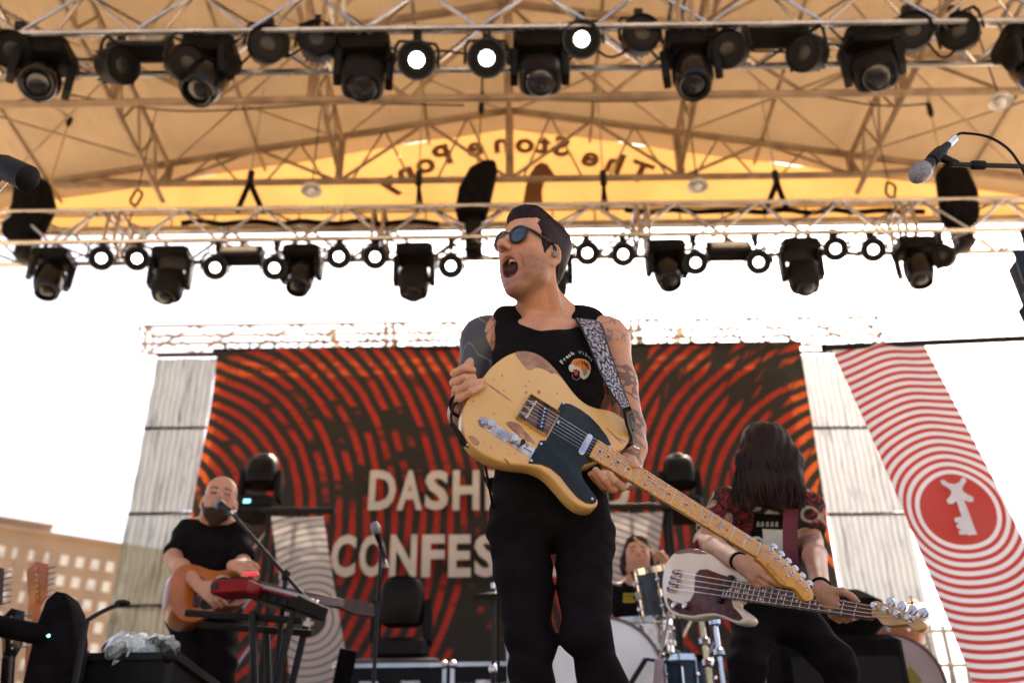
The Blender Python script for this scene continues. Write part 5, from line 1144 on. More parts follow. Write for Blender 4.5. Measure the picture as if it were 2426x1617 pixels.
hsb = [(max(u, .868), v) for u, v in C5([(1338, 1132), (1365, 1117), (1405, 1130), (1500, 1165), (1582, 1200), (1626, 1226), (1633, 1256), (1616, 1280), (1590, 1283), (1564, 1264), (1540, 1248), (1500, 1251), (1440, 1256), (1402, 1246), (1375, 1215), (1332, 1192)])]
bh = MB().prism(catmull(hsb, 2), -.006, .012, None, .002).build('headstock', 'maple_pale', bn_, 40); psts = C5([(1378, 1153), (1440, 1175), (1505, 1197), (1570, 1220)])
ear = C5([(1416, 1108), (1480, 1130), (1540, 1150), (1600, 1166)])
for (u, v), (eu, ev) in zip(psts, ear):
    o = MB().lathe([(.010, .012), (.010, .015), (.0065, .016), (.0065, .030), (.008, .032)], 14, Matrix.Translation((u, v, 0))).build('tuner_post', 'nickel', bh)
    b = MB(); b.tube((u, v, -.004), (eu, ev, -.012), .004, 8); d_ = (Vector((eu, ev))-Vector((u, v))).normalized(); q_ = Vector((d_.y, -d_.x))
    b.prism([(eu+d_.x*.013*math.cos(a)+q_.x*.015*math.sin(a), ev+d_.y*.013*math.cos(a)+q_.y*.015*math.sin(a)) for a in np.linspace(0, 2*PI, 13)[:-1]], -.016, -.010); b.build('tuner_button', 'nickel', o)
for i in range(4): MB().path([(-.01, .030-i*.02, .013), (.0, .030-i*.02, .019), (.866, .0155-i*.0103, .021), (psts[i][0], psts[i][1], .024)], .0014, 5).build('string', 'string_steel', bg_)
cc = [bpt(1584, 1448, -.03), at(1580, 1480, 3.42), at(1570, 1530, 3.43), at(1562, 1560, 3.44)]; b = MB(); b.path(catmull([tuple(p) for p in cc], 4, False), .0045, 7)
mat('coil_pink', (.42, .32, .36), .45, 0, .1); n0, n1 = at(1562, 1560, 3.44), at(1552, 1700, 3.46)
b.path([n0.lerp(n1, k/220)+Vector((.013*math.cos(k*.62), .013*math.sin(k*.62), 0)) for k in range(221)], .004, 6); b.path([n1, Vector((n1.x, 3.5, .1)), Vector((n1.x+.1, 3.7, .008)), Vector((n1.x+1.2, 4.6, .008))], .0045, 6); b.build('coiled_cable', 'coil_pink', bg_, 60, True)
mat('strap_red', (.12, .012, .018), .7, 0, .25)
st1 = [at(1874, 1205, 3.52), at(1872, 1260, 3.49), at(1874, 1330, 3.46), at(1880, 1392, 3.44)]; b = MB()
b.grid(lambda u, v: Vector(catmull([tuple(p) for p in st1], 4, False)[int(round(u*12))])+Vector((.055*(v-.5), 0, 0)), 12, 2); b.uv = []; b.build('strap', 'strap_red', bg_, 80, True)
b = MB(); s0_, s1_ = at(1700, 1235, 3.75), bpt(1612, 1312, -.03); b.loops([[s0_, s0_+Vector((.03, 0, -.06)), s0_+Vector((.03, .01, -.06)), s0_+Vector((0, .01, 0))], [s1_, s1_+Vector((.02, 0, -.03)), s1_+Vector((.02, .01, -.03)), s1_+Vector((0, .01, 0))]]); b.build('strap', 'strap_red', bg_, 0, True)

t = NT('shirt_snakes'); oc = t.coord(); v1 = t.voro(oc, 11); rg = t.math('ABSOLUTE', t.math('SUBTRACT', v1, .36)); cr = t.smooth(rg, .09, .05); sel = t.noise(oc, 6, 2)
v2 = t.noise(oc, 22, 3, .6, 1.5); cr2 = t.smooth(t.math('ABSOLUTE', t.math('SUBTRACT', v2, .5)), .045, .025)
c = t.mix(t.math('MULTIPLY', cr, t.smooth(sel, .34, .42)), (.010, .009, .009), (.42, .36, .24)); c = t.mix(t.math('MULTIPLY', cr2, t.smooth(t.noise(oc, 7, 2), .47, .53)), c, (.36, .02, .02))
t.put(t.b.inputs['Base Color'], c); t.b.inputs['Roughness'].default_value = .85; t.bump(t.noise(oc, 14, 4), .5, .006); _MC['shirt_snakes'] = t.m
BHM = head_matrix(R(0), R(-38), R(0), at(1812, 1085, 3.62)); J = dict(neck=at(1815, 1165, 3.76), shR=at(1722, 1196, 3.74), shL=at(1908, 1200, 3.78), elR=at(1668, 1282, 3.66), elL=at(1925, 1285, 3.72), wrR=bpt(1752, 1330, .05), wrL=bpt(1944, 1392, .03), chest=at(1815, 1262, 3.80), hip=at(1830, 1415, 3.88),
     knR=at(1770, 1580, 3.72), knL=at(1985, 1570, 3.78))
J['anR'] = Vector((J['knR'].x-.04, 3.84, .1)); J['anL'] = Vector((J['knL'].x+.06, 3.95, .1))
def bt(Vx, col):
    m = (Vx[:, 0] > J['elL'].x-.1) & (Vx[:, 2] < J['elL'].z+.02) & (np.abs(vnoise(Vx, 75, 21)-.5) < .16); col[m] = col[m]*.3+np.array((.10, .09, .17))*.7
    m = (Vx[:, 0] < J['elR'].x+.12) & (np.abs(vnoise(Vx, 40, 22)-.5) < .05); col[m] = col[m]*.5+np.array((.12, .10, .12))*.5
hR = hand(J['wrR'], bpt(1805, 1372, .03)-J['wrR'], -BN, bpt(1800, 1330)-bpt(1770, 1360), (28, 30, 25), .4, .95); hL = hand(J['wrL'], bpt(1966, 1424, .012)-J['wrL'], -BN+BU*.3, BV+BU, (35, 55, 40), .7, .92)
bp, bsh = figure('bass player with long dark hair hanging over the face and black patterned shirt', (J['hip'].x, 3.85, 0), BHM, J, .0052, 'shirt_snakes', 'jeans_black', .62, SKIN*.95, hands=(hR, hL), torso=(.165, .11), paint_more=bt)
HL = [ell(BHM @ Vector((0, -.01, .04)), (.086, .10, .10), .03), ell(BHM @ Vector((0, .035, .055)), (.080, .085, .085), .03), ell(BHM @ Vector((0, .07, .0)), (.072, .06, .09), .03)]
for k, (x, xb) in enumerate(((1766, 1758), (1776, 1770), (1796, 1792), (1820, 1822), (1842, 1846), (1864, 1872), (1878, 1892))):
    HL += chain_([at(1780+(x-1752)*.48, 1030, 3.60), at(x+6*(1 if x < 1815 else -1), 1090, 3.53), at(x, 1140, 3.51), at(xb, 1192+8*math.sin(k*2), 3.52)], [.035, .042, .036, .022], .03)
def hg(D, x, y, z): return D+.0018*np.sin(x*190+4*np.sin(z*14))+.0012*np.sin(x*430+y*90+z*20)
hr = solid('hair', HL, .0055, 'hair_long', bp, post=hg, relax=1)
r_ = np.random.default_rng(5); hb_ = MB(); iv = wm(bp).inverted()
for k in range(420):                               # loose locks over the mass of hair
    a = r_.uniform(-1, 1)*.93; s0 = at(1812+46*a+r_.normal()*3, 1022+12*a*a+r_.uniform(-8, 30), 3.60-.03*r_.random()); L_ = r_.uniform(.70, 1.06); yb = 3.50+r_.uniform(-.035, .03)
    pts = [s0, at(1812+62*a+r_.normal()*4, 1075, yb+.02), at(1816+80*a+r_.normal()*5, 1075+65*L_, yb), at(1820+94*a+r_.normal()*7, 1075+(105+14*r_.random())*L_+10*abs(a), yb+.01)]
    hb_.path([iv @ Vector(p) for p in catmull([tuple(p) for p in pts], 3, False)], [.005]*4+[.0045]*3+[.004, .003, .0012], 4)
obj('hair_strands', hb_.mesh('hair_strands', 'hair_long', 60), hr)['kind'] = 'stuff'
f_ = on_mesh(bsh)
pl = [(1788, 1216), (1862, 1218), (1866, 1300), (1864, 1388), (1800, 1390), (1782, 1330), (1780, 1270)]
decal_on(f_, pl, 'shirt_black', 'undershirt_panel', bp, .006)
decal_on(f_, [(1806, 1252), (1858, 1254), (1860, 1320), (1856, 1376), (1822, 1374), (1812, 1320)], 'print_white', 'shirt_print', bp, .010)
for r_, m, o_ in ((30, 'print_white', .011), (24, 'print_black', .013), (17, 'print_white', .015)): decal_on(f_, [(1792+r_*math.cos(a)*.85, 1302+r_*1.1*math.sin(a)) for a in np.linspace(0, 2*PI, 15)[:-1]], m, 'shirt_print', bp, o_)
decal_on(f_, [(1818, 1330), (1838, 1326), (1840, 1345), (1822, 1350)], 'print_black', 'shirt_print', bp, .013)
for x in (1796, 1806, 1818, 1829, 1840): decal_on(f_, [(x-3, 1236), (x+3, 1234), (x+4, 1246), (x-4, 1247)], 'print_grey', 'shirt_print', bp, .011)
b = MB(); b.ring([(.022, -.012), (.031, -.010), (.031, .010), (.022, .012)], 16, look(J['wrR'], J['wrR']-J['elR'])); b.build('wristband', 'black_cloth', bp, 60, True)
b = MB(); b.ring([(.022, -.012), (.031, -.010), (.031, .010), (.022, .012)], 16, look(J['wrL'], J['wrL']-J['elL'])); b.build('wristband', 'black_cloth', bp, 60, True)

# --- bearded guitarist at the keyboards
KHM = head_matrix(R(-16), R(2), R(4), at(520, 1189, 4.66), 1.0)
J = dict(neck=at(512, 1240, 4.74), shR=at(448, 1264, 4.74), shL=at(560, 1268, 4.74), elR=at(408, 1322, 4.62), elL=at(578, 1342, 4.60), wrR=at(472, 1388, 4.34), wrL=at(552, 1340, 4.36), chest=at(505, 1300, 4.76), hip=at(490, 1425, 4.78), knR=at(455, 1570, 4.70), knL=at(525, 1570, 4.70))
J['anR'] = Vector((J['knR'].x, 4.78, .1)); J['anL'] = Vector((J['knL'].x+.03, 4.78, .1))
hR = hand(J['wrR'], at(505, 1408, 4.30)-J['wrR'], (0, 1, -.2), (0, 0, 1), (25, 30, 25), .4); hL = hand(J['wrL'], at(580, 1346, 4.32)-J['wrL'], (.2, .6, -.6), (0, 0, 1), (40, 50, 40), .5)
kp, ksh = figure('bald bearded man in black shirt playing an acoustic guitar at keyboards', (J['hip'].x, 4.78, 0), KHM, J, .006, 'shirt_black', 'jeans_black', .72, SKIN*.95, .15, 0, hands=(hR, hL), torso=(.185, .13))
solid('beard', xform([ell((0, .062, -.085), (.042, .038, .036), .02), ell((0, .055, -.118), (.032, .03, .035), .02), cone((-.064, .012, -.028), (-.034, .056, -.085), .018, .030, .02), cone((.064, .012, -.028), (.034, .056, -.085), .018, .030, .02), cone((-.024, .092, -.046), (.024, .092, -.046), .007, .007, .01), ell((0, .103, -.062), (.016, .014, .007), .006, 's')], KHM), .005, 'beard', kp, relax=1)
# acoustic guitar
AO = at(478, 1432, 4.42); AU = Vector((.80, .56, -.04)).normalized(); AV = (Vector((-.1, .22, 1))-AU*Vector((-.1, .22, 1)).dot(AU)).normalized(); AN = AU.cross(AV)
if AN.y > 0: AN = -AN
def apt(px, py, off=0.0): d = ray(px, py); o = AO+AN*off; return CAMP+d*((o-CAMP).dot(AN)/d.dot(AN))
def auv(px, py): p = apt(px, py)-AO; return (p.dot(AU), p.dot(AV))
C6 = lambda L: [auv(x*.3617, 1050+y*.3617) for x, y in L]
mat('spruce_amber', (.44, .125, .016), .3, 0, .25, 5, coat=.3); mat('mahogany', (.24, .065, .012), .3, 0, .25, 6, coat=.3)
ag = thing('acoustic_guitar', 'amber acoustic guitar played by the bald bearded man', 'guitar', mtx=frame(AO, AU, AV, AN))
ao = C6([(1118, 900), (1140, 838), (1180, 803), (1240, 790), (1300, 800), (1360, 822), (1430, 834), (1500, 822), (1560, 815), (1610, 830), (1640, 880), (1640, 960), (1612, 1030), (1560, 1062), (1500, 1060), (1440, 1068), (1390, 1095), (1350, 1130), (1290, 1163), (1230, 1168), (1172, 1142), (1132, 1085), (1112, 1000)])
ab = MB(); ab.prism(catmull(ao, 3), -.105, -.003, None, .006); ab.build('body_side', 'mahogany', ag, 50); tp = MB().prism(catmull(ao, 3), -.0025, .003, None, .002).build('soundboard', 'spruce_amber', ag, 50)
rp_ = [auv(1470*.3617+0, 1050+940*.3617)]; u_, v_ = rp_[0]; MB().lathe([(.048, .0032), (.048, .0042)], 28, Matrix.Translation((u_, v_, 0))).build('sound_hole', 'inlay_black', tp); MB().ring([(.050, .003), (.058, .003), (.058, .0046), (.050, .0046)], 28, Matrix.Translation((u_, v_, 0))).build('rosette', 'bone', tp)
MB().prism(C6([(1310, 1040), (1350, 1000), (1420, 990), (1500, 1010), (1540, 1030), (1500, 1050), (1430, 1058), (1380, 1085), (1330, 1090), (1308, 1070)]), .003, .005).build('pickguard', 'guard_black', tp, 0)
u_, v_ = auv(1290*.3617, 1050+975*.3617); MB().rbox((u_, v_, .008), (.03, .15, .010), .003).build('bridge', 'rosewood', tp)
nx0 = auv(1560*.3617, 1050+920*.3617); MB().rbox((nx0[0]+.24, nx0[1], .008), (.56, .05, .024), .004).build('neck', 'rosewood', ag); MB().prism([(nx0[0]+.52, nx0[1]-.024), (nx0[0]+.52, nx0[1]+.024), (nx0[0]+.60, nx0[1]+.04), (nx0[0]+.70, nx0[1]+.034), (nx0[0]+.70, nx0[1]-.034), (nx0[0]+.60, nx0[1]-.04)], -.004, .012).build('headstock', 'rosewood', ag, 0)
for i in range(6): MB().tube((u_, v_+.025-i*.01, .013), (nx0[0]+.53, nx0[1]+.018-i*.007, .024), .0009, 4).build('string', 'string_steel', ag)

# --- drummer on a riser, head thrown back
rs = thing('drum_riser', 'black drum riser behind the singer\'s legs', 'riser', (.62, 6.2, 0)); MB().box((0, 0, .34), (2.3, 2.2, .68)).build('deck', 'stage_black', rs, 0); MB().box((0, 0, .70), (2.34, 2.24, .03)).build('top', 'black_cloth', rs, 0)
DHM = head_matrix(R(4), R(16), R(3), at(1511, 1326, 5.86), .98)
J = dict(neck=at(1511, 1382, 5.93), shR=at(1452, 1408, 5.93), shL=at(1560, 1404, 5.93), elR=at(1428, 1478, 5.80), elL=at(1602, 1412, 5.86), wrR=at(1450, 1512, 5.62), wrL=at(1578, 1342, 5.74), chest=at(1508, 1446, 5.95), hip=at(1512, 1540, 6.0), knR=at(1440, 1570, 5.60), knL=at(1590, 1565, 5.62))
J['anR'] = Vector((J['knR'].x, 5.55, .82)); J['anL'] = Vector((J['knL'].x, 5.6, .82))
hR = hand(J['wrR'], (0, -.8, .1), (0, -.3, -1), (1, 0, 0), (70, 70, 40), .8); hL = hand(J['wrL'], (-.35, -.25, .9), (-.8, -.4, -.2), (0, -1, .2), (70, 70, 40), .8)
dp, dsh = figure('drummer in black tee with head tilted back and one stick raised', (J['hip'].x, 6.0, .715), DHM, J, .0068, 'shirt_black', 'jeans_black', .55, SKIN*.92, .1, .55, hands=(hR, hL), torso=(.165, .115))
HD = [ell((0, -.02, .06), (.092, .108, .088), .02), ell((0, .04, .105), (.07, .05, .04), .02), ell((0, .115, .03), (.062, .06, .058), .01, 's')]+[ell((s_*.082, -.01, -.01+.03*k), (.026, .03, .03), .02) for s_ in (-1, 1) for k in (-2, -1, 0, 1)]
solid('hair', xform(HD, DHM), .0065, 'hair_long', dp, post=lambda D, x, y, z: D+.006*np.sin(95*x+20*z)*np.sin(90*z+30*y)*np.sin(80*y+10*x), relax=1)
mat('print_yellow', (.55, .42, .02), .7, 0, .15)
for i, (y, w_) in enumerate(((1407, 26), (1415, 24), (1423, 29))):
    f_ = on_mesh(dsh)
    for k in range(4): decal_on(f_, [(1476+w_*k/4+1, y-3), (1476+w_*(k+.8)/4, y-3), (1476+w_*(k+.8)/4, y+3), (1476+w_*k/4+1, y+3)], 'print_yellow', 'shirt_print', dp, .01, 5.84)
dsk = MB(); a_, b_ = at(1580, 1330, 5.72), at(1503, 1273, 5.62); dsk.tube(a_+(a_-b_)*.12, b_, .0085, 8, .005); dsk.ball(b_, .007, 8, 6); tag(dsk.build('drumstick', 'maple_pale', None), 'raised wooden drumstick crossing above the drummer\'s head', 'drumstick')
# ------------------------------------------------------------ drums and cymbals
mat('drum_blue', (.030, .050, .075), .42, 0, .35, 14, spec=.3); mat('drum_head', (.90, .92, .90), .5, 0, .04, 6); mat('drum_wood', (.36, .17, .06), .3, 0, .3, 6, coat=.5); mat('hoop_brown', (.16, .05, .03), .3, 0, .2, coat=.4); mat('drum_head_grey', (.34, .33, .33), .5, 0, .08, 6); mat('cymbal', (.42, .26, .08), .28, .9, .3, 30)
def drum(name, label, mtx, r, depth, shell, head_m, hoop, lugs, group=None, emblem=False):
    """axis is local z, batter head at the top (z = depth/2)"""
    t = thing(name, label, 'drum', group=group, mtx=mtx); h = depth/2
    MB().lathe([(r, -h), (r, h)], 36).build('shell', shell, t, 40)
    for s_, nm in ((1, 'drum_head'), (-1, 'drum_head')): MB().lathe([(r+.004, s_*h), (r+.004, s_*(h+.006)), (r*.97, s_*(h+.009)), (.01, s_*(h+.010))] if s_ > 0 else [(.01, -(h+.010)), (r*.97, -(h+.009)), (r+.004, -(h+.006)), (r+.004, -h)], 36).build(nm, head_m, t, 50)
    for s_ in (1, -1): MB().ring([(r+.005, s_*h-.018), (r+.017, s_*h-.016), (r+.017, s_*h+.016), (r+.005, s_*h+.018)], 36).build('hoop', hoop, t, 40)
    lm = MB().rbox((r+.012, 0, 0), (.022, .022, .05), .006).tube((r+.018, 0, -h), (r+.018, 0, h), .0035, 6).ball((r+.014, 0, h*.55), .014, 8, 6).ball((r+.014, 0, -h*.55), .014, 8, 6).mesh('lug', 'chrome')
    for k in range(lugs): obj('lug', lm, t, Matrix.Rotation(2*PI*(k+.5)/lugs, 4, 'Z'))
    return t
c = at(1424, 1622, 5.42); drum('bass_drum', 'white-faced bass drum of the kit behind the singer\'s legs', look(c, (.06, -1, .02)), .285, .42, 'drum_blue', 'drum_head', 'hoop_brown', 8)
sp = thing('bass_drum_spurs', 'chrome legs bracing the white bass drum', 'drum stand', (c.x, c.y, .715))
for s_ in (-1, 1): MB().tube((s_*.26, .0, c.z-.715-.12), (s_*.40, -.14, .0), .009, 8).build('leg', 'chrome', sp)
kp_ = at(1482, 1585, 5.28); b = MB(); b.tube(at(1488, 1628, 5.15), at(1530, 1560, 5.15), .014, 6); b.tube(at(1530, 1560, 5.15), at(1610, 1572, 5.2), .008, 6); b.tube(at(1610, 1572, 5.2), (at(1610, 1572, 5.2).x, 5.2, .72), .008, 6); tag(b.build('drum_microphone', 'black_metal', None), 'black bar of a drum microphone in front of the bass drum', 'mic stand')
c = at(1583, 1400, 5.45); tm_ = Matrix.Translation(c) @ Matrix.Rotation(R(14), 4, 'X') @ Matrix.Rotation(R(-8), 4, 'Y'); drum('tom_drum', 'slate blue tom drum with chrome hoops beside the drummer', tm_, .165, .25, 'drum_blue', 'drum_head', 'chrome', 8)
b = MB(); b.tube(c+Vector((0, .1, -.12)), (c.x, 5.6, .72), .014, 8); tag(b.build('tom_stand', 'chrome', None), 'chrome post under the slate blue tom drum', 'drum stand')
c = at(1512, 1510, 5.55); drum('snare_drum', 'chrome snare drum low between bass drum and tom', Matrix.Translation(c) @ Matrix.Rotation(R(5), 4, 'X'), .178, .14, 'steel', 'drum_head', 'chrome', 10)
sn = thing('snare_stand', 'chrome stand under the snare drum', 'drum stand', (c.x, c.y, .715))
for a in (0, 2.1, 4.2): MB().tube((0, 0, .22), (.2*math.cos(a), .2*math.sin(a), .0), .009, 6).build('leg', 'chrome', sn); MB().tube((0, 0, .22), (.13*math.cos(a), .13*math.sin(a), c.z-.715-.08), .008, 6).build('basket_arm', 'chrome', sn)
c = at(1600, 1580, 5.7); drum('floor_tom', 'slate blue floor tom behind the coiled cable', Matrix.Translation((c.x, c.y, 1.02)), .20, .40, 'drum_blue', 'drum_head', 'chrome', 8)
ft = thing('floor_tom_stand', 'three chrome legs of the slate blue floor tom', 'drum stand', (c.x, c.y, .715))
for a in (.5, 2.6, 4.7): MB().tube((.225*math.cos(a), .225*math.sin(a), .45), (.24*math.cos(a), .24*math.sin(a), 0), .008, 6).build('leg', 'chrome', ft)
th = thing('drum_throne', 'round black drum stool under the drummer', 'stool', (at(1512, 1540, 6.0).x, 6.03, .715)); zt = at(1512, 1540, 6.0).z-.715-.14
MB().lathe([(.02, zt-.08), (.17, zt-.07), (.175, zt-.02), (.15, zt), (.02, zt)], 24).build('seat', 'black_cloth', th); MB().tube((0, 0, 0), (0, 0, zt-.06), .02, 8).build('post', 'chrome', th)
def cymbal(px, py, Y, r, tilt, label, base, pan=0.0, cm='cymbal', sm='chrome'):
    p = at(px, py, Y); t = thing('cymbal', label, 'cymbal', group='cymbals on stands', mtx=Matrix.Translation(p) @ Matrix.Rotation(pan, 4, 'Z') @ Matrix.Rotation(tilt, 4, 'X')); MB().lathe([(r, 0), (r*.6, .012), (r*.22, .022), (r*.2, .03), (r*.1, .045), (.012, .048), (.012, .044), (r*.2, .024), (r*.6, .009), (r, -.002)], 36).build('bow', cm, t, 50)
    MB().tube((0, 0, .05), (0, 0, .08), .01, 8).build('wing_nut', 'chrome', t)
    s_ = thing('cymbal_stand', label.replace('cymbal', 'stand of the cymbal', 1), 'cymbal stand', (p.x, p.y, base)); zz = p.z-base
    MB().tube((0, 0, .25), (0, 0, zz-.01), .009, 8).build('upper_tube', sm, s_); MB().tube((0, 0, .2), (0, 0, zz*.55), .014, 8).build('lower_tube', sm, s_); MB().ball((0, 0, zz*.55), (.026, .02, .03), 10, 7).build('wing_clamp', 'chrome', s_)
    for a in (.3, 2.4, 4.5): MB().tube((0, 0, .32), (.28*math.cos(a), .28*math.sin(a), 0), .009, 6).build('leg', 'chrome', s_)
cymbal(1168, 1413, 5.7, .13, R(6), 'dark cymbal just left of the singer\'s thigh', .715, 0, 'black_metal', 'black_metal')
cymbal(2165, 1440, 6.3, .21, R(14), 'bronze cymbal above the bass headstock on the right', 0, R(-35))
# chrome hardware standing beside the bass player's leg
hs_ = thing('percussion_stand', 'pair of chrome stand tubes below the bass guitar', 'drum stand', (at(1672, 1500, 4.9).x, 4.9, 0))
p0, p1 = at(1662, 1468, 4.9), at(1692, 1462, 4.95); z0_ = hs_.location
MB().tube((p0.x+.03, 4.9, .25), p0, .014, 8).build('tube', 'brass', hs_, 40, True); MB().tube((p1.x+.03, 4.95, .25), p1, .012, 8).build('tube', 'chrome', hs_, 40, True); MB().tube((p0.x+.02, 4.9, .25), (p0.x+.3, 4.7, 0), .01, 6).build('leg', 'chrome', hs_, 40, True); MB().tube((p1.x+.03, 4.95, .25), (p1.x-.2, 5.2, 0), .01, 6).build('leg', 'chrome', hs_, 40, True)
for q in (p0.lerp(Vector((p0.x+.03, 4.9, .25)), .1), p1.lerp(Vector((p1.x+.03, 4.95, .25)), .16), p0.lerp(Vector((p0.x+.03, 4.9, .25)), .2), p1.lerp(Vector((p1.x, 4.95, .25)), .02)): MB().rbox(q, (.05, .04, .045), .01).build('clamp', 'chrome', hs_, 40, True)
b = MB().tube(p0, p1, .01, 8); b.build('cross_bar', 'chrome', hs_, 40, True)
# second kit at far right, natural wood
for px, py, r_, d_, lab in ((2118, 1512, .165, .30, 'larger brown wooden tom drum under the bass headstock'), (2052, 1524, .14, .26, 'smaller brown wooden tom drum beside the bass player\'s leg')):
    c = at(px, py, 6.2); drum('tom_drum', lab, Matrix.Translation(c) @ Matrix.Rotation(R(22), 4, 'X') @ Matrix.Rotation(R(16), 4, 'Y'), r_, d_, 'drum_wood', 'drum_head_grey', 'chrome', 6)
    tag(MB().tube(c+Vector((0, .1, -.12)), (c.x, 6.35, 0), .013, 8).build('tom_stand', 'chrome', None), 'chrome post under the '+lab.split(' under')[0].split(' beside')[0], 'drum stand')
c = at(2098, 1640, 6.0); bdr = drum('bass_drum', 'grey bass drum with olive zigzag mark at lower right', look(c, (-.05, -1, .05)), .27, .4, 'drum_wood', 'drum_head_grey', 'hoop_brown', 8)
mat('olive_print', (.22, .22, .03), .7, 0, .1)
q = .2+.012; MB().prism([(-.15, .02), (-.10, .10), (-.05, .03), (0, .11), (.05, .03), (.10, .10), (.15, .02), (.12, -.05), (-.12, -.05)], q, q+.001).build('zigzag_mark', 'olive_print', bdr, 0)
tag(MB().box((c.x, 6.02, (c.z-.29)/2), (.7, .6, c.z-.29)).build('low_riser', 'stage_black', None, 0), 'black box riser under the grey bass drum', 'riser')

# ------------------------------------------------------------ ring-patterned banners
def ring_mat(name, cx, cz, r0, sp, duty, bg, line, core, grow=0.0):
    t = NT(name); oc = t.coord(); X, Y_, Z = t.xyz(oc); dx, dz = t.math('SUBTRACT', X, cx), t.math('SUBTRACT', Z, cz)
    d = t.math('SQRT', t.math('ADD', t.math('MULTIPLY', dx, dx), t.math('MULTIPLY', dz, dz))); u = t.math('DIVIDE', t.math('SUBTRACT', d, r0), sp); fr_ = t.math('FRACT', u)
    ln = t.math('MULTIPLY', t.smooth(fr_, 1-duty-.04, 1-duty), t.math('SUBTRACT', 1.0, t.smooth(fr_, .97, 1.0))); n = t.noise(oc, 3, 4)
    c = t.mix(ln, bg, line); c = t.mix(t.math('LESS_THAN', d, r0), c, core); c = t.mix(t.math('MULTIPLY', n, .16), c, tuple(x*.6 for x in bg)); t.put(t.b.inputs['Base Color'], c); t.b.inputs['Roughness'].default_value = .75
    t.bump(t.noise(t.scale(oc, 1, 1, .3), 9, 3), .25, .02); t.translucent(c, .32); _MC[name] = t.m
def key_parts(parent, M_, m, sc, flip=1):
    """white key mark: crossed bow, shaft and bit"""
    f = lambda L: [(x*sc*flip, y*sc*flip) for x, y in L]
    MB().prism(f([(-.42, 1.0), (-.30, .98), (-.20, .86), (.0, .80), (.20, .86), (.30, .98), (.42, 1.0), (.44, .86), (.30, .74), (.20, .62), (.20, .52), (.32, .38), (.46, .28), (.44, .14), (.30, .12), (.16, .20), (-.16, .20), (-.30, .12), (-.44, .14), (-.46, .28), (-.32, .38), (-.20, .52), (-.20, .62), (-.30, .74), (-.44, .86)]), 0, .002, M_).build('key_bow', m, parent, 0)
    MB().prism(f([(-.13, .20), (.13, .20), (.15, -1.0), (-.15, -1.0)]), .0005, .0025, M_).build('key_shaft', m, parent, 0)
    MB().prism(f([(-.15, -.34), (-.40, -.36), (-.42, -.50), (-.34, -.52), (-.34, -.58), (-.42, -.60), (-.42, -.72), (-.34, -.74), (-.34, -.80), (-.42, -.82), (-.42, -.94), (-.15, -.96)]), .0, .002, M_).build('key_bit', m, parent, 0)
mat('banner_white', (.80, .78, .80), .7, 0, .05)
YB = 5.0; a_, b_, c_ = at(1968, 822, YB), at(2190, 812, YB), at(2312, 1617, YB); kc = at(2272, 1206, YB)
ring_mat('banner_red', kc.x-a_.x, kc.z-a_.z, .195, .0455, .46, (.84, .82, .86), (.54, .020, .005), (.50, .030, .014))
bnr = thing('hanging_banner', 'white banner with red rings and a key mark hanging at right', 'banner', a_); ex = b_-a_; ey = (c_-a_); ey = ey/ey.length*2.75
bf = lambda u, v: ex*u+ey*v+Vector((.015*math.sin(5*v), .03*math.sin(4*u+3*v)*v+.02*math.sin(9*u)*(1-v), .0))
b = MB(); b.grid(lambda u, v: bf(u, v), 16, 48); b.uv = []; b.build('cloth', 'banner_red', bnr, 80)
tz = ey.normalized(); key_parts(bnr, frame(kc-a_+Vector((.0, -.045, .0)), Vector((.97, 0, .1)).normalized(), Vector((-.10, 0, .99)).normalized(), Vector((0, -1, 0))), 'banner_white', .155)
pole = thing('banner_arm', 'black arm holding the red ringed banner, reaching in from the right edge', 'pole', at(2440, 792, YB)); e_ = (b_-a_).normalized()
MB().tube(a_-e_*.03, b_+e_*.80, .017, 10).build('arm', 'black_metal', pole, 40, True); MB().ball(a_-e_*.035, .022, 10, 7).build('end_cap', 'black_plastic', pole, 40, True); MB().rbox(b_+e_*.70, (.10, .09, .14), .02).build('clamp', 'black_metal', pole, 40, True)
pp = b_+e_*.78; MB().tube((pp.x, pp.y, 0), (pp.x, pp.y, pp.z+.75), .026, 10).build('upright', 'black_metal', pole, 40, True); MB().box((pp.x, pp.y, .015), (.6, .6, .03)).build('base_plate', 'black_metal', pole, 0, True)
# two black theatre lamps clamped to that upright, edge of the frame
for i, (py, hh, lab) in enumerate(((655, .34, 'black box lamp at the right edge above the banner arm'), (735, .16, 'small black lamp at the right edge just above the banner arm'))):
    q = at(2425+(18 if i else 0), py, YB); t = thing('box_lamp', lab, 'stage light', (q.x, q.y, q.z)); MB().prism([(-.09, -hh*.5), (.12, -hh*.62), (.22, -hh*.3), (.22, hh*.6), (-.02, hh*.62), (-.11, hh*.3)], -.1, .1, frame((.08, 0, 0), (1, 0, 0), (0, 0, 1), (0, -1, 0)), .02).build('housing', 'black_plastic', t)
    MB().tube((.12, .06, 0), (pp.x-q.x, 0, .0), .014, 8).build('bracket', 'black_metal', t); MB().box((-.02, -.105, 0), (.12, .01, hh*.7)).build('front', 'black_gloss', t)
ring_mat('banner_green', 0, 0, .145, .062, .22, (.50, .43, .43), (.02, .12, .075), (.022, .024, .014))
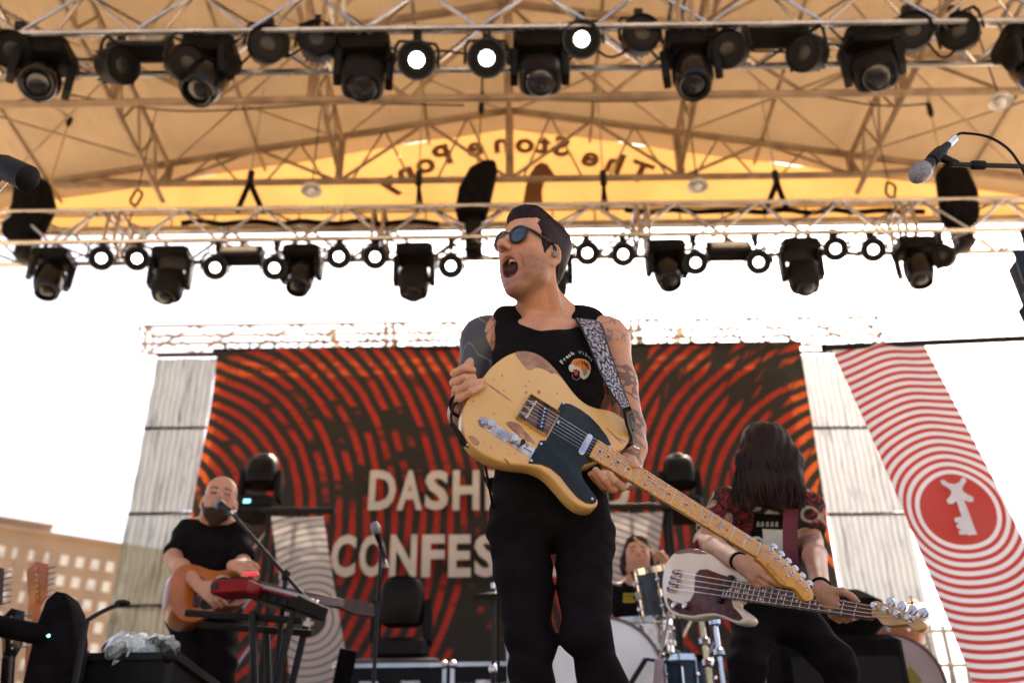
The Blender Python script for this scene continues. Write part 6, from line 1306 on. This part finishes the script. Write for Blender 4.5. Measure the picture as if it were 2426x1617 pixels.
for i, (xa, xb, ya, cpx, xl, xr, lab) in enumerate(((642, 766, 1222, (733, 1470), 690, 830, 'ringed white banner strip with upside-down key, left of the lettering'), (1430, 1572, 1212, (1398, 1500), 1390, 1515, 'ringed white banner strip behind the drummer'))):
    Yr = 8.3; a_, b_, c2 = at(xa, ya, Yr), at(xb, ya, Yr), at(*cpx, Yr); d_, e2 = at(xl, 1617, Yr), at(xr, 1617, Yr)
    t = thing('ring_banner', lab, 'banner', c2, 'ringed banner strips on stands'); b = MB()
    def rf(u, v): p = (a_.lerp(b_, u)).lerp(d_.lerp(e2, u), v*1.35); return Vector((p.x-c2.x, .03*math.sin(6*v+3*u), p.z-c2.z))
    b.grid(rf, 10, 30); b.uv = []; b.build('cloth', 'banner_green', t, 80)
    key_parts(t, frame((0, -.05, 0), (1, 0, -.12), (.12, 0, 1), (0, -1, 0)), 'letter_white', .11, -1)
    MB().tube(a_+Vector((-.1, 0, .05)), b_+Vector((.1, 0, .05)), .03, 8).build('top_bar', 'black_metal', t, 40, True); m_ = a_.lerp(b_, .5); MB().tube((m_.x, Yr+.08, 0), (m_.x, Yr+.08, m_.z+.05), .022, 8).build('upright', 'black_metal', t, 40, True); MB().box((m_.x, Yr+.08, .02), (.6, .6, .04)).build('base_plate', 'black_metal', t, 0, True)

# ------------------------------------------------------------ upright moving lights on towers and on the floor
for i, (px, py, lab) in enumerate(((610, 1218, 'upright moving head light on a black tower left of the backdrop lettering'), (1618, 1218, 'upright moving head light on a black tower behind the bass player'))):
    p = at(px, py, 8.8); m = mover(p, 'B', R(180), R(12), lab, .88, .44, True, group='upright moving head lights'); MB().box((-.08, .178, -.085), (.07, .006, .035)).build('display', 'screen_cyan', m, 0)
    tw = thing('light_tower', 'black lattice tower under the upright moving light %s' % ('on the left' if i == 0 else 'behind the bass player'), 'tower', (p.x, 8.8, 0))
    for dx in (-.15, .15):
        for dy in (-.15, .15): MB().tube((dx, dy, .04), (dx, dy, p.z-.03), .025, 8).build('chord', 'black_metal', tw)
    for k in range(6):
        z = .1+k*(p.z-.3)/6; z2 = z+(p.z-.3)/6; MB().tube((-.15, -.15, z), (.15, -.15, z2), .012, 6).build('brace', 'alu', tw)
    MB().box((0, 0, p.z-.015), (.42, .42, .03)).build('top_plate', 'black_metal', tw, 0); MB().box((0, 0, .02), (.6, .6, .04)).build('base_plate', 'black_metal', tw, 0)
p = at(948, 1572, 8.6); mover(p, 'B', R(180), R(-8), 'dark moving head light standing low in front of the backdrop lettering', 1.15, .42, True, group='upright moving head lights')
tag(MB().rbox((p.x, p.y, (p.z-.01)/2), (.7, .6, p.z-.01), .02).build('light_plinth', 'stage_black', None), 'black plinth under the low moving head light', 'plinth')

# ------------------------------------------------------------ microphones
def mic_body(b0, dirv, label, parent, grille='mic_grille', sc=1.0):
    mt = look(b0, dirv) @ Matrix.Scale(sc, 4)      # local +z towards the grille
    MB().lathe([(.010, -.14), (.011, -.13), (.0125, -.05), (.017, -.012), (.0185, 0)], 20, mt).build('handle', 'black_plastic', parent, 40, True)
    MB().lathe([(.019, 0), (.0245, .008), (.0258, .022), (.0262, .024), (.0258, .027), (.0245, .040), (.018, .054), (.008, .060), (.001, .061)], 22, mt).build('grille', grille, parent, 60, True)
    MB().lathe([(.0095, -.185), (.0098, -.14), (.0075, -.139)], 14, mt).build('plug', 'nickel', parent, 40, True)
    return mt
t = NT('mic_grille'); oc = t.coord(); vv = t.voro(oc, 420); t.put(t.b.inputs['Base Color'], t.mix(t.smooth(vv, .25, .5), (.03, .03, .035), (.36, .36, .40))); t.b.inputs['Metallic'].default_value = .7; t.b.inputs['Roughness'].default_value = .35; t.bump(vv, .8, .003); _MC['mic_grille'] = t.m
# right foreground microphone on a boom
g0, g1 = at(2187, 402, 1.95), at(2254, 335, 1.99); dv_ = (g0-g1).normalized(); ms = thing('microphone_stand', 'vocal microphone on a black boom stand reaching in from the right', 'microphone', (1.62, 2.1, 0))
mt = mic_body(g0+dv_*-.01, dv_, '', ms); cpt = mt @ Vector((0, 0, -.075)); e0 = at(2268, 390, 1.97)
MB().lathe([(.0165, -.03), (.0175, -.02), (.018, .02), (.0165, .03)], 16, mt @ Matrix.Translation((0, 0, -.07))).build('clip', 'black_plastic', ms, 40, True)
b = MB(); b.tube(cpt, e0, .012, 8, .010); b.build('clip_stem', 'black_plastic', ms, 40, True); bend = at(2480, 396, 2.06)
MB().tube(e0-(bend-e0).normalized()*.02, bend, .0068, 10).build('boom', 'black_metal', ms, 40, True); k_ = e0.lerp(bend, .22); MB().lathe([(.0085, -.022), (.0115, -.018), (.0125, .018), (.009, .022)], 14, look(k_, bend-e0)).build('boom_clutch', 'black_plastic', ms, 40, True)
MB().tube(bend-(bend-e0)*.02, (1.62, 2.1, bend.z-.04), .0068, 8).build('boom_end', 'black_metal', ms, 40, True); MB().tube((1.62, 2.1, .02), (1.62, 2.1, bend.z-.02), .010, 10).build('upright', 'black_metal', ms, 40, True); MB().lathe([(.14, 0), (.14, .012), (.03, .022), (.012, .03)], 24).build('base', 'black_metal', ms, 40)
P = [mt @ Vector((0, 0, -.17)), mt @ Vector((0, 0, -.21)), at(2290, 316, 2.0), at(2340, 324, 2.0), at(2385, 350, 1.98), at(2415, 388, 1.96), at(2435, 430, 1.97), at(2470, 520, 2.02), Vector((1.58, 2.08, 1.0)), Vector((1.66, 2.06, .03)), Vector((2.2, 2.4, .01))]
MB().path(catmull([tuple(p) for p in P], 5, False), .0036, 8).build('cable', 'black_plastic', ms, 60, True)
# left foreground microphone, only its body shows
g0, g1 = at(-95, 345, 1.75), at(70, 425, 1.70); dv_ = (g1-g0).normalized(); ml = thing('microphone_stand', 'dark microphone clip and boom end poking in at the left edge', 'microphone', (-1.35, 1.9, 0))
MB().path([tuple(g0.lerp(g1, k)) for k in (0, .6, .64, .98, 1.0)], [.021, .023, .028, .030, .020], 16).build('handle', 'black_plastic', ml, 40, True); b = MB(); b.path(catmull([tuple(at(0, 455, 1.72)), tuple(at(22, 432, 1.71)), tuple(at(34, 429, 1.71)), tuple(at(50, 437, 1.70))], 4, False), .0018, 6); b.build('clip_wire', 'steel', ml, 40, True)
q = at(-10, 428, 1.74); MB().tube(g0.lerp(g1, .55), q, .012, 8).build('clip', 'black_plastic', ml, 40, True); MB().tube(q, (-1.35, 1.9, q.z-.1), .0075, 8).build('boom', 'black_metal', ml, 40, True); MB().tube((-1.35, 1.9, .02), (-1.35, 1.9, q.z-.08), .01, 10).build('upright', 'black_metal', ml, 40, True); MB().lathe([(.14, 0), (.14, .012), (.03, .022), (.012, .03)], 24).build('base', 'black_metal', ml, 40)
# centre rear microphone on a straight stand
g0 = at(893, 1262, 5.0); mc = thing('microphone_stand', 'microphone on straight black stand in front of the lettering', 'microphone', (g0.x+.02, 5.03, 0)); mt = mic_body(g0, (-.25, -.45, .8), '', mc); cpt = mt @ Vector((0, 0, -.08))
MB().tube(cpt, (g0.x+.02, 5.03, .02), .0095, 8).build('upright', 'black_metal', mc, 40, True); MB().lathe([(.13, 0), (.13, .014), (.03, .024), (.012, .03)], 24).build('base', 'black_metal', mc, 40); MB().tube((0, 0, .9), (0, 0, 1.0), .016, 8).build('clutch', 'black_plastic', mc, 40)
MB().path(catmull([tuple(mt @ Vector((0, 0, -.17))), tuple(at(905, 1290, 5.0)), tuple(at(908, 1340, 5.0)), tuple(at(900, 1400, 5.02)), tuple(at(905, 1480, 5.03))], 4, False), .004, 6).build('cable', 'black_plastic', mc, 60, True)
# keyboard player's microphone on a long boom
g0 = at(524, 1196, 4.46); mk = thing('microphone_stand', 'microphone on a long black boom at the bearded man\'s mouth', 'microphone', (at(722, 1420, 4.2).x, 4.2, 0)); b1 = at(735, 1428, 4.2); mt = mic_body(g0, (-.5, .55, .4), '', mk); 
MB().tube(mt @ Vector((0, 0, -.1)), b1, .0085, 8).build('boom', 'black_metal', mk, 40, True); pv_ = (mt @ Vector((0, 0, -.1))).lerp(b1, .72); MB().tube(pv_, (pv_.x, pv_.y, .02), .011, 8).build('upright', 'black_metal', mk, 40, True); MB().lathe([(.13, 0), (.13, .014), (.012, .03)], 24, Matrix.Translation((pv_.x-mk.location.x, pv_.y-mk.location.y, 0))).build('base', 'black_metal', mk, 40); MB().rbox(pv_, (.035, .035, .05), .01).build('clutch', 'black_plastic', mk, 40, True); MB().ball(b1, .018, 10, 7).build('counterweight', 'chrome', mk, 40, True)

# ------------------------------------------------------------ keyboards
mat('key_white', (.5, .48, .44), .35, 0, .05); mat('lamp_red', (.5, .02, .03), .4, 0, .1, em=(1.0, .03, .05), es=.5)
def slab_dir(a, b, w, h):                          # box along a->b, width w away from the viewer, height h
    a, b = Vector(a), Vector(b); x = (b-a).normalized(); y = Vector((0, 0, 1)).cross(x).normalized(); return frame((a+b)/2, x, y, x.cross(y)), (b-a).length
a_, b_ = at(498, 1388, 4.12), at(584, 1384, 4.06); Mx, ln = slab_dir(a_, b_, .3, .1); ks = thing('small_synthesizer', 'small red synthesizer box in front of the acoustic guitar', 'keyboard', mtx=Mx)
MB().rbox((0, .06, 0), (ln, .12, .058), .006).build('case', 'red_paint', ks); MB().box((0, .06, .032), (ln*.92, .10, .006)).build('panel', 'black_plastic', ks, 0); MB().box((-ln*.38, -.003, .0), (.03, .006, .022)).build('socket', 'black_gloss', ks, 0)
for k in range(5): MB().lathe([(.009, .035), (.008, .05)], 10, Matrix.Translation((-ln*.35+k*ln*.17, .06, 0))).build('knob', 'black_plastic', ks)
MB().rbox((ln*.36, .05, .060), (.07, .012, .012), .003).build('lit_display', 'lamp_red', ks)
a_, b_ = at(586, 1390, 4.18), at(705, 1420, 4.08); Mx, ln = slab_dir(a_, b_, .3, .1); kb = thing('stage_keyboard', 'long dark keyboard with thin red trim on the black stand', 'keyboard', mtx=Mx); MB().rbox((0, .11, -.015), (ln, .22, .05), .006).build('case', 'black_plastic', kb); MB().box((ln*.1, -.003, .006), (ln*.6, .008, .008)).build('trim', 'red_paint', kb, 0)
for s_ in (-1, 1): MB().rbox((s_*ln*.5, .11, -.010), (.016, .225, .060), .005).build('end_block', 'black_plastic', kb)
for k in range(18): MB().box((-ln*.47+k*ln*.053, .08, .022), (ln*.048, .10, .014)).build('key', 'key_white', kb, 0)
for k in range(9): MB().lathe([(.008, .018), (.008, .034), (.004, .036)], 10, Matrix.Translation((-ln*.4+k*ln*.1, .17, 0))).build('knob', 'nickel', kb)
for k in range(4): MB().box((-ln*.3+k*ln*.2, -.004, -.02), (.02, .008, .016)).build('socket', 'black_metal', kb, 0)
kst = thing('keyboard_stand', 'black folding stand under the keyboards', 'keyboard stand', (b_.x-.25, 4.25, 0)); z_ = a_.z-.06
for s_ in (-1, 1):
    for y_ in (4.12, 4.38): MB().tube((a_.x+.05 if s_ < 0 else b_.x-.02, y_, 0), (b_.x-.02 if s_ < 0 else a_.x+.05, y_, z_-.06), .016, 8).build('leg', 'black_metal', kst, 40, True)
MB().tube((a_.x-.25, 4.2, z_-.04), (b_.x+.02, 4.12, b_.z-.075), .015, 8).build('support_bar', 'black_metal', kst, 40, True); MB().tube((a_.x-.25, 4.4, z_-.04), (b_.x+.02, 4.34, b_.z-.075), .015, 8).build('support_bar', 'black_metal', kst, 40, True)

# ------------------------------------------------------------ road cases and left hand clutter
def road_case(name, label, x0, x1, y0, y1, z0, z1, latches=2, lidh=.16, em='alu'):
    t = thing(name, label, 'road case', ((x0+x1)/2, (y0+y1)/2, z0)); w, d, h = x1-x0, y1-y0, z1-z0
    MB().box((0, 0, h/2), (w-.01, d-.01, h-.01)).build('panel', 'black_plastic', t, 0)
    for zz in (.0125, h-.0125, h-lidh-.016, h-lidh+.016): MB().box((0, -d/2, zz), (w, .012, .026)).build('edge', em, t, 0)
    for sx in (-1, 1): MB().box((sx*(w/2-.012), -d/2-.004, h/2), (.026, .014, h-.06)).build('edge', em, t, 0)
    for sx in (-1, 1): MB().box((sx*(w/2), 0, h-.012), (.03, d, .03)).build('edge', em, t, 0)
    for sx in (-1, 1): MB().ball((sx*(w/2-.015), -d/2, h-.015), .028, 10, 7).build('corner', 'steel' if em == 'alu' else em, t)
    for k in range(latches):
        x = w*((k+1)/(latches+1)-.5)*1.1; o = MB().rbox((x, -d/2-.012, h-lidh), (.12, .016, .11), .006).build('latch', 'aged_steel', t); MB().box((x, -d/2-.024, h-lidh), (.045, .012, .03)).build('latch_bar', 'steel', o, 0)
    return t
q0, q1, q2 = at(792, 1572, 6.4), at(1062, 1568, 6.4), at(1206, 1566, 6.4)
road_case('road_case', 'black road case with silver edges below the lettering', q0.x, q1.x-.01, 6.4, 7.1, 0, q0.z); road_case('road_case', 'second silver-edged road case just left of the singer\'s leg', q1.x+.015, q2.x+.6, 6.4, 7.1, 0, q1.z, 3)
pz = at(1204, 1525, 6.3); b = MB(); b.tube((pz.x, 6.3, 0), pz, .012, 8); b.ball(pz, (.018, .018, .03), 8, 6); tag(b.build('short_pole', 'alu', None), 'short pale pole against the singer\'s trouser leg', 'pole')
p = at(815, 1590, 5.6); b = MB().rbox((0, 0, 0), (.10, .24, .012), .003, Matrix.Translation(p) @ Matrix.Rotation(R(-68), 4, 'X') @ Matrix.Rotation(R(12), 4, 'Z')); b.tube(p+Vector((0, .05, -.08)), (p.x, p.y+.1, 0), .012, 8); tag(b.build('tablet_holder', 'black_gloss', None), 'tilted dark tablet on a stand beside the left road case', 'tablet')
# guitar stand with a tall guitar, seen against the hotel
def spare_guitar(px_top, py_top, px_bot, Yg, label, col_body, col_neck, sc=1.0, tuners=True):
    a = at(px_top, py_top, Yg); zb = .32; b_ = at(px_bot, 1617, Yg); ax_ = (a-Vector((b_.x, Yg+.12, zb))).normalized(); o = Vector((b_.x, Yg+.12, zb)); x_ = Vector((1, 0, 0)); x_ = (x_-ax_*x_.dot(ax_)).normalized(); n_ = x_.cross(ax_)
    if n_.y > 0: n_ = -n_
    t = thing('spare_guitar', label, 'guitar', group='spare guitars on the rack', mtx=frame(o, x_, ax_, n_)); Ltot = (a-o).length
    MB().prism(catmull([(-.16, -.16), (0, -.22), (.16, -.16), (.19, -.02), (.13, .10), (.16, .22), (.10, .27), (.03, .22), (-.03, .22), (-.12, .30), (-.15, .22), (-.12, .10), (-.19, -.02)], 4), -.02, .02, None, .005).build('body', col_body, t)
    MB().rbox((0, (.2+Ltot-.2)/2, .02), (.052, Ltot-.40, .022), .004).build('neck', col_neck, t); MB().prism([(-.024, Ltot-.21), (.024, Ltot-.21), (.05, Ltot-.16), (.05, Ltot-.02), (.0, Ltot), (-.045, Ltot-.04), (-.03, Ltot-.16)], .008, .024, None, .002).build('headstock', col_neck, t)
    for i in range(6): MB().tube((.03, Ltot-.17+i*.026, .012), (.075, Ltot-.165+i*.026, .012), .005, 6).ball((.08, Ltot-.165+i*.026, .012), (.008, .006, .006), 6, 5).lathe([(.005, .024), (.004, .032)], 8, Matrix.Translation((.018-i*.003, Ltot-.17+i*.026, 0))).build('tuner', 'aged_steel', t)
    return t
spare_guitar(92, 1330, 105, 4.5, 'spare guitar with orange neck and pale headstock standing at far left', 'mahogany', 'spruce_amber'); spare_guitar(-14, 1340, -6, 4.2, 'spare guitar cut by the left edge', 'black_gloss', 'rosewood'); spare_guitar(34, 1440, 45, 4.3, 'dark spare guitar with short black headstock at far left', 'black_gloss', 'black_gloss')
rk = thing('guitar_rack', 'black guitar rack bar in front of the spare guitars at lower left', 'guitar rack', (at(50, 1500, 3.4).x, 3.4, 0)); a_, b_ = at(-60, 1470, 3.32), at(110, 1505, 3.45)
MB().path([a_, b_], .035, 10).build('padded_bar', 'black_cloth', rk, 40, True)
for q in (a_, b_): MB().tube((q.x, q.y, 0), q, .02, 8).build('upright', 'black_metal', rk, 40, True); MB().tube((q.x, q.y-.3, .02), (q.x, q.y+.3, .02), .02, 8).build('foot', 'black_metal', rk, 40, True)
# domed black monitor box with a small cable arm
c = at(150, 1500, 3.5); t = thing('stage_monitor', 'domed black speaker cabinet at lower left before the hotel', 'speaker', (c.x, 3.5, 0)); zt = at(145, 1408, 3.5).z; prof = [(x_*.58, z_q) for x_, z_q in [(-.125, -.05), (-.13, zt-.32), (-.125, zt-.12), (-.10, zt-.035), (-.05, zt-.003), (.01, zt-.01), (.07, zt-.06), (.12, zt-.16), (.135, zt-.24), (.13, -.05)]]
MB().prism([(x, max(z, 0)) for x, z in prof], -.07, .07, frame((0, 0, 0), (1, 0, 0), (0, 0, 1), (0, -1, 0)), .015).build('cabinet', 'black_cloth', t); MB().tube((-.02, -.075, zt-.16), (-.012, -.075, zt-.16), .006, 8).build('badge', 'screen_cyan', t)
b = MB(); b.path(catmull([tuple(at(192, 1480, 3.45)), tuple(at(204, 1470, 3.45)), tuple(at(245, 1446, 3.5)), tuple(at(288, 1428, 3.55))], 4, False), .008, 7); b.tube(at(204, 1470, 3.45), (at(196, 1560, 3.45).x, 3.45, 0), .012, 8); b.ball(at(290, 1427, 3.55), (.03, .015, .012), 8, 6); tag(b.build('gooseneck_stand', 'black_metal', None), 'thin dark arm reaching from the monitor towards the scrim', 'stand')
# covered cases with crumpled foil
zt = at(330, 1545, 3.7).z; x0, x1 = at(188, 1560, 3.7).x, at(412, 1560, 3.7).x; road_case('equipment_case', 'black equipment case under the crumpled silver foil', x0, x1, 3.7, 4.3, 0, zt, 0, em='black_metal')
t = NT('foil'); oc = t.coord(); n = t.noise(oc, 11, 5, .7, 1.0); t.put(t.b.inputs['Base Color'], t.mix(n, (.45, .62, .66), (.85, .92, .93))); t.b.inputs['Metallic'].default_value = .45; t.b.inputs['Roughness'].default_value = .2; t.bump(n, .9, .05); _MC['foil'] = t.m
def crumple(pxs, Y0, Y1, label, amp):
    P = [at(x, y, Y0) for x, y in pxs]; c = sum(P, Vector())/len(P); n = 40; rs_ = np.random.default_rng(int(c.x*1000) % 997); v = []; ph = rs_.uniform(0, 6.3, (5, 3)); fq = rs_.uniform(14, 80, (5, 3))
    def f(u, v_):
        a = 2*PI*u; i = a/(2*PI)*len(P); p, q = P[int(i) % len(P)], P[(int(i)+1) % len(P)]; r_ = p.lerp(q, i-int(i)); e = c.lerp(r_, math.sin(v_*PI)**.8); y_ = Y0+(Y1-Y0)*v_
        d = sum(abs(math.sin(fq[k, 0]*e.x+fq[k, 1]*y_+fq[k, 2]*e.z+ph[k, 0]))-.5 for k in range(5))*amp; return Vector((e.x+d*.5, y_+d*.6, e.z+d))
    b = MB(); b.grid(f, 56, 26); b.uv = []; return tag(b.build('foil_sheet', 'foil', None, 12), label, 'foil sheet', 'crumpled foil on the cases')
crumple([(192, 1545), (205, 1505), (235, 1484), (290, 1480), (322, 1492), (324, 1530), (300, 1566), (255, 1572), (215, 1556)], 3.62, 4.05, 'large crumpled silver-blue foil sheet on the black case', .016); crumple([(322, 1510), (345, 1494), (392, 1500), (394, 1522), (345, 1526)], 3.75, 4.0, 'small strip of crumpled clear foil behind the large one', .010)
# amplifier stack behind the bass player and scaffold at the right
c = at(1985, 1400, 5.2); t = thing('bass_amplifier', 'tall black amplifier under a cover behind the bass player', 'amplifier', (c.x-.06, 5.3, 0)); MB().rbox((0, 0, .62), (.62, .42, 1.24), .03).build('cabinet', 'black_cloth', t); MB().rbox((.02, 0, (1.25+c.z)/2), (.5, .4, c.z-1.25), .06).build('cover', 'black_cloth', t); MB().box((0, -.212, .6), (.54, .01, 1.05)).build('grille', 'black_plastic', t, 0)
x_ = at(1880, 1600, 6.6); road_case('road_case', 'low silver-edged road case behind the bass player\'s legs', x_.x-.35, x_.x+.55, 6.6, 7.2, 0, at(1880, 1606, 6.6).z, 2)
sc_ = thing('scaffold', 'pale scaffold frame at the lower right beyond the banner', 'scaffold', (at(2230, 1600, 9.6).x, 9.6, 0)); mat('scaffold_pale', (.58, .54, .44), .5, .3, .2)
sx0, sx1 = at(2180, 1617, 9.6).x, at(2345, 1617, 9.6).x; zt = at(2230, 1482, 9.6).z
for x in np.linspace(sx0, sx1, 5): MB().tube((x, 9.6, 0), (x, 9.6, zt), .024, 8).build('upright', 'scaffold_pale', sc_, 40, True)
for z in np.linspace(.4, zt-.05, 7): MB().tube((sx0-.1, 9.57, z), (sx1+.1, 9.57, z), .02, 8).build('ledger', 'scaffold_pale', sc_, 40, True)
for i in range(4): x = sx0+(sx1-sx0)*i/4; MB().tube((x, 9.62, .4), (x+(sx1-sx0)/4, 9.62, zt-.3), .016, 8).build('brace', 'scaffold_pale', sc_, 40, True)
